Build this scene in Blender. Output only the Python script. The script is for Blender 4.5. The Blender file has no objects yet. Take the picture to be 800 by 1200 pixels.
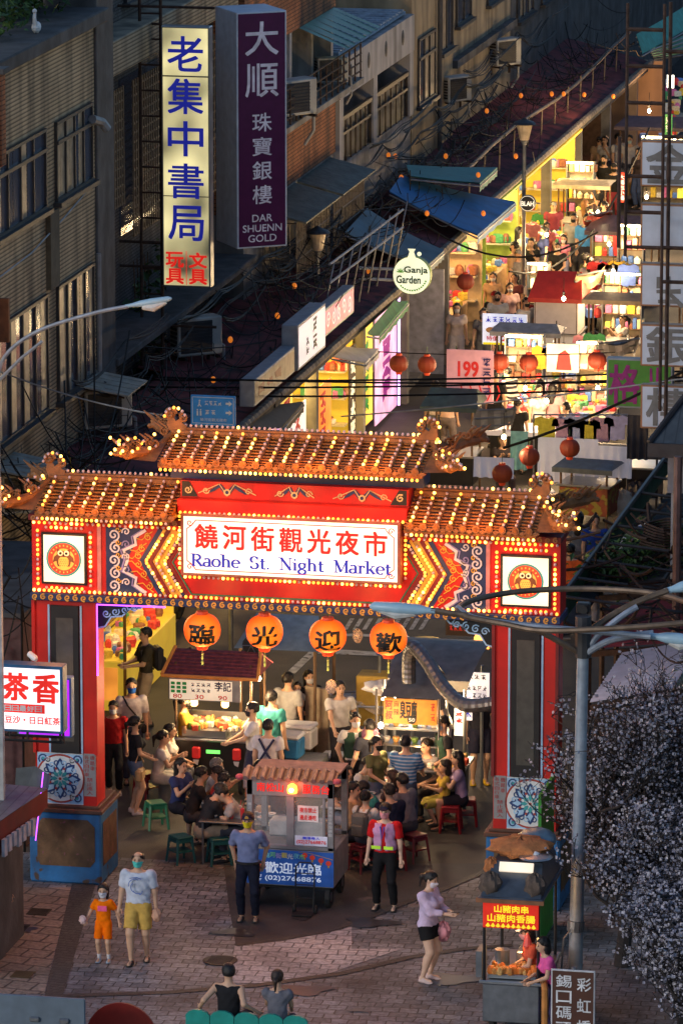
import bpy,math,random
import numpy as np
from mathutils import Vector,Matrix
R = math.radians
random.seed(7)
rng = np.random.default_rng(11)
SC = bpy.context.scene
COL = SC.collection

# ---------------------------------------------------------------- camera model (street runs along +Y, metres)
FPX,CAM_H = 6600.0,25.0
PITCH = math.atan(1434/6600)
YAW = R(11.7)
c_r = Vector((math.cos(YAW),math.sin(YAW),0))
c_h = Vector((-math.sin(YAW),math.cos(YAW),0))
c_f = c_h*math.cos(PITCH)-Vector((0,0,math.sin(PITCH)))
c_u = c_h*math.sin(PITCH)+Vector((0,0,math.cos(PITCH)))
CAM = Vector((18.2900,-84.6245,CAM_H))
def _ray(px,py): return c_f+c_r*((px-400)/FPX)-c_u*((py-600)/FPX)
def G(px,py,z=0.0):
    d = _ray(px,py); return CAM+d*((z-CAM.z)/d.z)
def PX(px,py,x):
    d = _ray(px,py); return CAM+d*((x-CAM.x)/d.x)
def PY(px,py,y):
    d = _ray(px,py); return CAM+d*((y-CAM.y)/d.y)

# ---------------------------------------------------------------- materials
_mats = {}
def mat(name,col=(.5,.5,.5),rough=.6,metal=0.,var=.25,scale=6.,bump=.0,bscale=None,dirt=0.,emit=None,es=0.,spec=.4,
        alpha=1.,stripes=None,tex=None,sheen=0.):
    if name in _mats: return _mats[name]
    m = bpy.data.materials.new(name); m.use_nodes = True
    nt = m.node_tree; N = nt.nodes; L = nt.links
    b = N['Principled BSDF']
    b.inputs['Roughness'].default_value = rough; b.inputs['Metallic'].default_value = metal
    b.inputs['Specular IOR Level'].default_value = spec
    if alpha < 1: b.inputs['Alpha'].default_value = alpha
    tc = N.new('ShaderNodeTexCoord')
    no = N.new('ShaderNodeTexNoise'); no.inputs['Scale'].default_value = scale; no.inputs['Detail'].default_value = 5
    L.new(tc.outputs['Object'],no.inputs['Vector'])
    c = Vector(col[:3])
    mr = N.new('ShaderNodeMapRange'); mr.inputs[3].default_value = 1-var; mr.inputs[4].default_value = 1+var
    mr.inputs[1].default_value = .3; mr.inputs[2].default_value = .7
    L.new(no.outputs['Fac'],mr.inputs[0])
    mul = N.new('ShaderNodeMix'); mul.data_type = 'RGBA'; mul.blend_type = 'MULTIPLY'; mul.inputs[0].default_value = 1
    mul.inputs[6].default_value = (*c,1)
    comb = N.new('ShaderNodeCombineColor')
    for i in range(3): L.new(mr.outputs[0],comb.inputs[i])
    L.new(comb.outputs[0],mul.inputs[7])
    out = mul.outputs[2]
    if stripes:                       # (axis, frequency, colour)
        sx = N.new('ShaderNodeSeparateXYZ'); L.new(tc.outputs['Object'],sx.inputs[0])
        ma = N.new('ShaderNodeMath'); ma.operation = 'MULTIPLY'; ma.inputs[1].default_value = stripes[1]
        L.new(sx.outputs[stripes[0]],ma.inputs[0])
        fr = N.new('ShaderNodeMath'); fr.operation = 'FRACT'; L.new(ma.outputs[0],fr.inputs[0])
        gt = N.new('ShaderNodeMath'); gt.operation = 'GREATER_THAN'; gt.inputs[1].default_value = stripes[3] if len(stripes) > 3 else .5
        L.new(fr.outputs[0],gt.inputs[0])
        mx = N.new('ShaderNodeMix'); mx.data_type = 'RGBA'; L.new(gt.outputs[0],mx.inputs[0]); L.new(out,mx.inputs[6])
        mx.inputs[7].default_value = (*stripes[2],1); out = mx.outputs[2]
    if tex:                           # (kind, scale, colour, threshold lo, hi): patches of a second colour
        n2 = N.new('ShaderNodeTexNoise' if tex[0] == 'noise' else 'ShaderNodeTexVoronoi'); n2.inputs['Scale'].default_value = tex[1]
        if tex[0] == 'noise': n2.inputs['Detail'].default_value = 8
        L.new(tc.outputs['Object'],n2.inputs['Vector'])
        m2 = N.new('ShaderNodeMapRange'); m2.inputs[1].default_value = tex[3]; m2.inputs[2].default_value = tex[4]
        L.new(n2.outputs[0],m2.inputs[0])
        mx = N.new('ShaderNodeMix'); mx.data_type = 'RGBA'; L.new(m2.outputs[0],mx.inputs[0]); L.new(out,mx.inputs[6])
        mx.inputs[7].default_value = (*tex[2],1); out = mx.outputs[2]
    if dirt:
        n3 = N.new('ShaderNodeTexNoise'); n3.inputs['Scale'].default_value = .9; n3.inputs['Detail'].default_value = 7
        mp = N.new('ShaderNodeMapping'); mp.inputs['Scale'].default_value = (2.2,2.2,.35)
        L.new(tc.outputs['Object'],mp.inputs[0]); L.new(mp.outputs[0],n3.inputs['Vector'])
        m3 = N.new('ShaderNodeMapRange'); m3.inputs[1].default_value = .42; m3.inputs[2].default_value = .7; m3.inputs[4].default_value = dirt
        L.new(n3.outputs['Fac'],m3.inputs[0])
        mx = N.new('ShaderNodeMix'); mx.data_type = 'RGBA'; L.new(m3.outputs[0],mx.inputs[0]); L.new(out,mx.inputs[6])
        mx.inputs[7].default_value = (.025,.022,.02,1); out = mx.outputs[2]
    L.new(out,b.inputs['Base Color'])
    if bump:
        nb = N.new('ShaderNodeTexNoise'); nb.inputs['Scale'].default_value = bscale or scale*5; nb.inputs['Detail'].default_value = 4
        L.new(tc.outputs['Object'],nb.inputs['Vector'])
        bp = N.new('ShaderNodeBump'); bp.inputs['Strength'].default_value = bump; bp.inputs['Distance'].default_value = .02
        L.new(nb.outputs['Fac'],bp.inputs['Height']); L.new(bp.outputs[0],b.inputs['Normal'])
    if emit:
        b.inputs['Emission Color'].default_value = (*emit,1); b.inputs['Emission Strength'].default_value = es
    m['nodes_out'] = 0
    _mats[name] = m
    return m

def lit(name,col,es,var=.12,scale=2.5,base=None):
    """printed face with uneven emission: light boxes, also cloth and cards without a lamp"""
    if name in _mats: return _mats[name]
    m = mat(name,base or tuple(min(.8,c*.8) for c in col),.45,var=.1)
    N = m.node_tree.nodes; L = m.node_tree.links; b = N['Principled BSDF']
    tc = N.new('ShaderNodeTexCoord'); no = N.new('ShaderNodeTexNoise'); no.inputs['Scale'].default_value = scale
    no.inputs['Detail'].default_value = 1
    L.new(tc.outputs['Object'],no.inputs['Vector'])
    mr = N.new('ShaderNodeMapRange'); mr.inputs[1].default_value = .3; mr.inputs[2].default_value = .7
    mr.inputs[3].default_value = es*(1-var*2); mr.inputs[4].default_value = es*(1+var)
    L.new(no.outputs['Fac'],mr.inputs[0]); L.new(mr.outputs[0],b.inputs['Emission Strength'])
    b.inputs['Emission Color'].default_value = (*col,1)
    return m

# ---------------------------------------------------------------- mesh builder
def frame(o,x=(1,0,0),up=(0,0,1)):
    x = Vector(x).normalized(); up = Vector(up).normalized(); n = x.cross(up)
    return Matrix(((x.x,up.x,n.x,o[0]),(x.y,up.y,n.y,o[1]),(x.z,up.z,n.z,o[2]),(0,0,0,1)))

def plink(o,parent):
    COL.objects.link(o)
    if parent is not None: o.parent = parent
    return o

class MB:
    def __init__(s): s.v = []; s.f = []; s.m = []; s.cur = 0; s.M = None
    def mt(s,i): s.cur = i; return s
    def at(s,M): s.M = M; return s
    def add(s,vs,fs):
        b = len(s.v)
        s.v.extend([tuple(s.M @ Vector(p)) for p in vs] if s.M is not None else [tuple(p) for p in vs])
        for f in fs: s.f.append(tuple(b+i for i in f)); s.m.append(s.cur)
        return s
    def box(s,c,d,rz=0.,ax=None,bev=0.):
        x,y,z = d[0]/2,d[1]/2,d[2]/2
        if bev and bev < min(x,y,z)*.9:
            k = bev; P = []
            for sx in (-1,1):
                for sy in (-1,1):
                    for sz in (-1,1):
                        P += [(sx*(x-k),sy*(y-k),sz*z),(sx*(x-k),sy*y,sz*(z-k)),(sx*x,sy*(y-k),sz*(z-k))]
            i = lambda a,b_,c_,w: ((a*2+b_)*2+c_)*3+w
            F = []
            for t in (0,1):
                q = [i(0,0,t,0),i(1,0,t,0),i(1,1,t,0),i(0,1,t,0)]; F.append(q if t else q[::-1])
                q = [i(0,t,0,1),i(1,t,0,1),i(1,t,1,1),i(0,t,1,1)]; F.append(q[::-1] if t else q)
                q = [i(t,0,0,2),i(t,1,0,2),i(t,1,1,2),i(t,0,1,2)]; F.append(q if t else q[::-1])
            for a in (0,1):
                for b_ in (0,1):
                    F.append([i(a,b_,0,1),i(a,b_,1,1),i(a,b_,1,2),i(a,b_,0,2)])
                    F.append([i(a,0,b_,0),i(a,1,b_,0),i(a,1,b_,2),i(a,0,b_,2)])
                    F.append([i(0,a,b_,0),i(1,a,b_,0),i(1,a,b_,1),i(0,a,b_,1)])
                    for c_ in (0,1): F.append([i(a,b_,c_,0),i(a,b_,c_,1),i(a,b_,c_,2)])
        else:
            P = [(-x,-y,-z),(x,-y,-z),(x,y,-z),(-x,y,-z),(-x,-y,z),(x,-y,z),(x,y,z),(-x,y,z)]
            F = [(0,3,2,1),(4,5,6,7),(0,1,5,4),(1,2,6,5),(2,3,7,6),(3,0,4,7)]
        if ax is not None: P = [tuple(ax @ Vector(p)) for p in P]
        elif rz:
            ca,sa = math.cos(rz),math.sin(rz); P = [(p[0]*ca-p[1]*sa,p[0]*sa+p[1]*ca,p[2]) for p in P]
        return s.add([(p[0]+c[0],p[1]+c[1],p[2]+c[2]) for p in P],F)
    def bx(s,x0,x1,y0,y1,z0,z1,bev=0.):
        return s.box(((x0+x1)/2,(y0+y1)/2,(z0+z1)/2),(abs(x1-x0),abs(y1-y0),abs(z1-z0)),bev=bev)
    def tube(s,pts,r,n=6,cap=True,flat=None):
        pts = [Vector(p) for p in pts]; k = len(pts)
        rs = r if isinstance(r,(list,tuple)) else [r]*k
        V = []; F = []; prev = None
        for i,p in enumerate(pts):
            t = (pts[min(i+1,k-1)]-pts[max(i-1,0)])
            if t.length < 1e-9: t = Vector((0,0,1))
            t.normalize()
            if prev is None:
                a = Vector((0,0,1)) if abs(t.z) < .9 else Vector((1,0,0)); u = t.cross(a).normalized()
            else:
                u = prev-t*prev.dot(t)
                u = u.normalized() if u.length > 1e-6 else t.orthogonal().normalized()
            prev = u; w = t.cross(u)
            for j in range(n):
                an = 2*math.pi*j/n
                V.append(p+(u*math.cos(an)+w*math.sin(an))*rs[i])
        for i in range(k-1):
            for j in range(n):
                a = i*n+j; b = i*n+(j+1) % n; F.append((a,b,b+n,a+n))
        if cap: F.append(tuple(range(n-1,-1,-1))); F.append(tuple((k-1)*n+j for j in range(n)))
        return s.add(V,F)
    def cyl(s,p,q,r,r2=None,n=10): return s.tube([p,q],[r,r if r2 is None else r2],n)
    def lathe(s,prof,n=16,c=(0,0,0),sx=1.,sy=1.):
        V = []; F = []; k = len(prof)
        for (r,z) in prof:
            for j in range(n):
                a = 2*math.pi*j/n; V.append((c[0]+r*math.cos(a)*sx,c[1]+r*math.sin(a)*sy,c[2]+z))
        for i in range(k-1):
            for j in range(n):
                a = i*n+j; b = i*n+(j+1) % n; F.append((a,b,b+n,a+n))
        F.append(tuple(range(n-1,-1,-1))); F.append(tuple((k-1)*n+j for j in range(n)))
        return s.add(V,F)
    def ell(s,c,r,n=10,k=6):
        r = (r,r,r) if isinstance(r,(int,float)) else r
        prof = [(math.sin(math.pi*(i+.02)/(k+.04)),-math.cos(math.pi*(i+.02)/(k+.04))*r[2]) for i in range(k+1)]
        return s.lathe(prof,n,c,r[0],r[1])
    def quad(s,a,b,c,d): return s.add([a,b,c,d],[(0,1,2,3)])
    def poly(s,pts,M,d=0.004):
        """flat polygon on frame M (x, up), pushed out by d and given sides"""
        n = len(pts)
        V = [tuple(M @ Vector((p[0],p[1],d))) for p in pts]+[tuple(M @ Vector((p[0],p[1],0))) for p in pts]
        F = [tuple(range(n))]+[(i,i+n,(i+1) % n+n,(i+1) % n) for i in range(n)]
        return s.add(V,F)
    def rect(s,x0,y0,x1,y1,M,d=0.004): return s.poly([(x0,y0),(x1,y0),(x1,y1),(x0,y1)],M,d)
    def disc(s,cx,cy,r,M,d=0.004,n=24,ry=None):
        return s.poly([(cx+r*math.cos(2*math.pi*i/n),cy+(ry or r)*math.sin(2*math.pi*i/n)) for i in range(n)],M,d)
    def ribbon(s,pts,w,M,d=0.006):
        """a flat band of width w (or one per point) along 2-D points, standing d proud of frame M"""
        k = len(pts); ws = w if isinstance(w,(list,tuple)) else [w]*k
        V = []; F = []
        for i in range(k):
            a = Vector(pts[max(i-1,0)]); b = Vector(pts[min(i+1,k-1)]); t = (b-a)
            t = t.normalized() if t.length > 1e-9 else Vector((1,0)); nn = Vector((-t.y,t.x)); p = Vector(pts[i])
            for sg in (1,-1):
                q = p+nn*(ws[i]/2*sg); V.append(tuple(M @ Vector((q.x,q.y,d)))); V.append(tuple(M @ Vector((q.x,q.y,0))))
        for i in range(k-1):
            a = i*4; b = a+4
            F += [(a,a+2,b+2,b),(a,b,b+1,a+1),(a+2,a+3,b+3,b+2)]
        F += [(0,1,3,2),((k-1)*4,(k-1)*4+2,(k-1)*4+3,(k-1)*4+1)]
        return s.add(V,F)
    def prism(s,pts,M,d):
        n = len(pts)
        V = [tuple(M @ Vector((p[0],p[1],d/2))) for p in pts]+[tuple(M @ Vector((p[0],p[1],-d/2))) for p in pts]
        F = [tuple(range(n)),tuple(range(2*n-1,n-1,-1))]+[(i,i+n,(i+1) % n+n,(i+1) % n) for i in range(n)]
        return s.add(V,F)
    def build(s,name,mats,parent=None,smooth=False,loc=None):
        if not isinstance(mats,(list,tuple)): mats = [mats]
        me = bpy.data.meshes.new(name); me.from_pydata(s.v,[],s.f)
        for m in mats: me.materials.append(m)
        if len(mats) > 1: me.polygons.foreach_set('material_index',s.m)
        if smooth:
            me.polygons.foreach_set('use_smooth',[True]*len(me.polygons))
            try: me.set_sharp_from_angle(angle=R(40))
            except Exception: pass
        me.validate(); me.update()
        o = bpy.data.objects.new(name,me); plink(o,parent)
        if loc is not None: o.location = loc
        return o

def tag(o,label=None,cat=None,group=None,kind=None):
    if label: o['label'] = label
    if cat: o['category'] = cat
    if group: o['group'] = group
    if kind: o['kind'] = kind
    return o
def thing(name,label,cat,loc=(0,0,0),rz=0.,group=None):
    o = bpy.data.objects.new(name,None); o.empty_display_size = .2; COL.objects.link(o)
    o.location = loc; o.rotation_euler = (0,0,rz)
    return tag(o,label,cat,group)
def dup(root,loc,rz=None,label=None,group=None,parent=None):
    c = root.copy(); COL.objects.link(c)
    if parent is not None: c.parent = parent
    else:
        c.location = loc
        if rz is not None: c.rotation_euler = (0,0,rz)
    if label: c['label'] = label
    if group: c['group'] = group
    for ch in list(root.children): dup(ch,None,parent=c)
    return c

_tc = {}
def glyphs(s,bold=0.):
    """outline mesh of a line of writing, unit-normalised: verts (n,2) scaled to 0..1 on both axes, faces, aspect"""
    key = (s,bold)
    if key in _tc: return _tc[key]
    cu = bpy.data.curves.new('writing','FONT'); cu.body = s; cu.size = 1.; cu.resolution_u = 3; cu.offset = bold; cu.fill_mode = 'FRONT'
    ob = bpy.data.objects.new('writing',cu); COL.objects.link(ob)
    dg = bpy.context.evaluated_depsgraph_get(); dg.update()
    me = bpy.data.meshes.new_from_object(ob.evaluated_get(dg))
    V = [(v.co.x,v.co.y) for v in me.vertices]; F = [tuple(p.vertices) for p in me.polygons]
    bpy.data.objects.remove(ob); bpy.data.curves.remove(cu); bpy.data.meshes.remove(me)
    x0 = min(v[0] for v in V); x1 = max(v[0] for v in V); y0 = min(v[1] for v in V); y1 = max(v[1] for v in V)
    V = [((v[0]-x0)/(x1-x0),(v[1]-y0)/(y1-y0)) for v in V]
    # from the curve faces may look down: keep counter-clockwise
    F2 = []
    for f in F:
        a = sum(V[f[i]][0]*V[f[(i+1) % len(f)]][1]-V[f[(i+1) % len(f)]][0]*V[f[i]][1] for i in range(len(f)))
        F2.append(f if a > 0 else f[::-1])
    _tc[key] = (V,F2,(x1-x0)/(y1-y0)); return _tc[key]
def write(mb,s,x0,y0,x1,y1,M,d=.006,bold=0.,keep=False,slant=0.):
    if s.strip('#') == '': return rowtext(mb,s,x0,y0,x1,y1,M,d)
    V,F,asp = glyphs(s,0.)
    w,h = x1-x0,y1-y0
    if keep:
        if w/h > asp: nw = h*asp; x0 += (w-nw)/2; w = nw
        else: nh = w/asp; y0 += (h-nh)/2; h = nh
    k = bold*h
    for i,(dx,dy) in enumerate(((k,k),(-k,k),(k,-k),(-k,-k),(0,k),(k,0)) if bold else ((0,0),)):
        mb.add([tuple(M @ Vector((x0+v[0]*w+slant*v[1]*h+dx,y0+v[1]*h+dy,d+i*.0006))) for v in V],F)
    return mb
def fake(mb,s,x0,y0,x1,y1,M,d=.006,bold=0.):
    """a character too small to read in the photograph: a handful of brush strokes"""
    w,h = x1-x0,y1-y0; L = [(.1,.85,.9,.88),(.5,.98,.48,.05),(.15,.5,.85,.53),(.48,.5,.1,.05),(.5,.48,.92,.06),(.2,.95,.22,.6),(.8,.75,.3,.3),(.2,.2,.8,.22)]
    for i,k in enumerate(random.sample(range(8),5)): a = L[k]; mb.ribbon([(x0+a[0]*w,y0+a[1]*h),(x0+a[2]*w,y0+a[3]*h)],[.10*w,.14*w],M,d+i*.0005)
    return mb
def column(mb,s,x0,y0,x1,y1,M,d=.006,bold=0.,fill=.86):
    n = len(s); h = (y1-y0)/n
    for i,ch in enumerate(s):
        yt = y1-i*h
        (write if ch != '#' else fake)(mb,ch,x0,yt-h*(.5+fill/2),x1,yt-h*(.5-fill/2),M,d,bold)
    return mb
def rowtext(mb,s,x0,y0,x1,y1,M,d=.006,bold=0.,fill=.88):
    n = len(s); w = (x1-x0)/n
    for i,ch in enumerate(s):
        if ch == ' ': continue
        xc = x0+(i+.5)*w
        (write if ch != '#' else fake)(mb,ch,xc-w*fill/2,y0,xc+w*fill/2,y1,M,d,bold)
    return mb
def spiral(cx,cy,r,turns=1.5,a0=0.,sgn=1,n=18,r1=.12):
    return [(cx+r*(1-(1-r1)*i/n)*math.cos(a0+sgn*2*math.pi*turns*i/n),
             cy+r*(1-(1-r1)*i/n)*math.sin(a0+sgn*2*math.pi*turns*i/n)) for i in range(n+1)]
# ---------------------------------------------------------------- people: one implicit surface per figure, meshed by surface nets
def _rc(P,a,b,r1,r2):
    a = np.asarray(a,float); b = np.asarray(b,float); ab = b-a; L2 = max(ab @ ab,1e-9)
    t = np.clip(((P-a) @ ab)/L2,0,1)
    return np.linalg.norm(P-a-t[...,None]*ab,axis=-1)-(r1+(r2-r1)*t),t
def _el(P,c,r):
    q = (P-np.asarray(c,float))/np.asarray(r,float); k = np.linalg.norm(q,axis=-1)
    return (k-1)*min(r)
def _sm(a,b,k=.03):
    h = np.clip(.5+.5*(b-a)/k,0,1); return b+(a-b)*h-k*h*(1-h)
def nets(D,o,vx):
    """naive surface nets of the field D (negative inside)"""
    S = D < 0; nx,ny,nz = D.shape
    idx = -np.ones((nx-1,ny-1,nz-1),int)
    acc = np.zeros((nx-1,ny-1,nz-1,3)); cnt = np.zeros((nx-1,ny-1,nz-1))
    cor = [(i,j,k) for i in (0,1) for j in (0,1) for k in (0,1)]
    sl = lambda c: tuple(slice(c[i],c[i]+D.shape[i]-1) for i in range(3))
    for a in cor:
        for ax in range(3):
            if a[ax]: continue
            b = list(a); b[ax] = 1; b = tuple(b)
            da,db = D[sl(a)],D[sl(b)]; cr = (da < 0) != (db < 0)
            t = np.where(cr,da/np.where(cr,da-db,1),0)
            for i in range(3):
                acc[...,i] += np.where(cr,a[i]+(t if i == ax else 0),0)
            cnt += cr
    m = cnt > 0; idx[m] = np.arange(m.sum())
    I = np.argwhere(m); V = (I+acc[m]/cnt[m][:,None])*vx+o
    F = []
    for ax in range(3):
        u,w = (ax+1) % 3,(ax+2) % 3
        A = [slice(None)]*3; B = [slice(None)]*3; A[ax] = slice(0,-1); B[ax] = slice(1,None)
        sa,sb = S[tuple(A)],S[tuple(B)]
        E = np.argwhere(sa != sb); E = E[(E[:,u] > 0) & (E[:,w] > 0) & (E[:,u] < D.shape[u]-1) & (E[:,w] < D.shape[w]-1)]
        if not len(E): continue
        q = []
        for du,dw in ((-1,-1),(0,-1),(0,0),(-1,0)):
            e = E.copy(); e[:,u] += du; e[:,w] += dw; q.append(idx[e[:,0],e[:,1],e[:,2]])
        q = np.stack(q,1); fl = ~sa[E[:,0],E[:,1],E[:,2]]; q[fl] = q[fl][:,::-1]; F.append(q)
    return V,np.concatenate(F) if F else np.zeros((0,4),int)
def ik(a,t,l1,l2,pole):
    a = np.asarray(a,float); t = np.asarray(t,float); d = t-a; L = np.linalg.norm(d); mx = (l1+l2)*.995
    if L > mx: t = a+d/L*mx; d = t-a; L = mx
    u = d/max(L,1e-6); x = (l1*l1-l2*l2+L*L)/(2*L); h = math.sqrt(max(l1*l1-x*x,0))
    p = np.asarray(pole,float); p = p-u*(p @ u); p /= max(np.linalg.norm(p),1e-6)
    return a+u*x+p*h,t
def nmesh(name,V,F,m,parent):
    me = bpy.data.meshes.new(name); me.from_pydata([tuple(map(float,v)) for v in V],[],[tuple(map(int,f)) for f in F])
    for x in (m if isinstance(m,list) else [m]): me.materials.append(x)
    me.polygons.foreach_set('use_smooth',[True]*len(me.polygons)); me.update()
    o = bpy.data.objects.new(name,me); return plink(o,parent)

SKIN = [mat('skin_%d' % i,c,.5,var=.06,scale=14,spec=.3) for i,c in enumerate([(.55,.33,.22),(.48,.28,.18),(.62,.40,.29)])]
EYE = mat('eye_dark',(.02,.015,.012),.3)
HAIR = mat('hair_black',(.012,.010,.010),.38,var=.5,scale=30,bump=.5,bscale=90)
HAIR2 = mat('hair_brown',(.035,.02,.014),.4,var=.5,scale=30,bump=.5,bscale=90)
HAIRG = mat('hair_grey',(.12,.12,.12),.5,var=.5,scale=30,bump=.5,bscale=90)
_cl = {}
def cloth(c,**k):
    key = (tuple(round(x,3) for x in c),str(k))
    if key not in _cl: _cl[key] = mat('cloth_%d' % len(_cl),c,.85,var=.16,scale=9,bump=.55,bscale=16,spec=.15,**k)
    return _cl[key]

def person(label,loc,face=0,h=1.70,sex='m',seat=None,hands=None,feet=None,lean=0.,side=0.,head=(0,0),hair='short',hcol=None,
           top=(.5,.5,.5),topk=None,sleeve=.55,hem=.02,bottom=(.05,.05,.07),legs=1.,shoe=(.05,.05,.05),sock=None,mask=None,cap=None,
           skin=0,vx=.02,build=1.,hs=1.,group=None,vest=None,neckline=.03,skirt=False,crouch=0.):
    """face: heading in degrees, 0 looks at the camera side (-Y). hands/feet: targets (x, y, z) in metres before scaling; +x is the figure's left, -y forward"""
    s = h/1.70; fm = sex == 'f'; W = build
    loc = Vector(loc)
    root_rz = R(face)
    sh_w = (.172 if fm else .190)*(1 if hs < 1.15 else .85)
    pz = (.93-crouch) if seat is None else seat/s+.085
    py = 0. if seat is None else .0
    ln = R(lean); sd = R(side)
    upv = np.array([math.sin(sd),-math.sin(ln)*math.cos(sd),math.cos(ln)*math.cos(sd)])
    pel = np.array([0,py,pz]); fw = np.array([0,-math.cos(ln),-math.sin(ln)]); xx = np.array([1.,0,0]); xx = xx-upv*(xx @ upv); xx /= np.linalg.norm(xx)
    T = lambda x,f,u: pel+xx*x+fw*f+upv*u
    neck = T(0,0,.52); shl = [T(sg*sh_w,0,.455) for sg in (1,-1)]; hip = [pel+np.array([sg*.088,0,-.03]) for sg in (1,-1)]
    hy,hp = R(head[0]),R(head[1])
    hup = np.array([math.sin(sd)*.3,-math.sin(ln*.45+hp),math.cos(ln*.45+hp)]); hup /= np.linalg.norm(hup)
    hfw = np.array([math.sin(hy),-math.cos(hy),0]); hfw = hfw-hup*(hfw @ hup); hfw /= np.linalg.norm(hfw); hrt = np.cross(hup,hfw)
    hc = neck+hup*(.055+.105*hs)+hfw*.015
    if feet is None:
        feet = [(.11,0,0),(-.11,0,0)] if seat is None else [(.13,-.40,0),(-.13,-.40,0)]
    if hands is None:
        hands = [(.25,-.06,.80),(-.25,-.06,.80)] if seat is None else [(.14,-.36,pz+.10),(-.14,-.36,pz+.10)]
    knee,ank,elb,wri = [],[],[],[]
    for i,sg in enumerate((1,-1)):
        k,a = ik(hip[i],np.array(feet[i])+np.array([0,.03,.085]),.425,.425,(sg*.12,-1,.15)); knee.append(k); ank.append(a)
        e,w = ik(shl[i],np.array(hands[i],float),.275,.25,(sg*.55,.8,-.75)); elb.append(e); wri.append(w)
    J = [pel,neck,hc]+knee+ank+elb+wri+[np.array(f)+np.array([0,-.18,0]) for f in feet]
    lo = np.min(J,0)-.2; hi = np.max(J,0)+.2; lo[2] = max(lo[2],min(f[2] for f in feet)-.03)
    v = vx/s
    nn = np.ceil((hi-lo)/v).astype(int)+1
    ax = [lo[i]+np.arange(nn[i])*v for i in range(3)]
    P = np.stack(np.meshgrid(*ax,indexing='ij'),-1)
    # torso in its own axes, depth stretched so that round sections become oval
    Q = P-pel; q = np.stack([Q @ xx,(Q @ fw)/(.66*(W if W > 1 else 1)),Q @ upv],-1); q[...,0] /= W if W > 1 else 1
    d1,_ = _rc(q,(0,0,-.02),(0,0,.16),.158 if fm else .150,.122 if fm else .138)
    d2,_ = _rc(q,(0,0,.16),(0,.015,.36),.122 if fm else .138,.150 if fm else .165)
    d3,_ = _rc(q,(-sh_w+.03,-.01,.44),(sh_w-.03,-.01,.44),.062,.062)
    tor = _sm(_sm(d1,d2,.05),d3,.08)*.8
    if fm: tor = _sm(tor,np.minimum(_el(q,(.07,.15,.33),(.066,.10,.07)),_el(q,(-.07,.15,.33),(.066,.10,.07))),.05)
    dn,_ = _rc(P,T(0,0,.46),hc-hup*.05,.058,.050 if fm else .056)
    hq = P-hc; hx,hf_,hz = hq @ hrt,hq @ hfw,hq @ hup; HQ = np.stack([hx,hf_,hz],-1)/hs
    dh = _sm(_el(HQ,(0,-.012,.028),(.078,.098,.092)),_el(HQ,(0,.025,-.055),(.056,.066,.066)),.035)*hs
    dh = _sm(dh,_rc(HQ,(0,.085,.01),(0,.106,-.022),.010,.016)[0]*hs,.016)
    ears = np.minimum(_el(HQ,(.08,-.005,-.005),(.012,.02,.032)),_el(HQ,(-.08,-.005,-.005),(.012,.02,.032)))*hs
    dh = _sm(dh,ears,.012)
    au,af,th,sn,ft = [],[],[],[],[]
    aw = .9 if fm else 1.
    for i in range(2):
        d,t = _rc(P,shl[i],elb[i],.052*aw*W,.041*aw*W); au.append((d,t))
        d,t2 = _rc(P,elb[i],wri[i],.041*aw*W,.027*aw); af.append((d,t2))
        d,t = _rc(P,hip[i],knee[i],.088*W,.056*W); th.append((d,t))
        d,t = _rc(P,knee[i],ank[i],.055*W,.036); c,_ = _rc(P,knee[i]*.75+ank[i]*.25+np.array([0,.02,0]),knee[i]*.5+ank[i]*.5+np.array([0,.012,0]),.052*W,.046*W)
        sn.append((_sm(d,c,.03),t))
        fdir = np.array([(.10 if i == 0 else -.10),-1,0]); fdir /= np.linalg.norm(fdir)
        d,_ = _rc(P,ank[i]+np.array([0,.025,-.045]),ank[i]+fdir*.145+np.array([0,0,-.055]),.036,.030); ft.append(d)
    body = _sm(_sm(tor,dn,.04),dh,.02)
    for i in range(2):
        wd = (wri[i]-elb[i]); wd /= np.linalg.norm(wd)
        palm,_ = _rc(P,wri[i],wri[i]+wd*.075,.026,.034); arm = _sm(_sm(au[i][0],af[i][0],.02),palm,.02)
        leg = _sm(_sm(_sm(th[i][0],sn[i][0],.03),ft[i],.02),1.,.001)
        body = _sm(_sm(body,arm,.035),leg,.03)
    V,F = nets(body,lo,v)
    mats_b = [SKIN[skin],EYE]; mi = [0]*len(F)
    mb = MB()
    for i,sg in enumerate((1,-1)):          # five fingers per hand, bent, thumb from the side of the palm
        wd = wri[i]-elb[i]; wd /= np.linalg.norm(wd); latv = np.cross(wd,np.array([0,-1.,.15])); n_ = np.linalg.norm(latv)
        latv = latv/n_ if n_ > .2 else xx.copy(); pn = np.cross(latv,wd); b0 = wri[i]+wd*.085
        for k,(o_,l_) in enumerate(((-.026,.062),(-.009,.074),(.009,.070),(.025,.054))):
            a = b0+latv*o_-wd*.015; m_ = a+wd*(l_*.55+.015)+pn*.008; e_ = m_+wd*l_*.40+pn*.026
            mb.tube([a,m_,e_],[.0095,.0085,.0065],5)
        a = wri[i]+wd*.03-latv*.022; mb.tube([a,a+wd*.03-latv*.026+pn*.01,a+wd*.062-latv*.03+pn*.022],[.0115,.010,.0075],5)
    mb.mt(1)
    if mask is None or True:
        for sg in (-1,1):
            c = hc+(hrt*.031*sg+hfw*.083+hup*.012)*hs; mb.ell(c,.0115*hs,6,4)
            a = c+hup*.02*hs; mb.tube([a-hrt*.015,a+hup*.003,a+hrt*.015],.004*hs,4)
    if mask is None: a = hc+(hfw*.092-hup*.06)*hs; mb.tube([a-hrt*.02,a+hfw*.004,a+hrt*.02],.005,4)
    off = len(V); V = np.concatenate([V,np.array(mb.v)]) if mb.v else V
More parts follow.
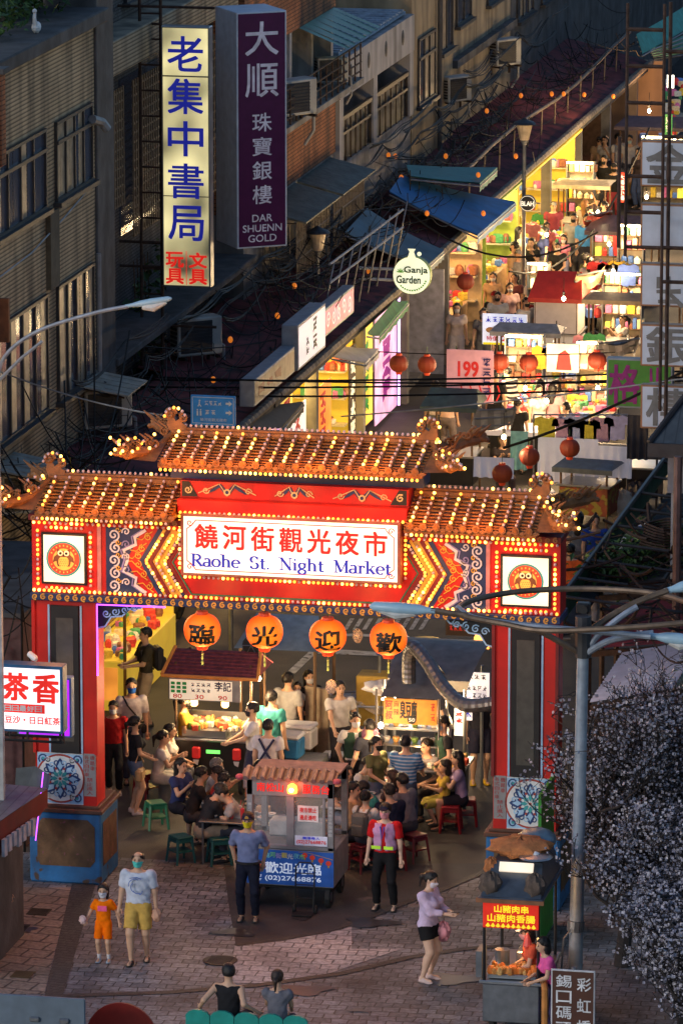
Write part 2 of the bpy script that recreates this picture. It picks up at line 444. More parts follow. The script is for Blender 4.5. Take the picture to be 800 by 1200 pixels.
    Fl = [tuple(f) for f in F]+[tuple(off+i for i in f) for f in mb.f]; mi += mb.m
    V = V*s
    body_o = nmesh('person',V,Fl,mats_b,None); body_o.data.polygons.foreach_set('material_index',mi)
    body_o.location = loc; body_o.rotation_euler = (0,0,root_rz); tag(body_o,label,'person',group)
    def part(name,D,m):
        V,F = nets(D,lo,v)
        if len(F): return nmesh(name,V*s,F,m,body_o)
    e = max(.013,v*.75)
    tz = q[...,2]
    # top: torso and arms, blown up a little and cut at hem, neckline and sleeve
    sh = tor-e
    cut = np.maximum(hem-tz,tz-(.53-neckline)-.25*np.maximum(0,.10-np.hypot(q[...,0],q[...,1]))*-1)
    if seat is not None or hem < .05:
        for i in range(2): sh = _sm(sh,np.maximum(th[i][0]-e,th[i][1]-.12),.03)
    sh = np.maximum(sh,cut)
    if sleeve > 0:
        for i in range(2):
            sh = _sm(sh,np.maximum(au[i][0]-e-.012,(au[i][1]-min(sleeve,1))*.275),.03)
            if sleeve > 1: sh = _sm(sh,np.maximum(af[i][0]-e-.006,(af[i][1]-(sleeve-1))*.25),.02)
    sh = np.maximum(sh,-(dn-.004))
    fold = .006*np.sin(P[...,2]*38+P[...,0]*21)*np.sin(P[...,0]*33+P[...,1]*27)
    part('shirt',sh+fold,topk or cloth(top))
    bt = np.maximum(tor-e*.6,tz-.10)
    for i in range(2):
        if skirt: continue
        t_ = np.maximum(th[i][0]-e-.004-(.02*th[i][1] if legs < .9 else 0),(th[i][1]-min(legs*2,1))*.425) if legs <= .5 else th[i][0]-e
        bt = _sm(bt,t_,.025)
        if legs > .5: bt = _sm(bt,np.maximum(sn[i][0]-e-.012*sn[i][1],(sn[i][1]-(legs*2-1)*.95)*.425),.02)
    if skirt:
        for i in range(2): bt = _sm(bt,np.maximum(th[i][0]-e-.02,(th[i][1]-.62)*.425),.09)
    part('trousers' if legs > .6 else 'shorts',bt+fold*.7,cloth(bottom))
    for i in range(2):                                  # shoes
        fdir = np.array([(.10 if i == 0 else -.10),-1,0]); fdir /= np.linalg.norm(fdir); a = ank[i]
        m_ = MB(); X = Vector(np.cross(fdir,(0,0,1.))); Fd = Vector(fdir); Z = Vector((0,0,1)); c0 = Vector(a)
        rings = []
        for (t,w_,z0,z1) in ((-.065,.022,-.078,-.03),(-.05,.036,-.085,.005),(0,.040,-.085,.012),(.06,.046,-.085,-.025),(.12,.050,-.085,-.043),(.165,.038,-.083,-.055),(.185,.014,-.078,-.066)):
            c = c0+Fd*t; rings.append([c+X*(w_*x_)+Z*(z0+(z1-z0)*y_) for x_,y_ in ((-1,.0),(-1.02,.35),(-.6,.9),(0,1),(.6,.9),(1.02,.35),(1,0))])
        n_ = 7; VV = [p for r_ in rings for p in r_]; FF = [(a_*n_+j,a_*n_+(j+1) % n_,(a_+1)*n_+(j+1) % n_,(a_+1)*n_+j) for a_ in range(len(rings)-1) for j in range(n_)]
        FF += [tuple(range(n_)),tuple((len(rings)-1)*n_+j for j in range(n_-1,-1,-1))]
        nmesh('shoe',np.array([tuple(p) for p in VV])*s,FF,cloth(shoe),body_o)
        if sock: part('sock',np.maximum(sn[i][0]-.008,(.72-sn[i][1])*.425),cloth(sock))
    hm = hcol or HAIR
    if hair != 'bald':
        sk = _el(HQ,(0,-.016,.032),(.100,.122,.118))*hs
        facecut = np.minimum(.07-HQ[...,1]+(HQ[...,2]-.075)*-1.2,9)      # keep clear of the face below the brow
        keep = np.maximum(sk,np.maximum(-(HQ[...,2]+.035+np.maximum(0,HQ[...,1])*-1.0-.02*(HQ[...,1] > .02)),HQ[...,1]-.062-.6*np.maximum(0,HQ[...,2]-.05)))
        if hair == 'thin': keep = np.maximum(keep,HQ[...,2]-.085+0*facecut)
        D = keep
        wv = .004*np.sin(HQ[...,0]*160)*np.sin(HQ[...,2]*60+1)
        if hair == 'long':
            bk = _rc(np.stack([hx*.75,hf_,hz],-1),(0,-.055,.02),(0,-.085-.35*math.sin(ln)*0,-.30),.078,.06)[0]
            D = _sm(D,np.maximum(bk,HQ[...,1]-.01),.03)
        if hair == 'pony':
            D = _sm(D,_rc(HQ,(0,-.10,.05),(0,-.17,.0),.032,.034)[0]*hs,.02); D = _sm(D,_rc(HQ,(0,-.17,.0),(0,-.165,-.17),.034,.016)[0]*hs,.02)
        if hair == 'bun': D = _sm(D,_el(HQ,(0,-.10,.085),(.045,.045,.045))*hs,.015)
        if hair == 'bob': D = _sm(D,np.maximum(_rc(HQ,(0,-.04,.02),(0,-.05,-.10),.098,.088)[0]*hs,HQ[...,1]-.02+.2*np.maximum(0,-HQ[...,2])),.02)
        D = np.maximum(D,-(dh-.003))
        part('hair',D+wv*.4*hs,hm)
    if mask:
        D = np.maximum(dh-.012,np.maximum(np.maximum(HQ[...,2]+.005,-(HQ[...,2]+.105)),.03-HQ[...,1])); part('face_mask',D,cloth(mask))
    if cap:
        D = np.maximum(_el(HQ,(0,-.012,.032),(.095,.117,.112))*hs,-(HQ[...,2]-.045)+0*hx)
        br = np.maximum(_el(HQ,(0,.10,.052),(.075,.085,.014)),.05-HQ[...,1])*hs; part('cap',np.minimum(D,br),cloth(cap))
    if vest:
        D = np.maximum(np.maximum(tor-e-.018,np.maximum(.06-tz,tz-.50)),-(np.minimum(au[0][0],au[1][0])-.028))
        D = np.maximum(D,.028-np.abs(q[...,0])*1.0-10*(q[...,1] < 0)); part('vest',D+fold,vest)
    # handy points in world space for what the figure carries
    M = Matrix.Translation(loc) @ Matrix.Rotation(root_rz,4,'Z')
    W_ = lambda p: M @ (Vector(p)*s)
    return dict(o=body_o,hands=[W_(w) for w in wri],sh=[W_(p) for p in shl],back=W_(T(0,-.14,.28)),chest=W_(T(0,.14,.3)),hip=[W_(p) for p in hip],M=M,s=s,
                up=M.to_3x3() @ Vector(upv),fw=M.to_3x3() @ Vector(fw),rt=M.to_3x3() @ Vector(xx),T=lambda x,f,u: W_(T(x,f,u)),neck=W_(neck),head=W_(hc))
# ---------------------------------------------------------------- render set-up, camera, dusk sky
SC.render.engine = 'CYCLES'; SC.cycles.use_denoising = True
SC.cycles.max_bounces = 5; SC.cycles.diffuse_bounces = 2; SC.cycles.glossy_bounces = 2; SC.cycles.transparent_max_bounces = 6
SC.cycles.sample_clamp_indirect = 3.; SC.cycles.sample_clamp_direct = 30.
SC.view_settings.view_transform = 'Standard'; SC.view_settings.look = 'None'; SC.view_settings.exposure = 0
cd = bpy.data.cameras.new('camera'); cam = bpy.data.objects.new('camera',cd); COL.objects.link(cam); SC.camera = cam
cd.sensor_fit = 'VERTICAL'; cd.sensor_height = 36; cd.sensor_width = 24; cd.lens = 36*FPX/1200; cd.clip_start = 1; cd.clip_end = 2000
cam.matrix_world = Matrix(((c_r.x,c_u.x,-c_f.x,CAM.x),(c_r.y,c_u.y,-c_f.y,CAM.y),(c_r.z,c_u.z,-c_f.z,CAM.z),(0,0,0,1)))
W = bpy.data.worlds.new('World'); SC.world = W; W.use_nodes = True
nt = W.node_tree; sky = nt.nodes.new('ShaderNodeTexSky'); sky.sky_type = 'NISHITA'; sky.sun_disc = False
SUN_EL,SUN_AZ = R(18),R(-142)      # low in the west, behind the camera's left shoulder
sky.sun_elevation = SUN_EL; sky.sun_rotation = SUN_AZ; sky.ozone_density = 2.6; sky.dust_density = .6
bg = nt.nodes['Background']; bg.inputs[1].default_value = .15; nt.links.new(sky.outputs[0],bg.inputs[0])
sl = bpy.data.lights.new('evening_sun','SUN'); sl.energy = .95; sl.angle = R(9); sl.color = (1.,.95,.92)
so = bpy.data.objects.new('evening_sun',sl); COL.objects.link(so)
sdir = Vector((math.sin(SUN_AZ)*math.cos(SUN_EL),math.cos(SUN_AZ)*math.cos(SUN_EL),math.sin(SUN_EL)))
so.rotation_euler = sdir.to_track_quat('Z','Y').to_euler()
def lamp(loc,w,col=(1.,.62,.28),r=.12,name='lamp_light',spot=None):
    l = bpy.data.lights.new(name,'POINT'); l.energy = w*2.4; l.color = col; l.shadow_soft_size = r
    o = bpy.data.objects.new(name,l); COL.objects.link(o); o.location = loc; return o

# shared materials
RED = mat('red_paint',(.52,.014,.010),.4,var=.14,scale=3,dirt=.32)
RED_D = mat('dark_red_paint',(.16,.012,.012),.5,var=.2,scale=3,dirt=.4)
GOLD = mat('gold_paint',(.50,.27,.05),.45,var=.25,scale=8)
NAVY = mat('navy_paint',(.015,.03,.10),.5,var=.2)
BLUE = mat('blue_paint',(.02,.14,.36),.55,var=.25,scale=4,bump=.3,tex=('noise',5,(.08,.05,.04),.6,.66),dirt=.45)
SKYB = mat('pale_blue_paint',(.30,.48,.68),.5,var=.15)
WHITE = mat('white_paint',(.72,.72,.74),.5,var=.06,dirt=.12)
BLACK = mat('black_paint',(.012,.012,.014),.45,var=.2)
GREY = mat('grey_steel',(.20,.21,.23),.42,metal=.7,var=.2,dirt=.3)
GREYP = mat('grey_paint',(.24,.25,.27),.5,var=.18,dirt=.35)
STEEL = mat('stainless_steel',(.46,.47,.48),.3,metal=.9,var=.12,scale=3)
TERRA = mat('glazed_tile',(.32,.11,.022),.3,var=.55,scale=11,bump=.3,dirt=.45)
TERRA_D = mat('ridge_clay',(.26,.105,.035),.55,var=.3,scale=10,bump=.4,dirt=.4)
BROWNC = mat('brown_render',(.13,.075,.04),.85,var=.35,scale=5,bump=.6,tex=('noise',9,(.22,.08,.10),.62,.68),dirt=.55)
CONC = mat('concrete',(.22,.21,.20),.9,var=.25,scale=2,bump=.5,dirt=.6)
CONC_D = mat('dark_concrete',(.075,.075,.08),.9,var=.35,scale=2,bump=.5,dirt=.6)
WOOD = mat('old_wood',(.13,.075,.04),.8,var=.35,scale=6,dirt=.4)
BULB_ON = mat('bulb_lit',(1,.5,.15),.3,emit=(1,.34,.03),es=3.2)
BULB_HOT = mat('bulb_bright',(1,.6,.2),.3,emit=(1,.50,.09),es=7)
BULB_OFF = mat('bulb_unlit',(.55,.42,.46),.18,var=.2)
INK = mat('black_ink',(.01,.01,.012),.6)
REDT = mat('red_lettering',(.55,.015,.012),.5,var=.05,emit=(.85,.02,.012),es=.7)
BLUET = mat('blue_lettering',(.02,.03,.45),.5,var=.05,emit=(.02,.03,.55),es=.35)

# ---------------------------------------------------------------- ground
def brick_mat(name,c1,c2,mortar,sx,sy,rot=0.,rough=.72,off=.5,bump=.9,dirtc=(.03,.03,.032)):
    m = bpy.data.materials.new(name); m.use_nodes = True; N = m.node_tree.nodes; L = m.node_tree.links; b = N['Principled BSDF']
    tc = N.new('ShaderNodeTexCoord'); mp = N.new('ShaderNodeMapping'); mp.inputs['Rotation'].default_value = (0,0,rot)
    br = N.new('ShaderNodeTexBrick'); br.inputs['Scale'].default_value = 1; br.inputs['Brick Width'].default_value = sx; br.inputs['Row Height'].default_value = sy
    br.inputs['Mortar Size'].default_value = min(sx,sy)*.05; br.inputs['Color1'].default_value = (*c1,1); br.inputs['Color2'].default_value = (*c2,1)
    br.inputs['Mortar'].default_value = (*mortar,1); br.offset = off; br.inputs['Bias'].default_value = -.1; br.inputs['Mortar Smooth'].default_value = .3
    L.new(tc.outputs['Object'],mp.inputs[0])
    wn = N.new('ShaderNodeTexNoise'); wn.inputs['Scale'].default_value = 2.2; L.new(tc.outputs['Object'],wn.inputs['Vector'])
    wa = N.new('ShaderNodeMix'); wa.data_type = 'RGBA'; wa.blend_type = 'LINEAR_LIGHT'; wa.inputs[0].default_value = .05
    L.new(mp.outputs[0],wa.inputs[6]); L.new(wn.outputs['Color'],wa.inputs[7]); L.new(wa.outputs[2],br.inputs['Vector'])
    n1 = N.new('ShaderNodeTexNoise'); n1.inputs['Scale'].default_value = .55; n1.inputs['Detail'].default_value = 9; L.new(tc.outputs['Object'],n1.inputs['Vector'])
    m1 = N.new('ShaderNodeMapRange'); m1.inputs[1].default_value = .42; m1.inputs[2].default_value = .68; m1.inputs[4].default_value = .8; L.new(n1.outputs['Fac'],m1.inputs[0])
    mx = N.new('ShaderNodeMix'); mx.data_type = 'RGBA'; L.new(m1.outputs[0],mx.inputs[0]); L.new(br.outputs['Color'],mx.inputs[6]); mx.inputs[7].default_value = (*dirtc,1)
    n2 = N.new('ShaderNodeTexNoise'); n2.inputs['Scale'].default_value = 14; n2.inputs['Detail'].default_value = 6; L.new(tc.outputs['Object'],n2.inputs['Vector'])
    m2 = N.new('ShaderNodeMapRange'); m2.inputs[1].default_value = .3; m2.inputs[2].default_value = .7; m2.inputs[3].default_value = .55; m2.inputs[4].default_value = 1.4; L.new(n2.outputs['Fac'],m2.inputs[0])
    mu = N.new('ShaderNodeMix'); mu.data_type = 'RGBA'; mu.blend_type = 'MULTIPLY'; mu.inputs[0].default_value = 1; L.new(mx.outputs[2],mu.inputs[6])
    cc = N.new('ShaderNodeCombineColor'); [L.new(m2.outputs[0],cc.inputs[i]) for i in range(3)]; L.new(cc.outputs[0],mu.inputs[7]); L.new(mu.outputs[2],b.inputs['Base Color'])
    mr = N.new('ShaderNodeMapRange'); mr.inputs[3].default_value = rough-.3; mr.inputs[4].default_value = rough+.1; L.new(n1.outputs['Fac'],mr.inputs[0]); L.new(mr.outputs[0],b.inputs['Roughness'])
    bp = N.new('ShaderNodeBump'); bp.inputs['Strength'].default_value = bump; bp.inputs['Distance'].default_value = .01
    ad = N.new('ShaderNodeMath'); ad.operation = 'MULTIPLY_ADD'; ad.inputs[1].default_value = .4; L.new(n2.outputs['Fac'],ad.inputs[0])
    iv = N.new('ShaderNodeMath'); iv.operation = 'SUBTRACT'; iv.inputs[0].default_value = 1; L.new(br.outputs['Fac'],iv.inputs[1]); L.new(iv.outputs[0],ad.inputs[2])
    L.new(ad.outputs[0],bp.inputs['Height']); L.new(bp.outputs[0],b.inputs['Normal'])
    return m
ASPH = mat('asphalt',(.055,.050,.046),.72,var=.30,scale=1.2,bump=.5,bscale=60,tex=('noise',.35,(.085,.074,.064),.5,.62))
ASPH2 = mat('asphalt_patch',(.040,.042,.048),.65,var=.3,scale=2,bump=.5,bscale=70,tex=('noise',1.2,(.10,.10,.11),.66,.7))
PAVE = brick_mat('plaza_pavers',(.225,.245,.28),(.105,.115,.138),(.035,.035,.037),.27,.22,R(-3))
PAVE_L = brick_mat('pale_pavers',(.42,.41,.44),(.34,.33,.36),(.10,.10,.105),.30,.26,R(-3),dirtc=(.10,.095,.10))
PAVE_S = brick_mat('side_pavers',(.26,.21,.175),(.20,.17,.145),(.06,.05,.045),.42,.40,R(8),dirtc=(.05,.045,.045))
COBB = brick_mat('cobble_strip',(.055,.052,.05),(.035,.034,.034),(.012,.012,.012),.13,.12,R(8))
def sheet(name,pts,z,m,label=None):
    mb = MB(); mb.add([(p[0],p[1],z) for p in pts],[tuple(range(len(pts)))]); o = mb.build(name,m)
    if o.data.polygons[0].normal.z < 0: o.data.flip_normals()
    return tag(o,label,None,None,'structure')
g_ = MB(); g_.add([(-400,-300,-.012),(400,-300,-.012),(400,600,-.012),(-400,600,-.012)],[(0,1,2,3)]); tag(g_.build('ground',ASPH),kind='structure')
sheet('plaza',[(-9,-14),(12,-14),(12,1.35),(-9,1.35)],-.004,PAVE)
sheet('road',[(-7.9,1.352),(6,1.352),(6,120),(-7.9,120)],-.003,ASPH)
gp = lambda *P: [tuple(G(x,y))[:2] for x,y in P]
sheet('road_apron',gp((276,1106),(268,1060),(262,1012),(500,1012),(585,1012),(566,1020),(520,1040),(470,1058),(430,1074),(385,1090),(330,1100)),.002,ASPH2)
sheet('pale_paving',gp((275,1109),(330,1103),(385,1093),(412,1086),(412,1112),(470,1112),(388,1140),(330,1152),(268,1152),(272,1130)),.003,PAVE_L)
sheet('side_pavement',gp((-60,1040),(84,1040),(52,1165),(-60,1165),(-90,1230),(36,1230),(52,1165),(-60,1165))[:4],.004,PAVE_S)
sheet('paving_band',gp((86,1030),(116,1024),(74,1166),(53,1166)),.006,COBB)
def band(P,w,z,name='paving_band',m=None):
    c = [G(*p) for p in P]; L_,R_ = [],[]
    for i,p in enumerate(c):
        t = (c[min(i+1,len(c)-1)]-c[max(i-1,0)]).normalized(); n = Vector((-t.y,t.x,0))*w/2; L_.append(p+n); R_.append(p-n)
    sheet(name,[tuple(p)[:2] for p in L_]+[tuple(p)[:2] for p in R_[::-1]],z,m or COBB)
band([(53,1168),(200,1163),(300,1155),(400,1141),(480,1122),(545,1112),(600,1108)],.16,.007)
band([(276,1108),(330,1101),(385,1091),(430,1076),(470,1060),(520,1042),(566,1022),(590,1008)],.14,.008)
mkw = mat('road_marking',(.45,.44,.42),.7,var=.35,scale=5,tex=('noise',7,(.06,.055,.05),.56,.66))
sheet('road_marking',gp((338,786),(345,790),(372,764),(366,760)),.004,mkw)
sheet('road_marking',gp((372,766),(378,760),(470,766),(470,770)),.004,mkw)
sheet('road_marking',gp((372,742),(470,744),(470,747),(372,745)),.004,mkw)
for i in range(9):
    x = 402+i*11; sheet('road_marking',gp((x,738),(x+5,738),(x+13,725),(x+8,725)),.005,mkw)
for i,(x0,x1,y0,y1) in enumerate(((30,62,1066,1072),(5,38,1083,1095),(11,43,1139,1146))):
    a = G(x0,y1); b = G(x1,y0); mb = MB(); mb.box(((a.x+b.x)/2,(a.y+b.y)/2,.009),(abs(b.x-a.x)*.96,max(.35,abs(b.y-a.y)*.8),.012),bev=.003)
    for k in range(5): mb.box(((a.x+b.x)/2,(a.y+b.y)/2+(k-2)*.06,.017),(abs(b.x-a.x)*.85,.015,.006))
    tag(mb.build('utility_cover',mat('cover_iron_%d' % i,[(.06,.05,.035),(.025,.025,.028),(.08,.055,.03)][i],.6,metal=.5,var=.3)),
        ['small brownish iron cover in the side pavement near the gate pedestal','large black iron cover in the side pavement','brown iron cover in the pavement close to the grey board'][i],'utility cover')
# worn patches: replaced setts and dark damp streaks
rs_ = random.Random(5)
WETM = mat('damp_stain',(.035,.034,.036),.35,var=.4,scale=3); PATM = mat('replaced_setts',(.30,.29,.29),.75,var=.35,scale=6,bump=.6,dirt=.2)
for k in (1,2,4,5,7,8,10):
    c = G(rs_.uniform(20,560),rs_.uniform(1060,1195)); r_ = rs_.uniform(.08,.3); n = 14; ph = rs_.random()*6
    sheet('paving_stain' if k % 3 else 'paving_patch',[(c.x+r_*(1+.35*math.sin(3*a+ph)+.2*math.sin(7*a))*math.cos(a)*1.6,c.y+r_*(1+.35*math.sin(3*a+ph)+.2*math.sin(7*a))*math.sin(a)) for a in (2*math.pi*i/n for i in range(n))] if k % 3 else [(c.x-.34,c.y-.29),(c.x+.33,c.y-.29),(c.x+.33,c.y+.29),(c.x+.0,c.y+.29),(c.x,c.y),(c.x-.34,c.y)],.0085+k*.0004,WETM if k % 3 else PATM)
p = G(258,1126); mb = MB(); mb.lathe([(.0,0),(.26,0),(.27,.012),(.25,.016),(.0,.016)],24)
for k in range(-3,4): mb.box((0,k*.06,.018),(.36,.012,.006))
tag(mb.build('utility_cover',mat('cover_round',(.03,.03,.032),.5,metal=.5),loc=p),'round dark iron cover in the paving between the walking man and the bench','utility cover')

# ---------------------------------------------------------------- the market gate
gate = thing('market_gate','big red gate with tiled roofs, light bulbs and owl panels spanning the street','gate',(.13,0,.15))
FR = frame((0,-.25,0))            # front face: x to the right, up; local x,y = world x,z
bulbs = []                          # (position, lit)
def bl(p,on=None,hot=.25):
    s_ = (on if on is not None else random.random() < .72); bulbs.append((Vector(p),(2 if random.random() < hot else 1) if s_ else 0))
def bline(a,b,n=None,on=None,step=.085,y=-.275,off=0.):
    a = Vector(a); b = Vector(b); L = (b-a).length; n = n or max(2,int(L/step))
    for i in range(n):
        p = a+(b-a)*((i+.5)/n); bl((p.x,y,p.y),on)
def swirl_band(mb,x0,x1,z0,z1,M,n,w):
    for i in range(n):
        cx = x0+(i+.5)*(x1-x0)/n; r = min((x1-x0)/n,z1-z0)*.42; sg = 1 if i % 2 else -1
        mb.ribbon(spiral(cx,(z0+z1)/2,r,1.3,1.2*sg,sg,12),w,M,.008)
TLW = mat('tile_white',(.62,.64,.66),.35,var=.12,dirt=.15)
TLT = mat('tile_teal',(.05,.30,.33),.4,var=.2)
TLN = mat('tile_navy',(.02,.05,.16),.4,var=.2)
TLR = mat('tile_red',(.32,.05,.035),.4,var=.2)
PANEL_D = mat('smoky_panel',(.07,.068,.06),.25,var=.15,spec=.5)
def arc(cx,cy,r,a0,a1,n=14,ry=None): return [(cx+r*math.cos(R(a0+(a1-a0)*i/n)),cy+(ry or r)*math.sin(R(a0+(a1-a0)*i/n))) for i in range(n+1)]
def medallion(mb,cx,cy,s):
    """flowery tile picture: 0 white 1 teal 2 navy 3 red 4 sky"""
    M = FR @ Matrix.Translation((cx,cy,.006))
    mb.mt(3).disc(0,0,.46*s,M,.004,36); mb.mt(0).disc(0,0,.425*s,M,.007,36)
    for k in range(8):
        a = R(45*k); Mk = M @ Matrix.Rotation(a,4,'Z')
        mb.mt(2).poly([(0.10*s,.0),(.22*s,.085*s),(.33*s,.05*s),(.385*s,0),(.33*s,-.05*s),(.22*s,-.085*s)],Mk,.010)
        mb.mt(4).poly([(0.15*s,.0),(.23*s,.05*s),(.33*s,0),(.23*s,-.05*s)],Mk,.013)
        mb.mt(1).poly([(.04*s,0),(.11*s,.04*s),(.18*s,0),(.11*s,-.04*s)],Mk,.016)
        Mh = M @ Matrix.Rotation(a+R(22.5),4,'Z')
        mb.mt(4).ribbon(spiral(.30*s,.055*s,.06*s,1.1,3.1,1,10),.022*s,Mh,.011)
        mb.mt(2).ribbon(spiral(.30*s,-.055*s,.06*s,1.1,3.1,-1,10),.022*s,Mh,.0125)
        mb.mt(3).disc(.20*s,0,.022*s,Mh,.017,8)
    mb.mt(0).disc(0,0,.05*s,M,.019,14); mb.mt(3).disc(0,0,.028*s,M,.021,10)
for sg,x0,x1 in ((-1,-4.30,-3.30),(1,3.12,4.12)):
    ped = MB(); cx = (x0+x1)/2
    ped.bx(x0-.10,x1+.08,-.32,.82,-.15,1.02,.03); pb = ped.build('pedestal',BLUE,gate)
    mb = MB(); Mp = frame((0,-.3225,0)); k = .10
    mb.poly([(x0+.08,.14),(x1-.10,.14),(x1-.02,.14+k),(x1-.02,.80),(x1-.14,.92),(x0+.12,.92),(x0+.03,.82),(x0+.03,.14+k)],Mp,.008)
    Ms = frame((x1+.0825,0,0),(0,1,0)); mb.poly([(-.2,.14),(.70,.14),(.70,.86),(-.2,.86)],Ms,.006); mb.build('render_panel',BROWNC,pb)
    mb = MB(); mb.bx(x0-.13,x1+.11,-.35,.85,1.02,1.09,.012); mb.bx(x0-.06,x1+.05,-.29,.8,1.09,1.14,.01); mb.build('ledge',mat('ledge_brown',(.10,.045,.03),.6,dirt=.4),gate)
    mb = MB(); mb.bx(x0,x1,-.25,.30,1.14,4.5); pil = mb.build('pillar',RED,gate)
    # tile picture at the foot of the pillar, with corner scrolls
    tp = MB(); tx0,tx1 = (x0+.03,x1-.22) if sg < 0 else (x0+.22,x1-.03)
    tp.mt(4).rect(tx0,1.15,tx1,1.99,FR,.006); tc_x = (tx0+tx1)/2
    for ax_ in (0,1):
        for az in (0,1):
            ox,oz = (tx0+.10 if ax_ == 0 else tx1-.10),(1.25 if az == 0 else 1.89)
            tp.mt(2).ribbon(spiral(ox,oz,.085,1.4,R(45+90*(ax_+2*az)),1 if ax_ == az else -1,14),.022,FR,.012)
            tp.mt(0).ribbon(spiral(ox+(.07 if ax_ == 0 else -.07),oz-(.02 if az else -.02),.05,1.2,2,1 if ax_ else -1,10),.018,FR,.013)
            tp.mt(1).disc(ox,oz,.022,FR,.014,8)
    medallion(tp,tc_x,1.57,.88); tp.mt(0).ribbon([(tx0,1.155),(tx1,1.155)],.012,FR,.013).ribbon([(tx0,1.985),(tx1,1.985)],.012,FR,.013)
    tp.build('tile_picture',[TLW,TLT,TLN,TLR,SKYB],pil)
    pq = MB(); px0,px1 = (x1-.21,x1-.01) if sg < 0 else (x0+.01,x0+.21)
    pq.rect(px0,1.30,px1,2.0,FR,.010); plq = pq.build('notice_plate',mat('notice_grey',(.22,.22,.23),.5,var=.1),pil)
    tx = MB(); pm = (px0+px1)/2
    column(tx,'各式自行車',px0+.015,1.62,pm-.01,1.98,FR,.014); column(tx,'機踏車',pm+.01,1.72,px1-.015,1.98,FR,.014)
    column(tx,'禁止進入',px0+.05,1.32,px1-.05,1.61,FR,.014); tx.build('lettering',mat('notice_red',(.30,.02,.02),.6),plq)
    # tall recessed panel between the red strips
    mb = MB(); mb.bx(cx-.22,cx+.24,-.30,-.25,2.0,4.42,.008); pf = mb.build('panel_frame',BLACK,pil)
    mb = MB(); mb.rect(cx-.13,2.2,cx+.15,4.22,frame((0,-.302,0)),.003); mb.build('panel',PANEL_D,pf)
    mb = MB(); [mb.rect(xa,2.0,xa+.03,4.42,FR,.02) for xa in (cx-.27,cx+.255)]; mb.build('trim',SKYB,pil)
    mb = MB(); [mb.bx(xa,xa+.05,-.29,-.22,1.99,4.5) for xa in (x0-.03,x1-.02)]; mb.build('corner_post',RED_D if sg > 0 else RED,pil)
    # lower side board with vertical red lettering, facing the passage
# cross beam and the wide front panel
XL,XR = -4.32,4.16
mb = MB(); mb.bx(XL,XR,-.25,.30,4.62,5.86); beam = mb.build('beam',RED,gate)
mb = MB(); mb.bx(XL-.02,XR+.02,-.34,.36,4.50,4.62,.01); co = mb.build('lower_cornice',NAVY,gate)
mb = MB(); swirl_band(mb,XL,XR,4.50,4.62,frame((0,-.342,0)),64,.022); mb.build('scroll_band',GOLD,co)
mb = MB(); mb.bx(XL-.03,XR+.03,-.36,.38,5.80,5.90,.01); cu_ = mb.build('upper_cornice',RED_D,gate)
mb = MB(); swirl_band(mb,XL,-1.9,5.79,5.90,frame((0,-.362,0)),20,.024); swirl_band(mb,1.75,XR,5.79,5.90,frame((0,-.362,0)),20,.024); mb.build('scroll_band',mat('bronze_paint',(.25,.12,.05),.5,var=.3),cu_)
bline((XL,4.66),(XR,4.66),step=.082,y=-.30); bline((XL,5.755),(-1.95,5.755),y=-.29); bline((1.8,5.755),(XR,5.755),y=-.29)
# owl light boxes
OWLF = lit('owl_box_face',(1.,.90,.62),.92,var=.16,scale=1.6)
def owl(mb,cx,cz,r,M):
    """0 teal 1 red 2 cream 3 brown 4 orange 5 ink"""
    T_ = M @ Matrix.Translation((cx,cz,0))
    mb.mt(0).disc(0,0,r,T_,.004,40); mb.mt(1).disc(0,0,r*.9,T_,.006,40); mb.mt(4).disc(0,-.02*r,r*.62,T_,.008,32)
    for k in range(9):
        a = R(25+k*16.2); mb.mt(4).rect(-.035*r,-.05*r,.035*r,.05*r,T_ @ Matrix.Translation((math.cos(a)*r*.76,math.sin(a)*r*.76,0)) @ Matrix.Rotation(a-R(90),4,'Z'),.009)
        a = R(205+k*16.2); mb.rect(-.03*r,-.045*r,.03*r,.045*r,T_ @ Matrix.Translation((math.cos(a)*r*.76,math.sin(a)*r*.76,0)) @ Matrix.Rotation(a-R(90),4,'Z'),.009)
    mb.mt(3).poly([(r*x,r*y) for x,y in ((-.62,-.22),(-.55,.1),(-.36,.28),(0,.3),(.36,.28),(.55,.1),(.62,-.22),(.42,-.12),(.34,-.42),(-.34,-.42),(-.42,-.12))],T_,.011)
    mb.mt(4).disc(0,-.16*r,.3*r,T_,.013,20,.34*r)
    for j in range(4):
        for i in range(-2,3): mb.mt(3).poly([(r*(i*.105-.025+.05*(j % 2)),r*(-.02-j*.11)),(r*(i*.105+.025+.05*(j % 2)),r*(-.02-j*.11)),(r*(i*.105+.05*(j % 2)),r*(-.08-j*.11))],T_,.015)
    mb.mt(3).poly([(r*x,r*y) for x,y in ((-.36,.62),(-.22,.5),(0,.46),(.22,.5),(.36,.62),(.38,.3),(.2,.12),(-.2,.12),(-.38,.3))],T_,.017)
    for sx in (-1,1): mb.mt(2).disc(sx*.18*r,.34*r,.155*r,T_,.020,18); mb.mt(5).disc(sx*.165*r,.33*r,.08*r,T_,.023,12)
    mb.mt(5).poly([(-.05*r,.28*r),(.05*r,.28*r),(0,.14*r)],T_,.024)
    for sx in (-1,1): mb.mt(4).poly([(sx*.22*r,-.44*r),(sx*.06*r,-.44*r),(sx*.06*r,-.54*r),(sx*.22*r,-.54*r)],T_,.015)
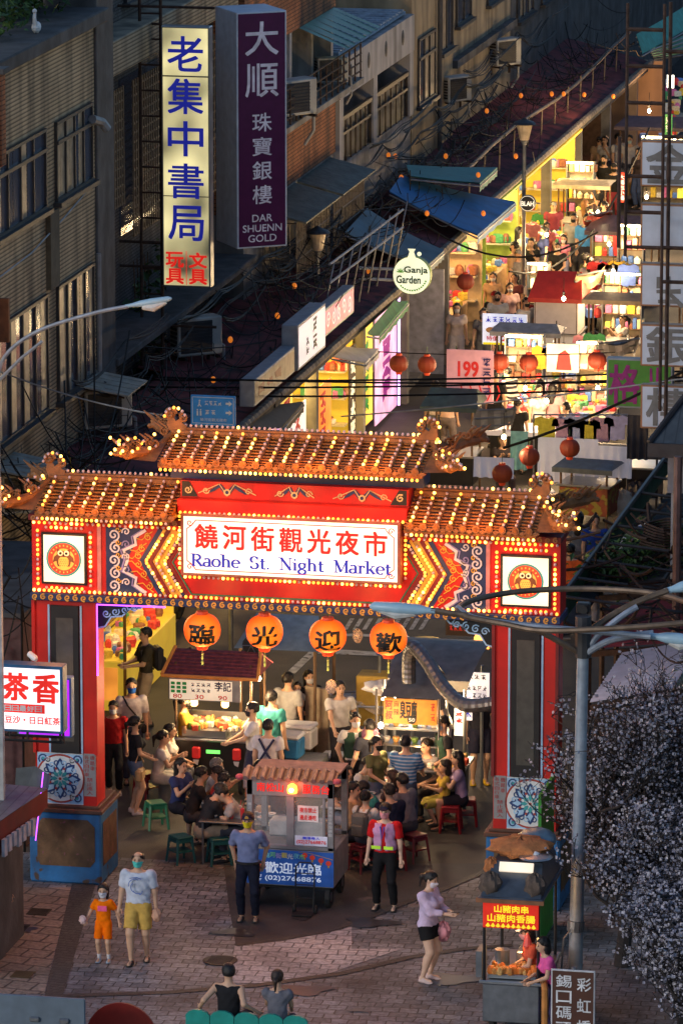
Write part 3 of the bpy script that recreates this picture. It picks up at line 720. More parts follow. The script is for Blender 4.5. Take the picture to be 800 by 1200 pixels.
OM = [mat('owl_teal',(.03,.28,.26),.5,emit=(.03,.3,.28),es=.25),mat('owl_red',(.6,.05,.02),.5,emit=(.8,.06,.02),es=.45),mat('owl_cream',(.8,.7,.4),.5,emit=(1,.8,.4),es=.5),
      mat('owl_brown',(.16,.05,.02),.5,emit=(.2,.06,.02),es=.25),mat('owl_orange',(.75,.42,.08),.5,emit=(1,.5,.08),es=.4),INK]
for sg,xa,xb,z0,z1 in ((-1,-4.12,-3.46,4.80,5.56),(1,3.26,3.98,4.78,5.54)):
    mb = MB(); mb.bx(xa-.04,xb+.04,-.29,-.25,z0-.04,z1+.04,.008); fr_ = mb.build('light_box_frame',BLACK,gate)
    Mo = frame((0,-.292,0)); mb = MB(); mb.rect(xa,z0,xb,z1,Mo,.004); mb.build('light_box_face',OWLF,fr_)
    mb = MB(); owl(mb,(xa+xb)/2,(z0+z1)/2,.285,frame((0,-.297,0))); mb.build('owl_emblem',OM,fr_)
    for (a,b) in (((xa-.10,z0-.08),(xa-.10,z1+.10)),((xb+.10,z0-.08),(xb+.10,z1+.10)),((xa,z0-.10),(xb,z0-.10)),((xa,z1+.12),(xb,z1+.12))): bline(a,b,step=.078)
    mb = MB(); xe = xb+.24 if sg < 0 else xa-.24; mb.rect(xe-.03,4.64,xe+.03,5.76,FR,.02); mb.build('trim',mat('pink_trim',(.5,.2,.2),.5),beam)
# carved cloud panels and the arrow-shaped bands either side of the name board
CLW = mat('cloud_white',(.62,.60,.66),.45,var=.15); VIO = mat('cloud_violet',(.22,.20,.42),.5,var=.2); GRN = mat('green_paint',(.03,.12,.07),.5,var=.2)
YEL = mat('yellow_paint',(.62,.36,.04),.5,var=.2)
ZM,ZB,ZT = 5.20,4.66,5.72
for sg in (-1,1):
    o_ = -.06                                     # the board is centred a little left
    fx = lambda x: o_+sg*x
    cp = MB()
    cp.mt(1).poly([(fx(3.05),ZB),(fx(2.44),ZB),(fx(2.72),ZM),(fx(2.44),ZT),(fx(3.05),ZT)][::sg],FR,.008)
    edge = [(fx(2.40),ZB+.02),(fx(2.58),ZB+.14),(fx(2.56),ZB+.26),(fx(2.76),ZB+.36),(fx(2.70),ZM),(fx(2.76),ZT-.36),(fx(2.56),ZT-.26),(fx(2.58),ZT-.14),(fx(2.40),ZT-.02)]
    cp.mt(0).ribbon(edge,.05,FR,.02)
    cp.mt(3).ribbon([(x+sg*.05,z) for x,z in edge],.03,FR,.016)
    for k in range(5):
        zc = ZB+.12+k*.205; rr = .10
        cp.mt(0).ribbon(spiral(fx(2.92-.03*(k % 2)),zc,rr,1.5,R(90 if k % 2 else -90),-sg,16),.026,FR,.024)
        cp.mt(3 if k % 2 else 0).ribbon(spiral(fx(2.72),zc+.06,rr*.7,1.3,R(200),sg,12),.02,FR,.02)
        cp.mt(2).ribbon(spiral(fx(2.85),zc+.09,.05,1.2,0,sg,9),.016,FR,.022)
    for k,(z_,s2) in enumerate(((ZB+.13,1),(ZT-.13,-1),(ZB+.32,1),(ZT-.32,-1),(ZM-.06,1),(ZM+.08,-1))):
        xm = 2.29+.27*(1-abs(z_-ZM)/.53)
        cp.mt(2).ribbon(spiral(fx(xm),z_,.065,1.4,R(90),s2*sg,12),.014,FR,.014)
        cp.mt(2).ribbon([(fx(xm-.07),z_-.09*s2),(fx(xm+.03),z_-.02*s2),(fx(xm+.10),z_+.05*s2),(fx(xm+.2),z_+.03*s2)],.012,FR,.0145)
    cp.build('cloud_panel',[CLW,NAVY,YEL,VIO],gate)
    ch = MB()
    for i,(xo,w_,mi_) in enumerate(((2.47,.075,3),(2.40,.05,0),(2.335,.07,2),(2.235,.11,1),(2.15,.05,0),(2.10,.05,3),(2.04,.07,2))):
        ch.mt(mi_).ribbon([(fx(xo-.31),ZB),(fx(xo),ZM),(fx(xo-.31),ZT)],w_,FR,.012+.004*(i % 3))
    ch.build('arrow_bands',[YEL,GOLD,RED_D,NAVY],gate)
    for xo in (2.40,2.235,2.10):
        bline((fx(xo-.29),ZB+.06),(fx(xo),ZM),9,y=-.285); bline((fx(xo),ZM),(fx(xo-.29),ZT-.06),9,y=-.285)
    gr = MB(); gr.ribbon([(fx(1.66),ZT-.02),(fx(1.97),ZM),(fx(1.66),ZB+.03)],.025,FR,.02); gr.ribbon([(fx(1.66),ZB+.035),(fx(0),ZB+.035)],.025,FR,.02); gr.build('trim',GRN,beam)
# name board
bx0,bx1,bz0,bz1 = -1.80,1.62,5.09,6.0
mb = MB(); mb.bx(bx0-.05,bx1+.05,-.46,-.25,bz0-.05,bz1+.05,.012); nb = mb.build('name_board',mat('board_frame',(.30,.10,.07),.4,var=.2),gate)
Mn = frame((0,-.462,0)); mb = MB(); mb.rect(bx0,bz0,bx1,bz1,Mn,.005); mb.build('board_face',lit('board_face',(1.,.92,.74),1.0,var=.08,scale=.9),nb)
tx = MB(); rowtext(tx,'饒河街觀光夜市',bx0+.14,5.50,bx1-.12,5.88,Mn,.010,.022,.80); tx.build('lettering',REDT,nb)
br_ = MB()
for (a,b) in (((bx0+.2,bz1-.055),(bx1-.2,bz1-.055)),((bx0+.2,bz0+.055),(bx1-.2,bz0+.055)),((bx0+.055,bz0+.2),(bx0+.055,bz1-.2)),((bx1-.055,bz0+.2),(bx1-.055,bz1-.2))): br_.ribbon([a,b],.014,Mn,.009)
for cx,sx in ((bx0,1),(bx1,-1)):
    for cz,sz in ((bz0,1),(bz1,-1)):
        br_.ribbon(spiral(cx+sx*.10,cz+sz*.10,.055,1.3,0,sx*sz,10),.014,Mn,.010); br_.ribbon([(cx+sx*.05,cz+sz*.2),(cx+sx*.12,cz+sz*.15),(cx+sx*.15,cz+sz*.12),(cx+sx*.2,cz+sz*.05)],.014,Mn,.0105)
br_.build('board_border',REDT,nb)
# serif lettering drawn stroke by stroke
def serif(mb,s,x0,y0,x1,y1,M,d):
    P = {'R': (.78,[('v',.16,0,1),('s',.16,0),('s',.10,1),('a',.30,.74,.30,.24,90,-90),('h',.16,.32,.98),('h',.16,.32,.51),('d',.36,.5,.70,.02),('s',.70,0)]),
         'a': (.58,[('a',.28,.47,.17,.19,150,0),('v',.45,.03,.47),('a',.25,.18,.19,.17,60,330),('s',.5,.0)]),
         'o': (.62,[('a',.31,.33,.25,.32,0,360)]),'h': (.70,[('v',.16,0,1.05),('s',.16,0),('s',.08,1.04),('a',.34,.42,.19,.23,170,0),('v',.53,0,.44),('s',.53,0)]),
         'e': (.58,[('a',.30,.33,.24,.32,0,315),('h',.08,.53,.36)]),'S': (.66,[('a',.33,.75,.23,.24,25,250),('a',.33,.25,.24,.25,70,-160),('k',.54,.75,.98),('k',.10,.02,.25)]),
         't': (.46,[('v',.20,.08,.86),('h',.04,.40,.62),('a',.32,.14,.12,.13,180,320)]),'.': (.26,[('dot',.12,.06)]),'N': (.86,[('t',.14,0,1),('t',.72,0,1),('d',.12,1,.74,0),('s',.14,0),('s',.06,1),('s',.72,1)]),
         'i': (.36,[('v',.17,0,.64),('s',.17,0),('s',.10,.63),('dot',.17,.88)]),'g': (.60,[('a',.28,.42,.20,.22,0,360),('a',.28,-.08,.24,.18,0,360),('h',.42,.58,.6),('k',.14,.10,.22)]),
         'M': (1.0,[('t',.14,0,1),('v',.84,0,1),('d',.14,1,.48,.05),('t2',.84,1,.48,.05),('s',.14,0),('s',.84,0),('s',.08,1),('s',.88,1)]),'r': (.50,[('v',.17,0,.64),('s',.17,0),('s',.10,.63),('a',.34,.46,.14,.17,160,40),('dot',.43,.52)]),
         'k': (.70,[('v',.16,0,1.05),('s',.16,0),('s',.08,1.04),('t2',.22,.28,.52,.62),('d',.32,.40,.58,.0),('s',.60,0),('s',.52,.63)]),' ': (.62,[])}
    tot = sum(P[c][0] for c in s); sx = (x1-x0)/tot; sy = (y1-y0); x = x0; bw = .165; tw = .065; n = 0
    def rib(pts,w):
        nonlocal n; n += 1; mb.ribbon([(x+p[0]*sx,y0+p[1]*sy) for p in pts],[q*sx for q in w],M,d+n*.00003)
    for c in s:
        for o in P[c][1]:
            k = o[0]
            if k == 'v': rib([(o[1],o[2]),(o[1],o[3])],[bw,bw])
            elif k == 't': rib([(o[1],o[2]),(o[1],o[3])],[tw,tw])
            elif k == 'h': rib([(o[1],o[3]),(o[2],o[3])],[tw,tw])
            elif k == 's': rib([(o[1]-.13,min(max(o[2],.025),1.03)),(o[1]+.13,min(max(o[2],.025),1.03))],[.055,.055])
            elif k == 'd': rib([(o[1],o[2]),(o[3],o[4])],[bw,bw])
            elif k == 't2': rib([(o[1],o[2]),(o[3],o[4])],[tw,tw])
            elif k == 'k': rib([(o[1],o[2]),(o[1],o[3])],[tw*1.3,tw*1.3])
            elif k == 'dot': rib([(o[1]-.07,o[2]),(o[1],o[2]),(o[1]+.07,o[2])],[.06,.15,.06])
            elif k == 'a':
                pts,w = [],[]
                for i in range(15):
                    a = R(o[5]+(o[6]-o[5])*i/14); pts.append((o[1]+o[3]*math.cos(a),o[2]+o[4]*math.sin(a))); w.append(tw+(bw-tw)*abs(math.cos(a)) ** 1.3)
                rib(pts,w)
        x += P[c][0]*sx
tx = MB(); serif(tx,'Raohe St. Night Market',bx0+.12,5.205,bx1-.09,5.40,Mn,.011); tx.build('lettering',BLUET,nb)
for (a,b) in (((bx0-.10,bz0),(bx0-.10,bz1)),((bx1+.10,bz0),(bx1+.10,bz1)),((bx0-.05,bz0-.10),(bx1+.05,bz0-.10))): bline(a,b,step=.075,y=-.32)
# central upper stage: plain red board, carved board, then the roofs
mb = MB(); mb.bx(-1.92,1.76,-.40,.6,6.03,6.26,.012); up_ = mb.build('upper_beam',RED,gate)
mb = MB(); mb.bx(-1.9,1.74,-.22,.5,6.26,6.52); cb = mb.build('carved_board',RED,gate)
mb = MB(); Mc = frame((0,-.222,0))
for k in range(3):
    cx = -1.15+k*1.08; w_ = .62 if k != 1 else .42
    for sg in (-1,1):
        mb.mt(1).ribbon([(cx,6.33),(cx+sg*w_*.18,6.46),(cx+sg*w_*.34,6.40),(cx+sg*w_*.5,6.34)],[.07,.06,.05,.02],Mc,.012)
        mb.mt(0).ribbon(spiral(cx+sg*w_*.55,6.38,.06,1.3,0,sg,10),.016,Mc,.014); mb.mt(0).ribbon([(cx,6.30),(cx+sg*w_*.2,6.49),(cx+sg*w_*.4,6.43),(cx+sg*w_*.75,6.33)],.014,Mc,.015)
    mb.mt(0).disc(cx,6.36,.055,Mc,.018,10); mb.mt(1).disc(cx,6.36,.03,Mc,.02,8)
for sg in (-1,1):
    x_ = -.08+sg*1.70; mb.mt(2).poly([(x_-sg*.16,6.27),(x_+sg*.10,6.27),(x_+sg*.10,6.51),(x_-sg*.02,6.51)][::sg],Mc,.010); mb.mt(0).ribbon(spiral(x_+sg*.0,6.38,.07,1.4,1,sg,10),.022,Mc,.015)
mb.build('carved_pattern',[mat('cream_paint',(.55,.40,.2),.5),NAVY,BLACK],cb)
bline((-1.9,6.05),(1.74,6.05),step=.078,y=-.43)
# roofs
def roof(name,x0,x1,ze,zr,ye,yr,ends,nrib):
    rf = thing_part(name)
    mb = MB(); nseg = 10
    for fb in (-1,1):                     # front and back slope, slightly sagging, with stepped tile courses
        for i in range(nseg):
            t0,t1 = i/nseg,(i+1)/nseg
            def pt(t,l=0.): return (yr+fb*(abs(ye-yr))*(1-t),ze+(zr-ze)*(t ** 1.25)+l)
            (ya,za),(yb,zb) = pt(t0,.03),pt(t1)
            mb.quad((x0,ya,za),(x1,ya,za),(x1,yb,zb),(x0,yb,zb)); mb.quad((x0,ya,za-.016),(x1,ya,za-.016),(x1,ya,za),(x0,ya,za))
    mb.bx(x0,x1,yr-abs(ye-yr)+.02,yr+abs(ye-yr)-.02,ze-.10,ze-.02)
    for x in (x0+.02,x1-.02): mb.add([(x,yr-abs(ye-yr)+.05,ze-.02),(x,yr+abs(ye-yr)-.05,ze-.02),(x,yr,zr-.03)],[(0,1,2)])
    mb.build('tile_slope',TERRA,rf)
    rb = MB(); cp_ = MB(); pitch = (x1-x0)/nrib
    for k in range(nrib):
        x = x0+(k+.5)*pitch
        for fb in (-1,1):
            pts = [(x,yr+fb*abs(ye-yr)*(1-t),ze+(zr-ze)*t ** 1.25+.02) for t in (0,.2,.4,.6,.8,1)]
            rb.tube(pts,.034,6)
            M_ = frame((x,pts[0][1]+fb*.01,pts[0][2]-.005),(-fb,0,0)); cp_.mt(0).disc(0,0,.060,M_,.03,12); cp_.mt(1).disc(0,0,.036,M_,.036,10)
        m_on = .25+.5*(k % 3 == 0)+.25*random.random()
        for t in (.08,.22,.36,.5,.64,.78,.92): bulbs.append((Vector((x+random.uniform(-.01,.01),yr-abs(ye-yr)*(1-t),ze+(zr-ze)*t ** 1.25+.065)),0 if random.random() > m_on*.55 else (2 if random.random() < .6 else 1)))
        cp_.mt(0).poly([(pitch*.5-.07,-.03),(pitch*.5,-.075),(pitch*.5+.07,-.03),(pitch*.5,.0)],frame((x,yr-abs(ye-yr)-.012,ze+.01)),.012)
    rb.build('tile_ridges',mat('ridge_tile',(.22,.10,.04),.4,var=.4,scale=9,dirt=.5),rf); cp_.build('edge_trim',[TERRA_D,TERRA],rf)
    mb = MB(); mb.bx(x0-.02,x1+.02,yr-.075,yr+.075,zr-.04,zr+.06,.012); mb.bx(x0,x1,yr-.05,yr+.05,zr+.06,zr+.10,.01); mb.build('ridge',TERRA_D,rf)
    for k in range(int((x1-x0)/.085)): bulbs.append((Vector((x0+.04+k*.085,yr-.03,zr+.13)),0 if random.random() > .12 else 2))
    for k in range(int((x1-x0)/.08)): bulbs.append((Vector((x0+.04+k*.08,yr-abs(ye-yr)+.03,ze-.13)),(0 if random.random() > .72 else (2 if random.random() < .4 else 1))))
    for x,sg in ends:
        ro = MB(); Mr = frame((x,yr,zr+.05))            # fish-tail scroll at the end of the ridge
        ro.prism([(-sg*a*.85,b*.85) for a,b in ((-.02,0),(.30,0),(.30,.10),(.22,.14),(.24,.26),(.16,.33),(.17,.22),(.10,.17),(.06,.24),(.10,.33),(.02,.38),(-.08,.36),(-.11,.27),(-.05,.2),(-.07,.1))][::1 if sg < 0 else -1],Mr,.12)
        ro.tube([(x-sg*p_[0],yr-.07,zr+.05+p_[1]) for p_ in spiral(.0,.27,.10,1.3,0,1,14)],.026,6); ro.tube([(x-sg*p_[0],yr-.07,zr+.05+p_[1]) for p_ in spiral(.2,.2,.08,1.2,2,-1,12)],.022,6)
        ro.build('ridge_scroll',TERRA_D,rf,smooth=True)
        for k in range(7): a = R(20+25*k); bl((x-sg*(.08+.17*math.cos(a)),yr-.09,zr+.25+.17*math.sin(a)),hot=.4,on=random.random() < .5)
        # swept hip with a curling dragon at the corner
        for fb in (-1,1):
            dg = MB(); path = [(x-sg*.02,yr+fb*.05,zr-.02),(x+sg*.14,yr+fb*abs(ye-yr)*.45,zr-.2),(x+sg*.30,yr+fb*abs(ye-yr)*.85,ze+.10),(x+sg*.46,yr+fb*abs(ye-yr)*1.02,ze+.10),(x+sg*.60,yr+fb*abs(ye-yr)*1.08,ze+.2)]
            dg.tube(path,[.05,.075,.095,.085,.03],8)
            for k in range(5):
                t_ = path[1+k // 2]; q_ = Vector(t_)+Vector((sg*.07*(k % 2),-.03,.06))
                dg.tube([(q_.x+sg*p_[0],q_.y-.04,q_.z+p_[1]) for p_ in spiral(0,.07,.085-.006*k,1.3,R(70*k),sg,10)],[.024]*10+[.01],5)
                dg.tube([(q_.x,q_.y,q_.z),(q_.x+sg*(.05+.03*k),q_.y-.02,q_.z+.15),(q_.x+sg*(.16+.02*k),q_.y-.03,q_.z+.22)],[.035,.025,.008],5)
            hd = Vector(path[3])+Vector((sg*.06,-.03 if fb < 0 else .03,.03)); dg.ell(hd,(.10,.08,.075),8,5); dg.ell(hd+Vector((sg*.09,0,-.02)),(.06,.055,.045),7,4)
            dg.tube([hd+Vector((0,0,.05)),hd+Vector((-sg*.03,0,.15)),hd+Vector((-sg*.10,0,.19))],[.02,.016,.006],5)
            dg.add([(x,yr,zr-.02),(x,yr+fb*abs(ye-yr),ze),(x+sg*.42,yr+fb*abs(ye-yr),ze+.02)],[(0,1,2)])
            dg.build('dragon',TERRA_D,rf,smooth=True)
            if fb < 0:
                for k in range(22):
                    t_ = random.random()*3.99; a_ = Vector(path[int(t_)]).lerp(Vector(path[int(t_)+1]),t_ % 1)
                    bl(a_+Vector((sg*random.uniform(-.05,.12),-.11,random.uniform(.0,.27))),hot=.6,on=random.random() < .68)
                bl(hd+Vector((sg*.17,-.05,-.01)),True,.9)
    return rf
def thing_part(name):
    o = bpy.data.objects.new(name,None); COL.objects.link(o); o.parent = gate; return o
roof('upper_roof',-2.12,2.08,6.94,7.19,-.86,.22,((-2.15,-1),(2.08,1)),20)
roof('side_roof',-4.13,-1.92,6.06,6.38,-.80,.22,((-4.13,-1),),10)
roof('side_roof',1.78,3.86,6.06,6.38,-.80,.22,((3.86,1),),10)
mb = MB(); mb.bx(XL+.1,XR-.1,-.1,.6,5.9,6.1); mb.bx(-2.1,1.95,-.05,.5,6.52,6.92); mb.build('roof_bearer',NAVY,gate)
# corner brackets with cloud carving below the beam, violet neon line on the left one
for sg,xs in ((-1,-3.28),(1,3.10)):
    M_ = frame((0,-.12,0)); mb = MB()
    pts = [(xs,4.49),(xs-sg*.78,4.49),(xs-sg*.70,4.40),(xs-sg*.52,4.38),(xs-sg*.40,4.26),(xs-sg*.22,4.24),(xs-sg*.12,4.08),(xs,4.05)]
    mb.mt(1).prism(pts[::sg],M_,.06)
    for k in range(4): mb.mt(0).ribbon(spiral(xs-sg*(.14+.15*k),4.40-.045*(3-k)*.8,.07,1.4,R(40*k),sg,12),.02,frame((0,-.152,0)),.012)
    mb.mt(0).ribbon(pts[1:],.025,frame((0,-.152,0)),.012); mb.build('corner_bracket',[SKYB,BLACK],gate)
NEON = mat('violet_neon',(.4,.1,.8),.4,emit=(.42,.06,1.),es=4.)
mb = MB(); mb.tube([(-3.26,-.28,3.3),(-3.26,-.28,4.46),(-2.15,-.28,4.47)],.014,6); mb.build('neon_tube',NEON,gate)
# the bulbs: a hundred of their own, the rest as one part per state
bm_ = {}
def bulb_mesh(st):
    if st not in bm_:
        mb = MB(); mb.ell((0,0,0),(.026,.026,.028),8,5); mb.mt(1).cyl((0,0,-.045),(0,0,-.02),.014,n=6)
        o = mb.build('bulb',[(BULB_OFF,BULB_ON,BULB_HOT)[st],BLACK]); bm_[st] = o.data; bpy.data.objects.remove(o)
    return bm_[st]
random.shuffle(bulbs); bulbs.sort(key=lambda b: -b[1])
for p_,st in bulbs[:100]:
    o = bpy.data.objects.new('bulb',bulb_mesh(st)); COL.objects.link(o); o.parent = gate; o.location = p_
for st in (0,1,2):
    mb = MB()
    for p_,s2 in bulbs[100:]:
        if s2 == st: mb.ell(p_,(.025,.025,.027),7,4)
    if mb.v: o = mb.build('bulb',(BULB_OFF,BULB_ON,BULB_HOT)[st],gate); o['kind'] = 'stuff'
# paper lanterns below the beam
LANT = mat('lantern_paper',(.75,.12,.02),.6,var=.08)
def glow_mat(name,c0,c1,s0,s1):
    if name in _mats: return _mats[name]
    m = mat(name,tuple(x*.7 for x in c1),.6,var=.08); N = m.node_tree.nodes; L = m.node_tree.links; b = N['Principled BSDF']
    tc = N.new('ShaderNodeTexCoord'); sp = N.new('ShaderNodeSeparateXYZ'); L.new(tc.outputs['Object'],sp.inputs[0])
    vl = N.new('ShaderNodeVectorMath'); vl.operation = 'DISTANCE'; vl.inputs[1].default_value = (.06,-.22,.02); L.new(tc.outputs['Object'],vl.inputs[0])
    mr = N.new('ShaderNodeMapRange'); mr.inputs[1].default_value = .05; mr.inputs[2].default_value = .42; L.new(vl.outputs['Value'],mr.inputs[0])
    mx = N.new('ShaderNodeMix'); mx.data_type = 'RGBA'; mx.inputs[6].default_value = (*c0,1); mx.inputs[7].default_value = (*c1,1); L.new(mr.outputs[0],mx.inputs[0]); L.new(mx.outputs[2],b.inputs['Emission Color'])
    m2 = N.new('ShaderNodeMapRange'); m2.inputs[3].default_value = s0; m2.inputs[4].default_value = s1; L.new(mr.outputs[0],m2.inputs[0]); L.new(m2.outputs[0],b.inputs['Emission Strength'])
    return m
LGLOW = glow_mat('lantern_glow',(1.,.36,.02),(.95,.06,.004),1.05,.52)
def paper_lantern(ch,loc,label,r=.30,hgt=.27,glow=None,txt=INK,group='lanterns under the gate beam',tass=True,cord=.14):
    t = thing('paper_lantern',label,'lantern',loc,0,group)
    mb = MB(); n = 24; K = 12; V = []; F = []
    for i in range(K+1):
        a = math.pi*(i+.55)/(K+1.1); rr = r*math.sin(a) ** .85; z = -math.cos(a)*hgt
        for j in range(n): q = 1-.025*(j % 2); V.append((rr*q*math.cos(2*math.pi*j/n),rr*q*math.sin(2*math.pi*j/n),z))
    for i in range(K):
        for j in range(n): F.append((i*n+j,i*n+(j+1) % n,(i+1)*n+(j+1) % n,(i+1)*n+j))
    mb.add(V,F); mb.build('shade',glow or LGLOW,t)
    mb = MB(); mb.lathe([(r*.30,-.03),(r*.34,0),(r*.30,.04)],14,(0,0,hgt-.005)); CAPM = mat('lantern_cap',(.5,.05,.02),.5,emit=(.6,.05,.01),es=.25); mb.build('cap',CAPM,t); mb = MB(); mb.lathe([(r*.28,-.05),(r*.34,0),(r*.30,.02)],14,(0,0,-hgt)); mb.build('cap',CAPM,t)
    mb = MB(); mb.cyl((0,0,hgt),(0,0,hgt+cord),.008,n=5)
    if tass: mb.cyl((0,0,-hgt-.02),(0,0,-hgt-.10),.008,n=5); mb.ell((0,0,-hgt-.12),.022,6,4); mb.cyl((0,0,-hgt-.14),(0,0,-hgt-.30),.012,.018,6)
    mb.build('tassel' if tass else 'cord',mat('tassel_green',(.06,.12,.06),.7),t)
    if ch:
        # brush character bent around the shade
        gm = MB(); V,F,asp = glyphs(ch)
        for i_,(dx,dz) in enumerate(((0,0),(.012,0),(-.012,0),(0,.01),(0,-.01),(.01,.01),(-.01,-.01))):
            vs = []
            for u,w in V:
                x = (u-.5)*r*1.30+dx; z = (w-.5)*hgt*1.20-.02+dz
                a = math.acos(max(-1,min(1,-z/hgt))); rr = r*math.sin(a) ** .85+.006+i_*.0005; x = max(-rr*.97,min(rr*.97,x)); yaw = .2
                y = -math.sqrt(max(rr*rr-x*x,0)); vs.append((x*math.cos(yaw)-y*math.sin(yaw),x*math.sin(yaw)+y*math.cos(yaw),z))
            gm.add(vs,F)
        gm.build('lettering',txt,t)
    return t
for ch,px,py in (('臨',237,738),('光',310,740),('迎',384,745),('歡',455,748)):
    paper_lantern(ch,PY(px,py,-.05),'glowing orange paper lantern painted with the character ' +ch,cord=.1)

# unseen point lights added to strengthen the bulb rows' glow on tiles and panels
for x in (-3.2,-2.2): lamp((x,-1.15,6.5),16,(1,.33,.05),.2)
for x in (2.2,3.2): lamp((x,-1.15,6.5),16,(1,.33,.05),.2)
for x in (-1.5,-.5,.5,1.5): lamp((x,-1.2,7.3),17,(1,.33,.05),.2)
for x in (-3.7,-2.5,2.4,3.6): lamp((x,-.95,5.4),9,(1,.36,.08),.25)
for x in (-1.2,0,1.2): lamp((x,-1.0,6.5),6,(1,.40,.10),.2); lamp((x,-.95,4.9),5,(1,.40,.10),.2)

for px,py in ((237,738),(310,740),(384,745),(455,748)): lamp(PY(px,py,-.05)+Vector((0,0,-.5)),16,(1,.42,.10),.12)
for x in (-2,0,2): lamp((x,.5,4.35),22,(1,.45,.14),.3)  # unseen lamps added under the beam as warm fill
# def stain
def sagline(a,b,sag,n=10): a = Vector(a); b = Vector(b); return [a.lerp(b,i/n)-Vector((0,0,sag*4*(i/n)*(1-i/n))) for i in range(n+1)]
# ---------------------------------------------------------------- left side of the street: houses
def wall_mat(name,col,kind='rib',c2=None,scale=1.):
    m = mat(name,col,.85,var=.22,scale=1.2,bump=.4,dirt=.75)
    N = m.node_tree.nodes; L = m.node_tree.links; b = N['Principled BSDF']; src = b.inputs['Base Color'].links[0].from_socket
    tc = N.new('ShaderNodeTexCoord')
    if kind == 'rib':
        sx = N.new('ShaderNodeSeparateXYZ'); L.new(tc.outputs['Object'],sx.inputs[0]); ma = N.new('ShaderNodeMath'); ma.operation = 'MULTIPLY'; ma.inputs[1].default_value = 13.; L.new(sx.outputs[2],ma.inputs[0])
        fr = N.new('ShaderNodeMath'); fr.operation = 'FRACT'; L.new(ma.outputs[0],fr.inputs[0]); mr = N.new('ShaderNodeMapRange'); mr.inputs[1].default_value = .25; mr.inputs[2].default_value = .55; mr.inputs[3].default_value = .35; mr.inputs[4].default_value = 1.1; L.new(fr.outputs[0],mr.inputs[0]); fac = mr.outputs[0]
    else:
        mp = N.new('ShaderNodeMapping'); mp.inputs['Rotation'].default_value = (R(90),0,R(90)); L.new(tc.outputs['Object'],mp.inputs[0])
        cx = N.new('ShaderNodeSeparateXYZ'); L.new(tc.outputs['Object'],cx.inputs[0]); cc = N.new('ShaderNodeCombineXYZ'); ad = N.new('ShaderNodeMath'); ad.operation = 'ADD'; L.new(cx.outputs[0],ad.inputs[0]); L.new(cx.outputs[1],ad.inputs[1]); L.new(ad.outputs[0],cc.inputs[0]); L.new(cx.outputs[2],cc.inputs[1])
        br = N.new('ShaderNodeTexBrick'); L.new(cc.outputs[0],br.inputs['Vector']); br.inputs['Scale'].default_value = 1; br.inputs['Brick Width'].default_value = .26*scale; br.inputs['Row Height'].default_value = .085*scale; br.inputs['Mortar Size'].default_value = .012
        br.inputs['Color1'].default_value = (1,1,1,1); br.inputs['Color2'].default_value = (.7,.7,.7,1); br.inputs['Mortar'].default_value = (.28,.28,.3,1); fac = br.outputs['Color']
    mu = N.new('ShaderNodeMix'); mu.data_type = 'RGBA'; mu.blend_type = 'MULTIPLY'; mu.inputs[0].default_value = 1; L.new(src,mu.inputs[6])
    if kind == 'rib':
        c3 = N.new('ShaderNodeCombineColor'); [L.new(fac,c3.inputs[i]) for i in range(3)]; fac = c3.outputs[0]
    L.new(fac,mu.inputs[7]); L.new(mu.outputs[2],b.inputs['Base Color']); return m
RIB = wall_mat('ribbed_tile_wall',(.42,.31,.19))
BRICK = wall_mat('orange_brick',(.36,.13,.05),'brick')
TILEW = wall_mat('dark_tile_wall',(.10,.10,.11),'brick',scale=.8)
PALEW = mat('pale_render',(.34,.33,.34),.85,var=.15,scale=1.5,bump=.3,dirt=.6)
BEIGE = mat('beige_render',(.30,.23,.14),.85,var=.2,scale=1.5,bump=.4,dirt=.7)
GLASS = mat('dark_glass',(.05,.06,.09),.12,var=.3,spec=.6)
CURT = mat('curtain_glass',(.30,.24,.17),.35,var=.4,scale=5)
FRAME_D = mat('window_frame_dark',(.03,.03,.034),.5)
RUST = mat('rusty_steel',(.04,.022,.016),.8,var=.5,scale=9,bump=.4)
LEAF = [mat('leaf_%d' % i,c,.55,var=.35,scale=9) for i,c in enumerate([(.035,.085,.02),(.06,.12,.03),(.02,.055,.018)])]
def win(b,y0,y1,z0,z1,x,bays,transom=None,curtain=.5):
    mb = MB(); t = .06
    mb.bx(x,x+.07,y0,y1,z0,z0+t); mb.bx(x,x+.07,y0,y1,z1-t,z1)
    for k in range(bays+1): yy = y0+(y1-y0-t)*k/bays; mb.bx(x,x+.06,yy,yy+t,z0+t,z1-t)
    if transom: mb.bx(x,x+.085,y0+.01,y1-.01,transom,transom+.07)
    mb.bx(x,x+.16,y0-.1,y1+.1,z0-.09,z0-.003)
    w = mb.build('window',FRAME_D,b); pn = MB()
    for k in range(bays):
        ya = y0+(y1-y0)*k/bays; yb = y0+(y1-y0)*(k+1)/bays; ym = ya+(yb-ya)*random.uniform(.4,.6)
        for (p,q) in ((ya,ym),(ym,yb)):
            pn.mt(1 if random.random() < curtain else 0); xx = x+random.uniform(.012,.03); pn.quad((xx,p+.01,z0+.05),(xx,q-.01,z0+.05),(xx,q-.01,z1-.05),(xx,p+.01,z1-.05))
        pn.mt(0)
    pn.build('pane',[GLASS,CURT],w); return w
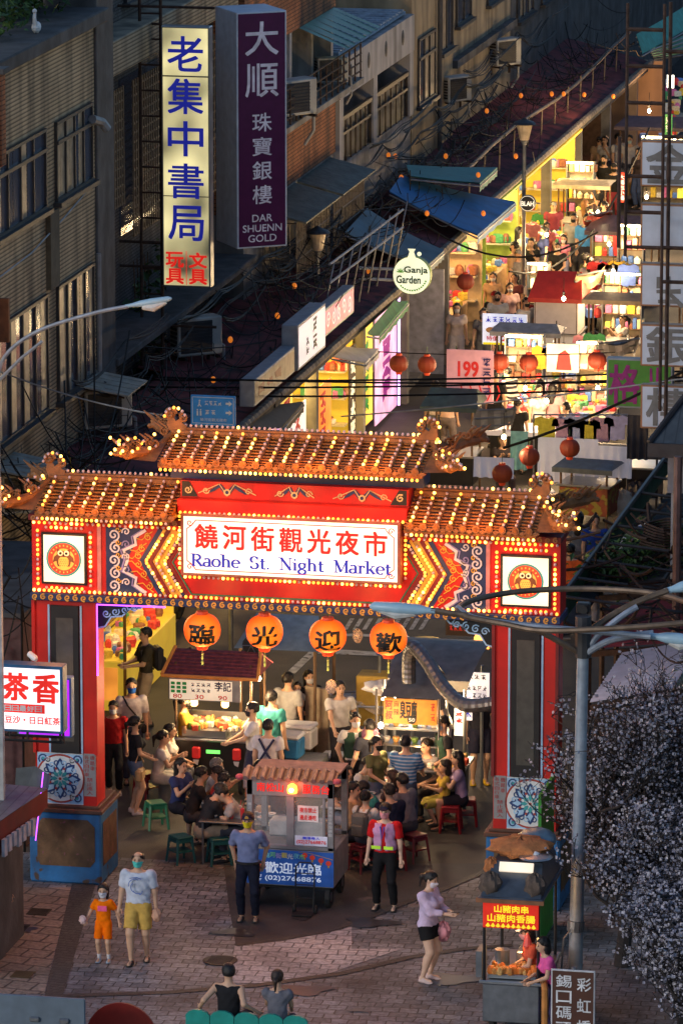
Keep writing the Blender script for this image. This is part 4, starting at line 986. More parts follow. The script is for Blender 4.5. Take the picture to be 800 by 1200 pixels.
def leaves(pts,name,parent=None,n=60,size=.09,spread=.3,mats=None,droop=.3):
    mb = MB()
    for p in pts:
        for k in range(n):
            q = Vector(p)+Vector((random.gauss(0,spread),random.gauss(0,spread),random.gauss(0,spread*.7)))
            a = Vector((random.uniform(-1,1),random.uniform(-1,1),random.uniform(-.6,.6))).normalized(); b = a.cross(Vector((random.uniform(-1,1),random.uniform(-1,1),1))).normalized(); s = size*random.uniform(.6,1.4)
            mb.mt(random.randrange(3)).add([q,q+a*s*.5+b*s*.25,q+a*s-Vector((0,0,droop*s)),q+a*s*.5-b*s*.25],[(0,1,2,3)])
    return mb.build(name,mats or LEAF,parent)
# nearest house, ribbed tiles
b1 = thing('apartment_house','old house with ribbed beige tile facade and curtained window bands, nearest the gate','building',(-8,12,0))
L1 = lambda mb: mb
def ob(mb,name,m,root): # world-coordinate mesh made local to a root with no rotation
    l = root.location; mb.v = [(v[0]-l.x,v[1]-l.y,v[2]-l.z) for v in mb.v]; return mb.build(name,m,root)
class WB(MB):
    def __init__(s,root): super().__init__(); s.root = root
    def build(s,name,mats,parent=None,smooth=False,loc=None):
        p = parent if parent is not None else s.root; r = s.root.location
        s.v = [(v[0]-r.x,v[1]-r.y,v[2]-r.z) for v in s.v]; return _MB.build(s,name,mats,p,smooth,loc)
_MB = MB
def house(root,fn):
    """run fn with every mesh given in street coordinates"""
    global MB
    MB = lambda: WB(root)
    try: fn()
    finally: MB = _MB
def _b1():
    MB().bx(-20,-8,1.5,19.05,0,11.35).build('wall',RIB)
    MB().bx(-20.1,-7.72,1.4,19.2,11.35,11.62,.03).build('coping',CONC_D)
    for (z0,z1,tr) in ((8.35,9.85,9.42),(4.55,6.75,None)):
        win(None,7.5,11.1,z0,z1,-8,4,tr); win(None,11.6,15.25,z0,z1,-8,4,tr); win(None,16.0,18.75,z0,z1,-8,4,tr)
    MB().bx(-8,-7.9,15.3,15.95,6.8,8.25).build('dirty_panel',mat('stained_panel',(.10,.085,.06),.9,dirt=.7))
    MB().tube([(-7.93,10,7.6),(-7.93,14,7.72),(-7.92,16.4,8.0),(-7.92,18.6,8.3)],.018,5).build('conduit',GREYP)
    MB().tube([(-7.9,18.9,z) for z in (4.2,5,5.9,6.9)],.05,8).build('drain_pipe',GREYP); p = MB(); p.tube([(-7.9,18.5,9.55),(-7.8,18.85,9.45),(-7.72,18.95,9.3)],.09,8); p.build('drain_pipe',GREYP)
house(b1,_b1)
pl = thing('roof_garden','dark green potted shrubs on the roof of the ribbed house','plants',(-8.8,15.5,11.62)); pl['kind'] = 'stuff'
leaves([(0,k*.5-2.2,.45+.25*(k % 2)) for k in range(11)],'foliage',pl,90,.2,.28)
st = thing('garden_statue','small white bird figure on the roof edge among the shrubs','statue',tuple(PX(43,38,-8.1)))
mb = MB(); mb.ell((0,0,.10),(.09,.14,.11),10,6); mb.tube([(0,-.08,.15),(0,-.13,.28),(0,-.1,.38)],[.05,.035,.03],7); mb.ell((0,-.11,.41),(.045,.06,.045),8,5); mb.tube([(0,-.15,.41),(0,-.23,.40)],[.018,.005],5); mb.tube([(.03,0,0),(.03,0,-.15)],.012,5); mb.tube([(-.03,0,0),(-.03,0,-.15)],.012,5); mb.build('figure',WHITE,st)
sh = thing('roof_shed','weathered timber shed on the roof at the top left','shed',tuple(PX(8,48,-9.3)))
mb = MB()
for k in range(7): mb.box((.12,-1.1+k*.36,.5),(.05,.33,2.6+.1*(k % 2)),bev=.01)
mb.box((.2,.2,1.9),(1.0,3,.06)); mb.build('boards',WOOD,sh)
rs = thing('rusty_sign','rust-brown metal sign box at the left edge of the picture beside the windows','sign',tuple(PY(1,375,9)))
mb = MB(); mb.box((0,0,0),(.32,.1,.78),bev=.01); mb.build('box',mat('rust_panel',(.22,.08,.03),.7,var=.4,dirt=.5),rs); mb = MB(); mb.cyl((-.16,0,.2),(-.7,0,.2),.02,n=6); mb.cyl((-.16,0,-.2),(-.7,0,-.2),.02,n=6); mb.build('bracket',RUST,rs)
rs2 = thing('brick_chimney','red brick stub at the top left edge of the picture','chimney',tuple(PY(-2,140,8)))
mb = MB(); mb.box((0,0,0),(.2,.3,1.6),bev=.01); mb.build('stack',BRICK,rs2); mb = MB(); mb.box((0,0,.85),(.34,.4,.1),bev=.01); mb.build('cap',CONC_D,rs2)
# recessed dark house
b2 = thing('recessed_house','dark narrow house set back behind the tall shop signs, with lattice grilles','building',(-9,26,0))
def _b2():
    MB().bx(-20,-9,20.4,33,0,13.5).build('wall',TILEW); MB().bx(-12,-7.95,19.06,20.4,0,12.4,.02).build('end_pier',CONC_D)
    MB().bx(-9,-8.3,20.41,32.9,9.9,10.6,.02).build('ledge',wall_mat('ledge_tile',(.26,.22,.16))); MB().bx(-9,-7.9,20.41,32.9,4.4,4.55,.02).build('canopy_slab',CONC_D)
    for (ya,za,yb,zb) in ((21.5,7.0,24.2,9.4),(25.0,6.2,28.4,9.4),(29.2,6.0,32.4,9.4)):
        MB().bx(-9,-8.97,ya,yb,za,zb).build('window',GLASS); g = MB()
        k = ya
        while k <= yb: g.bx(-8.72,-8.69,k,k+.04,za,zb); k += .19
        k = za
        while k <= zb: g.bx(-8.735,-8.705,ya,yb,k,k+.04); k += .19
        g.build('lattice_grille',mat('grille_tan',(.16,.12,.08),.7))
    win(None,21.4,24,10.9,12.8,-9,3,None,.1); win(None,25.5,29,10.9,12.8,-9,3,None,.1)
house(b2,_b2)
sr = thing('sign_rack','dark steel ladder frame carrying the tall shop signs','steel frame',(-8,24.9,0)); mb = MB()
for x in (-.55,-.12): mb.cyl((x,.1,3.5),(x,.1,11.2),.035,n=6)
for k in range(14): mb.cyl((-.55,.1,4+k*.52),(-.12,.1,4+k*.52),.02,n=5)
for z in (4.4,10.9): mb.cyl((-1.4,.1,z),(1.0,.1,z),.03,n=6)
mb.cyl((-1.4,.1,10.55),(-.1,.1,10.55),.03,n=6); mb.cyl((-1.4,.1,6.1),(-.1,.1,6.1),.03,n=6); mb.cyl((-1.4,.1,5.6),(-.1,.1,5.6),.03,n=6)
mb.build('rails',RUST,sr)
iv = thing('climbing_plant','trailing green plant growing down the dark pier beside the yellow sign','plant',tuple(PY(160,350,26.5)))
leaves([(.1,.3*k-.8,-.35*(k % 4)+.4*(k % 3)) for k in range(10)],'foliage',iv,26,.26,.3); mb = MB()
for k in range(5): mb.tube([(.05,.3*k-.6,-1.2),(.1,.3*k-.5,0),(.12,.3*k-.7,.9)],.012,5)
mb.build('stem',WOOD,iv)
# orange brick house
b3 = thing('brick_house','orange brick house with window cages and a balcony rail','building',(-8.2,38,0))
def _b3():
    MB().bx(-20,-8.9,33.05,42.6,0,13).build('inner_wall',CONC_D); MB().bx(-8.899,-8.2,33.05,42.6,8.75,13).build('upper_wall',BRICK); MB().bx(-8.899,-8.2,33.05,42.6,5.35,7.0).build('brick_band',BRICK); MB().bx(-8.899,-8.25,33.05,42.6,0,5.34).build('lower_wall',CONC)
    MB().bx(-8.9,-7.5,33.1,42.5,7.0,7.14,.01).build('balcony_slab',CONC)
    for y in (33.2,35.4,37.7,40,42.2): MB().bx(-8.86,-8.22,y,y+.22,7.14,8.75).build('post',PALEW)
    r = MB()
    for z in (7.3,7.5,7.7,7.95): r.cyl((-7.55,34,z),(-7.55,42.4,z),.022,n=5)
    for k in range(14): r.cyl((-7.55,34+k*.64,7.14),(-7.55,34+k*.64,7.97),.022,n=5)
    r.build('balcony_rail',RUST)
    for y in (34,37.6,40.2): MB().bx(-8.9,-8.86,y,y+2,7.2,8.6).build('window',GLASS)
    a = MB()
    for k in range(12): a.quad((-8.2,38.6+k*.32,8.75),(-8.2,38.92+k*.32,8.75),(-7.1,38.92+k*.32,8.3+.03*(k % 2)),(-7.1,38.6+k*.32,8.3+.03*(k % 2)))
    a.build('corrugated_canopy',mat('green_plastic_sheet',(.02,.16,.11),.4,var=.3,dirt=.4))
    a = MB()
    for (ya,yb) in ((34.6,38.4),(38.6,42.3)):
        a.box((-7.75,(ya+yb)/2,5.12),(1.15,yb-ya,.04),ax=Matrix.Rotation(R(14),3,'Y'))
    a.build('tin_canopy',mat('tin_grey_green',(.10,.12,.11),.6,metal=.3,var=.3,dirt=.5))
    c = MB()
    for (ya,yb) in ((34.8,38.3),(38.8,42.2)):
        n = int((yb-ya)/.16)
        for k in range(n+1): c.cyl((-7.45,ya+(yb-ya)*k/n,3.7),(-7.45,ya+(yb-ya)*k/n,4.95),.014,n=4)
        for z in (3.7,4.1,4.5,4.93): c.cyl((-7.45,ya,z),(-7.45,yb,z),.016,n=4); c.cyl((-8.2,ya,z),(-7.45,ya,z),.016,n=4); c.cyl((-8.2,yb,z),(-7.45,yb,z),.016,n=4)
        for k in range(5): c.cyl((-8.2+k*.15,ya,3.7),(-8.2+k*.15,ya,4.95),.014,n=4)
    c.build('window_cage',mat('cage_steel',(.16,.14,.12),.6,metal=.4))
    for y in (35,39): MB().bx(-8.25,-8.2,y,y+3,3.7,4.9).build('window',CURT)
house(b3,_b3)
# pale house with two deep balconies
b4 = thing('pale_house','pale grey house with two deep shaded balconies and dark railings','building',(-8.2,47,0))
def _b4():
    MB().bx(-20,-9.9,42.7,51.7,0,7.4).build('inner_wall',PALEW); MB().bx(-9.9,-8.1,42.7,51.7,6.55,7.45).build('parapet',PALEW); MB().bx(-9.9,-8.2,42.7,51.7,0,4.95).build('lower_wall',mat('pale_planks',(.26,.25,.25),.85,var=.2,bump=.3,dirt=.6,stripes=(1,4.,(.12,.115,.11),.92)))
    for y in (42.7,46.7,51.25): MB().bx(-9.9,-8.12,y,y+.45,4.951,6.549).build('pier',PALEW)
    for (a,b) in ((43.16,46.69),(47.16,51.24)):
        MB().bx(-9.9,-9.85,a+.3,b-.3,4.96,6.4).build('window',GLASS); r = MB(); r.bx(-8.3,-8.24,a,b,4.97,5.9); rr = r.build('balcony_screen',FRAME_D); r = MB()
        for k in range(7): yy = a+(b-a-.05)*k/6; r.bx(-8.22,-8.17,yy,yy+.05,4.97,5.98)
        r.bx(-8.23,-8.14,a,b,5.98,6.08); r.bx(-8.23,-8.16,a,b,5.62,5.68); r.build('balcony_rail',mat('bronze_rail',(.07,.055,.045),.5,metal=.4))
    for k in range(4): MB().ell((-8.1,43.9+k*2.1,7.05),(.03,.14,.2),10,6).build('oval_vent',FRAME_D)
    a = MB()
    for k in range(40): a.bx(-12.5,-8.25,43.2+k*.2,43.3+k*.2,7.56+.03*(k % 2),7.6+.03*(k % 2))
    a.bx(-12.5,-8.25,43.2,51.3,7.5,7.56); a.build('sheet_roof',mat('pale_blue_sheet',(.28,.36,.46),.5,var=.3,dirt=.3))
house(b4,_b4)
# beige houses further on
b5 = thing('beige_house','beige house with tall mullioned window and a warm lit wall patch','building',(-8.2,54,0))
def _b5():
    MB().bx(-20,-8.2,51.9,57.4,0,10).build('wall',BEIGE); win(None,52.6,54.8,5.0,6.7,-8.2,3,6.15,.5); win(None,55.5,57.2,5.95,8.5,-8.2,2,None,.1)
    MB().tube([(-8.1,55.1,z) for z in (3.4,6,9)],.06,8).build('drain_pipe',CONC_D)
    MB().bx(-8.2,-8.1,55.4,57.3,5.80,5.93).build('sill',CONC)
house(b5,_b5)
b6 = thing('grey_beige_house','plain beige concrete house with shuttered dark windows in the distance','building',(-8.3,62,0))
def _b6():
    MB().bx(-20,-8.3,57.6,66.5,0,10).build('wall',mat('beige_conc',(.24,.20,.14),.9,var=.2,scale=1.4,bump=.4,dirt=.75)); win(None,58.3,60.4,6.3,8.6,-8.3,2,None,.1); win(None,62.8,64.8,6.3,8.6,-8.3,2,None,.1); MB().bx(-8.3,-8.1,57.6,66.5,5.3,5.5).build('ledge',CONC_D)
house(b6,_b6)
b7 = thing('far_house','farthest dark house at the top of the picture behind tangled cables','building',(-8.3,80,0))
def _b7():
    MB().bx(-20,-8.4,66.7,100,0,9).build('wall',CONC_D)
    for k in range(4): win(None,68+k*4,70.6+k*4,5.2,7.6,-8.4,3,None,.3)
house(b7,_b7)
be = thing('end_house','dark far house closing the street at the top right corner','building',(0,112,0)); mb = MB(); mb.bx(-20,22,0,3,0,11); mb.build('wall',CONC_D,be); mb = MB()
for k in range(9): mb.bx(-16+k*3.6,-14+k*3.6,-.04,0,4.2,6.4)
mb.build('windows',GLASS,be)
# arcade roof over the pavement, purple-brown sheet, in three lengths
PURP = mat('purple_sheet',(.20,.055,.06),.55,var=.35,scale=1.5,dirt=.5,tex=('noise',2.5,(.05,.03,.035),.5,.64))
def arcade(y0,y1,ze,zw,xe,xw,label,m=PURP):
    t = thing('arcade_roof',label,'roof',(xe,y0,0),0,'roof over the arcade on the left of the street')
    mb = MB(); n = int((y1-y0)/.09); V = []; F = []
    for i in range(n+1):
        y = (y1-y0)*i/n; dz = .022*math.cos(math.pi*i)
        V += [(0,y,ze+dz),((xw-xe)*.5,y,(ze+zw)/2+dz+.03*math.sin(y*.7)),(xw-xe,y,zw+dz)]
    for i in range(n): a = i*3; F += [(a,a+1,a+4,a+3),(a+1,a+2,a+5,a+4)]
    mb.add(V,F); mb.build('sheet',m,t); mb = MB(); mb.bx(-.10,-.03,0,y1-y0,ze-.28,ze-.04); mb.build('fascia',CONC_D,t)
    k = int((y1-y0)/.16); mb = MB(); mb.tube([(.04,(y1-y0)*i/k,ze-.02+.012*(i % 2)) for i in range(k+1)],[.085+.016*(i % 2) for i in range(k+1)],7); mb.build('gutter_roll',mat('gutter_roll',(.20,.17,.14),.7,var=.4,scale=6,dirt=.4),t)
    mb = MB(); mb.bx(xw-xe-.4,-.12,.02,y1-y0-.02,ze-.34,ze-.29); mb.build('soffit',mat('soffit',(.3,.26,.2),.8,dirt=.3),t)
    for i in range(int((y1-y0)/5)+1): mb = MB(); mb.bx(-.5,-.25,min(i*5,y1-y0-.3),min(i*5,y1-y0-.3)+.25,0,ze-.345); mb.build('post',CONC,t)
    return t
arcade(14.5,24.6,3.12,3.5,-5.7,-8.0,'purple-brown sheet roof of the arcade beside the ribbed house')
arcade(24.7,46,3.12,3.55,-5.68,-8.6,'purple-brown arcade roof between the lit sign boxes and the blue awnings')
arcade(46.1,76.8,3.0,3.75,-6.0,-8.9,'farthest stretch of purple-brown arcade roof, curving past the beige houses')
pr = thing('pipe_railing','long rusty pipe railing lying along the far arcade roof','railing',(-6.4,50,0)); mb = MB(); mb.tube([(0,k*3.2,3.9+.12*math.sin(k)) for k in range(9)],.045,6)
for k in range(13): mb.tube([(0,k*2.1,3.2),(.02,k*2.1,3.92)],.02,5)
mb.build('pipe',mat('pipe_tan',(.20,.15,.11),.6,metal=.3,var=.4),pr)
# ---------------------------------------------------------------- tall signs
def signbox(name,label,cat,loc,w,h,d,rz,face,frame_m,group=None,faces=('-y',),edge=.035):
    t = thing(name,label,cat,loc,rz,group); mb = MB(); mb.box((0,0,0),(w,d,h),bev=.012); mb.build('box',frame_m,t)
    M_ = frame((0,-d/2-.001,0)); mb = MB(); mb.rect(-w/2+edge,-h/2+edge,w/2-edge,h/2-edge,M_,.004); mb.build('face',face,t)
    return t,frame((0,-d/2-.006,0))
a = PY(219,30,25); b = PY(219,335,25); hgt = a.z-b.z
FACE_Y = lit('yellow_sign_face',(1.,.86,.42),.66,var=.5,scale=1.1)
t,M_ = signbox('shop_sign','tall lit cream sign with blue brush characters and red lettering at its foot','sign',((a.x),25,(a.z+b.z)/2),1.0,hgt,.3,0,FACE_Y,STEEL)
mb = MB(); BLUEB = mat('sign_blue',(.02,.03,.35),.5,var=.05,emit=(.02,.03,.5),es=.35)
for i,ch in enumerate('老集中書局'): zc = hgt/2-.12-(i+.5)*.86; write(mb,ch,-.36,zc-.35,.36,zc+.35,M_,.006,.014)
mb.build('lettering',BLUEB,t); mb = MB()
for i,ch in enumerate('玩文具具'): x = -.24 if i % 2 == 0 else .24; z = -hgt/2+(.56 if i < 2 else .22); write(mb,ch,x-.18,z-.15,x+.18,z+.15,M_,.006,.03)
mb.rect(-.006,-hgt/2+.05,.006,-hgt/2+.74,M_,.006); mb.build('lettering',REDT,t)
mb = MB(); mb.rect(-.48,hgt/2-1.02,.48,hgt/2-.99,M_,.004); mb.rect(-.48,-hgt/2+1.85,.48,-hgt/2+1.87,M_,.004); mb.build('joint',mat('sign_joint',(.3,.28,.18),.6),t)
a = PY(277,15,27); b = PY(277,292,27); hgt = a.z-b.z; ph = R(34); wv = 1.10
ctr = Vector((a.x,27,(a.z+b.z)/2))+Vector((math.cos(ph)*wv/2,math.sin(ph)*wv/2,0))+Vector((-math.sin(ph),math.cos(ph),0))*.6
t,M_ = signbox('shop_sign','tall dark purple sign with pale characters and small roman lettering','sign',ctr,wv,hgt,1.2,ph,mat('purple_face',(.085,.010,.065),.35,var=.1),mat('sign_side',(.58,.64,.74),.45,metal=0.,var=.12,dirt=.15))
mb = MB(); PALE = mat('pale_lettering',(.50,.48,.56),.5,emit=(.5,.48,.6),es=.12); zt = hgt/2
for i,(ch,s_) in enumerate((('大',.36),('順',.36))): zc = zt-.55-i*.86; write(mb,ch,-s_,zc-.34,s_,zc+.34,M_,.006,.01)
for i,ch in enumerate('珠寶銀樓'): zc = zt-2.28-i*.50; write(mb,ch,-.21,zc-.19,.21,zc+.19,M_,.006,.008)
for i,(wd,w_) in enumerate((('DAR',.22),('SHUENN',.43),('GOLD',.31))): zc = -zt+.62-i*.21; write(mb,wd,-w_,zc-.075,w_,zc+.075,M_,.006,.01)
mb.build('lettering',PALE,t)
# light boxes along the arcade eave, their faces to the street
def eavebox(x0,x1,y0,y1,z0,z1,label,face,frame_m,text=None,tm=INK,tcol=None):
    t = thing('eave_sign',label,'sign',(x1,(y0+y1)/2,(z0+z1)/2),0,'box signs along the arcade eave'); mb = MB(); mb.box((-(x1-x0)/2,0,0),(x1-x0,y1-y0,z1-z0),bev=.015); mb.build('box',frame_m,t)
    Mx = frame((.001,0,0),(0,1,0)); w = (y1-y0)/2; h = (z1-z0)/2; mb = MB(); mb.rect(-w+.06,-h+.06,w-.06,h-.06,Mx,.005); mb.build('face',face,t)
    if text:
        mb = MB(); text(mb,Mx,w,h); mb.build('lettering',tm,t)
    return t
SIGNG = mat('eave_box_grey',(.30,.32,.36),.5,metal=.2,var=.15,dirt=.3)
eavebox(-5.85,-5.55,22.0,25.8,3.38,3.92,'beige box sign with faded brown characters on the arcade eave',mat('beige_face',(.34,.26,.17),.5,dirt=.2),SIGNG,lambda m,M,w,h: (rowtext(m,'###',-w+.25,-h+.2,w*.35,h-.2,M,.008,.02)),mat('brown_ink',(.25,.08,.04),.5))
eavebox(-5.85,-5.5,25.9,28.6,3.38,4.33,'white lit box sign with black brush writing on the arcade eave',lit('white_face',(.95,.90,1.),.5,var=.12),SIGNG,lambda m,M,w,h: (column(m,'##',.05,-.32,.5,.4,M,.008,.02),column(m,'##',-.6,-.3,-.3,.1,M,.008,.01)))
eavebox(-5.8,-5.55,28.7,31.8,3.55,4.15,'pink lit box sign with swirling lettering below a roof frame',lit('pink_face',(1.,.22,.36),.42,var=.4,scale=1.6),SIGNG,lambda m,M,w,h: [m.ribbon(spiral(-w+.4+.55*k,0,.2,1.4,k,1-2*(k % 2),12),.05,M,.008+k*.0004) for k in range(5)],mat('pink_ink',(.75,.65,.68),.5,emit=(.9,.75,.8),es=.4))
tr = thing('steel_truss','open steel truss frame standing on the arcade above the pink sign','steel frame',(-5.7,30,0)); mb = MB()
for z in (4.5,4.9): mb.cyl((0,0,z),(0,8,z-.1),.028,n=5)
for k in range(9): mb.cyl((0,k,4.5),(-.3,k+.5,3.3),.02,n=5); mb.cyl((0,k,4.5),(0,k+.5,4.9),.018,n=5)
mb.build('bars',mat('frame_pale',(.22,.22,.24),.5,metal=.5),tr)
# blue direction board
p0 = PY(250,481,14); t = thing('direction_board','blue direction board with white arrows standing behind the gate roof','sign',(p0.x,14,p0.z)); mb = MB(); mb.box((0,0,0),(.84,.05,.56),bev=.01); mb.build('board',mat('direction_blue',(.03,.20,.50),.45,emit=(.03,.22,.55),es=.12),t)
mb = MB(); M_ = frame((0,-.026,0)); mb.ribbon([(-.38,.245),(.38,.245)],.01,M_,.004).ribbon([(-.38,-.24),(.38,-.24)],.01,M_,.004).ribbon([(-.385,-.24),(-.385,.24)],.01,M_,.004).ribbon([(.385,-.24),(.385,.24)],.01,M_,.004)
for z in (.14,-.03):
    mb.poly([(.36,z),(.30,z+.05),(.30,z+.02),(.24,z+.02),(.24,z-.02),(.30,z-.02),(.30,z-.05)][::-1],M_,.004); write(mb,'####' if z > 0 else '##',-.16,z-.045,(.17 if z > 0 else .06),z+.045,M_,.004)
mb.disc(-.25,.18,.018,M_,.004,8); mb.ribbon([(-.25,.16),(-.26,.11),(-.28,.07)],.02,M_,.004).ribbon([(-.26,.12),(-.22,.07)],.016,M_,.0045)
for x in (-.29,-.23): mb.disc(x,.01,.015,M_,.004,8); mb.ribbon([(x,-.01),(x,-.10)],.03,M_,.0045)
write(mb,'饒河街觀光夜市',-.24,-.20,.26,-.14,M_,.004); mb.build('lettering',WHITE,t); mb = MB(); mb.cyl((.3,.06,-p0.z),(.3,.06,.2),.04,n=8); mb.cyl((-.3,.06,-p0.z),(-.3,.06,.2),.04,n=8); mb.build('post',GREY,t)
# round hanging sign
p0 = PY(483,322,36.5); t = thing('round_sign','round white lit sign with a small flask on top, on a bracket over the street','sign',(p0.x,36.5,p0.z)); r_ = .43; mb = MB(); mb.tube([(0,-.09,0),(0,.09,0)],r_,32); mb.build('box',mat('sign_rim',(.25,.35,.12),.5),t)
M_ = frame((0,-.091,0)); mb = MB(); mb.disc(0,0,r_*.97,M_,.004,36); mb.poly([(-.09,r_-.02),(-.05,r_+.10),(-.09,r_+.17),(.09,r_+.17),(.05,r_+.10),(.09,r_-.02)][::-1],M_,.005); mb.disc(.17,r_+.06,.05,M_,.005,12); mb.build('face',lit('round_face',(.95,1.,.72),.8,var=.1),t)
mb = MB(); write(mb,'Ganja',-.17,.02,.36,.2,M_,.008,.03); write(mb,'Garden',-.34,-.18,.2,-.01,M_,.008,.03); mb.build('lettering',mat('dark_green_ink',(.02,.05,.02),.5),t)
mb = MB(); mb.mt(0)
for k in range(5): a = R(90+(k-2)*38); mb.ribbon([(-.25,.06),(-.25+.06*math.cos(a),.06+.06*math.sin(a)),(-.25+.10*math.cos(a),.06+.10*math.sin(a))],[.01,.03,.004],M_,.009+k*.0003)
for k in range(13): a = R(225+k*9.5); mb.rect(.34*math.cos(a)-.018,.34*math.sin(a)-.018,.34*math.cos(a)+.018,.34*math.sin(a)+.018,M_,.007)
mb.build('leaf_mark',mat('leaf_green',(.12,.36,.04),.5,emit=(.12,.4,.03),es=.3),t); mb = MB(); [mb.cyl((-r_,0,z),(-1.2,.02,z),.035,n=7) for z in (.11,-.13)]; mb.build('bracket',mat('bracket_white',(.45,.48,.52),.45),t)
# small round sign on the lamp post
p0 = PY(618,238,48); t = thing('round_sign','small round black sign with pale lettering on the far lamp post','sign',(p0.x,48,p0.z)); mb = MB(); mb.tube([(0,-.05,0),(0,.05,0)],.2,24); mb.build('disc',BLACK,t); M_ = frame((0,-.051,0)); mb = MB(); write(mb,'BLAH',-.15,-.06,.15,.05,M_,.005,.04); mb.ribbon(arc(0,0,.18,0,360,28),.012,M_,.005); mb.build('lettering',lit('pale_lit',(1.,.95,.8),.6),t); mb = MB(); mb.cyl((.2,.03,0),(.30,.03,0),.02,n=6); mb.build('bracket',GREY,t)
# lamp posts with bucket-shaped heads
def lamp_post(px,py_top,y,label):
    p = PY(px,py_top,y); t = thing('lamp_post',label,'lamp post',(p.x,y,0),0,'old lamp posts in the street'); mb = MB(); mb.lathe([(.09,0),(.09,.8),(.055,.85),(.045,p.z-.62),(.06,p.z-.6),(.09,p.z-.52)],10); mb.build('pole',GREY,t)
    mb = MB(); mb.lathe([(.11,p.z-.5),(.2,p.z-.12),(.2,p.z-.1)],12); mb.build('lamp_glass',mat('lamp_glass_warm',(.5,.4,.28),.25),t); mb = MB(); mb.lathe([(.29,p.z-.11),(.24,p.z-.06),(.08,p.z),(.02,p.z+.05)],12); mb.build('lamp_cap',FRAME_D,t); return t
lamp_post(614,140,48.4,'lamp post with a pale bucket head beside the far yellow shop'); lamp_post(372,267,36,'lamp post with a dark cap rising from the dim arcade roof')
# ---------------------------------------------------------------- awnings
def awning(name,label,P,m,cat='awning',thick=.03,group=None,ribs=5,sag=.06):
    C0 = sum((Vector(p) for p in P),Vector())/4; t = thing(name,label,cat,C0,0,group); mb = MB(); n = 8
    A,B,C_,D = [Vector(p)-C0 for p in P]
    for side in (0,-thick):
        V = []; F = []
        for i in range(n+1):
            for j in range(n+1):
                u,v = i/n,j/n; q = A.lerp(B,u).lerp(D.lerp(C_,u),v); q.z += side-sag*math.sin(math.pi*u)*(.6+.4*math.cos(v*math.pi*4)); V.append(q)
        for i in range(n):
            for j in range(n): a = i*(n+1)+j; f = (a,a+1,a+n+2,a+n+1); F.append(f if side == 0 else f[::-1])
        mb.add(V,F)
    mb.build('canvas',m,t,smooth=True); mb = MB()
    for k in range(ribs): u = k/(ribs-1); mb.cyl(A.lerp(D,u)+Vector((0,0,-.09)),B.lerp(C_,u)+Vector((0,0,-.09)),.022,n=5)
    mb.cyl(B+Vector((0,0,-.09)),C_+Vector((0,0,-.09)),.025,n=5); mb.build('frame',GREY,t)
    vm = MB(); k = 10
    for i in range(k): a = B.lerp(C_,i/k); b = B.lerp(C_,(i+1)/k); vm.quad(a-Vector((0,0,.01)),b-Vector((0,0,.01)),b-Vector((0,0,.2+.04*(i % 2))),a-Vector((0,0,.2+.04*((i+1) % 2))))
    vm.build('valance',m,t); return t
CANV_B = mat('blue_canvas',(.03,.19,.46),.6,var=.2,scale=2,bump=.3,dirt=.3); CANV_D = mat('slate_canvas',(.04,.12,.19),.6,var=.2,scale=2,bump=.3,dirt=.35); CANV_T = mat('teal_sheet',(.08,.28,.27),.6,var=.3,scale=2,dirt=.5); CANV_G = mat('green_canvas',(.02,.13,.06),.7,var=.25,dirt=.3)
awning('awning','bright blue canvas awning stretched over a food shop',[G(470,205,4.3),G(604,236,3.3),G(559,275,3.3),G(456,224,4.2)],CANV_B)
awning('awning','dark slate blue awning just above the round white sign',[G(430,244,4.1),G(520,293,3.2),G(500,311,3.2),G(404,272,4.1)],CANV_D)
awning('awning','faded teal sheet canopy above the bright blue awning',[G(476,193,4.4),G(582,196,4.1),G(562,214,4.1),G(480,206,4.4)],CANV_T,sag=.02)
awning('awning','green fringed awning at the dim shop beside the pink strip',[G(462,352,3.05),G(478,352,2.85),G(444,392,2.85),G(430,390,3.05)],CANV_G,sag=.02)
awning('awning','green awning over the far yellow shop by the lamp post',[G(590,213,3.0),G(604,213,2.8),G(640,180,2.8),G(628,178,3.0)],CANV_G,sag=.02)
awning('awning','small white canopy over the yellow lit shop next to the red lantern',[G(398,405,2.7),G(444,408,2.35),G(428,424,2.35),G(388,416,2.7)],mat('white_canvas',(.5,.5,.55),.7,var=.1),sag=.02)
awning('awning','teal and green sheet awning at the top right corner',[G(745,40,4.4),G(800,8,4.4),G(805,32,3.9),G(752,62,3.9)],mat('teal_bright',(.03,.30,.26),.6,var=.2,dirt=.2),sag=.02)
awning('awning','second teal awning hanging lower at the top right corner',[G(760,56,3.9),G(803,40,3.9),G(806,60,3.4),G(766,66,3.4)],CANV_T,sag=.02)
awning('awning','dark folding awning at the front of the lit yellow shop',[G(300,475,3.0),G(356,470,2.6),G(330,500,2.6),G(292,500,3.0)],mat('dark_canvas',(.03,.032,.035),.7),sag=.02)
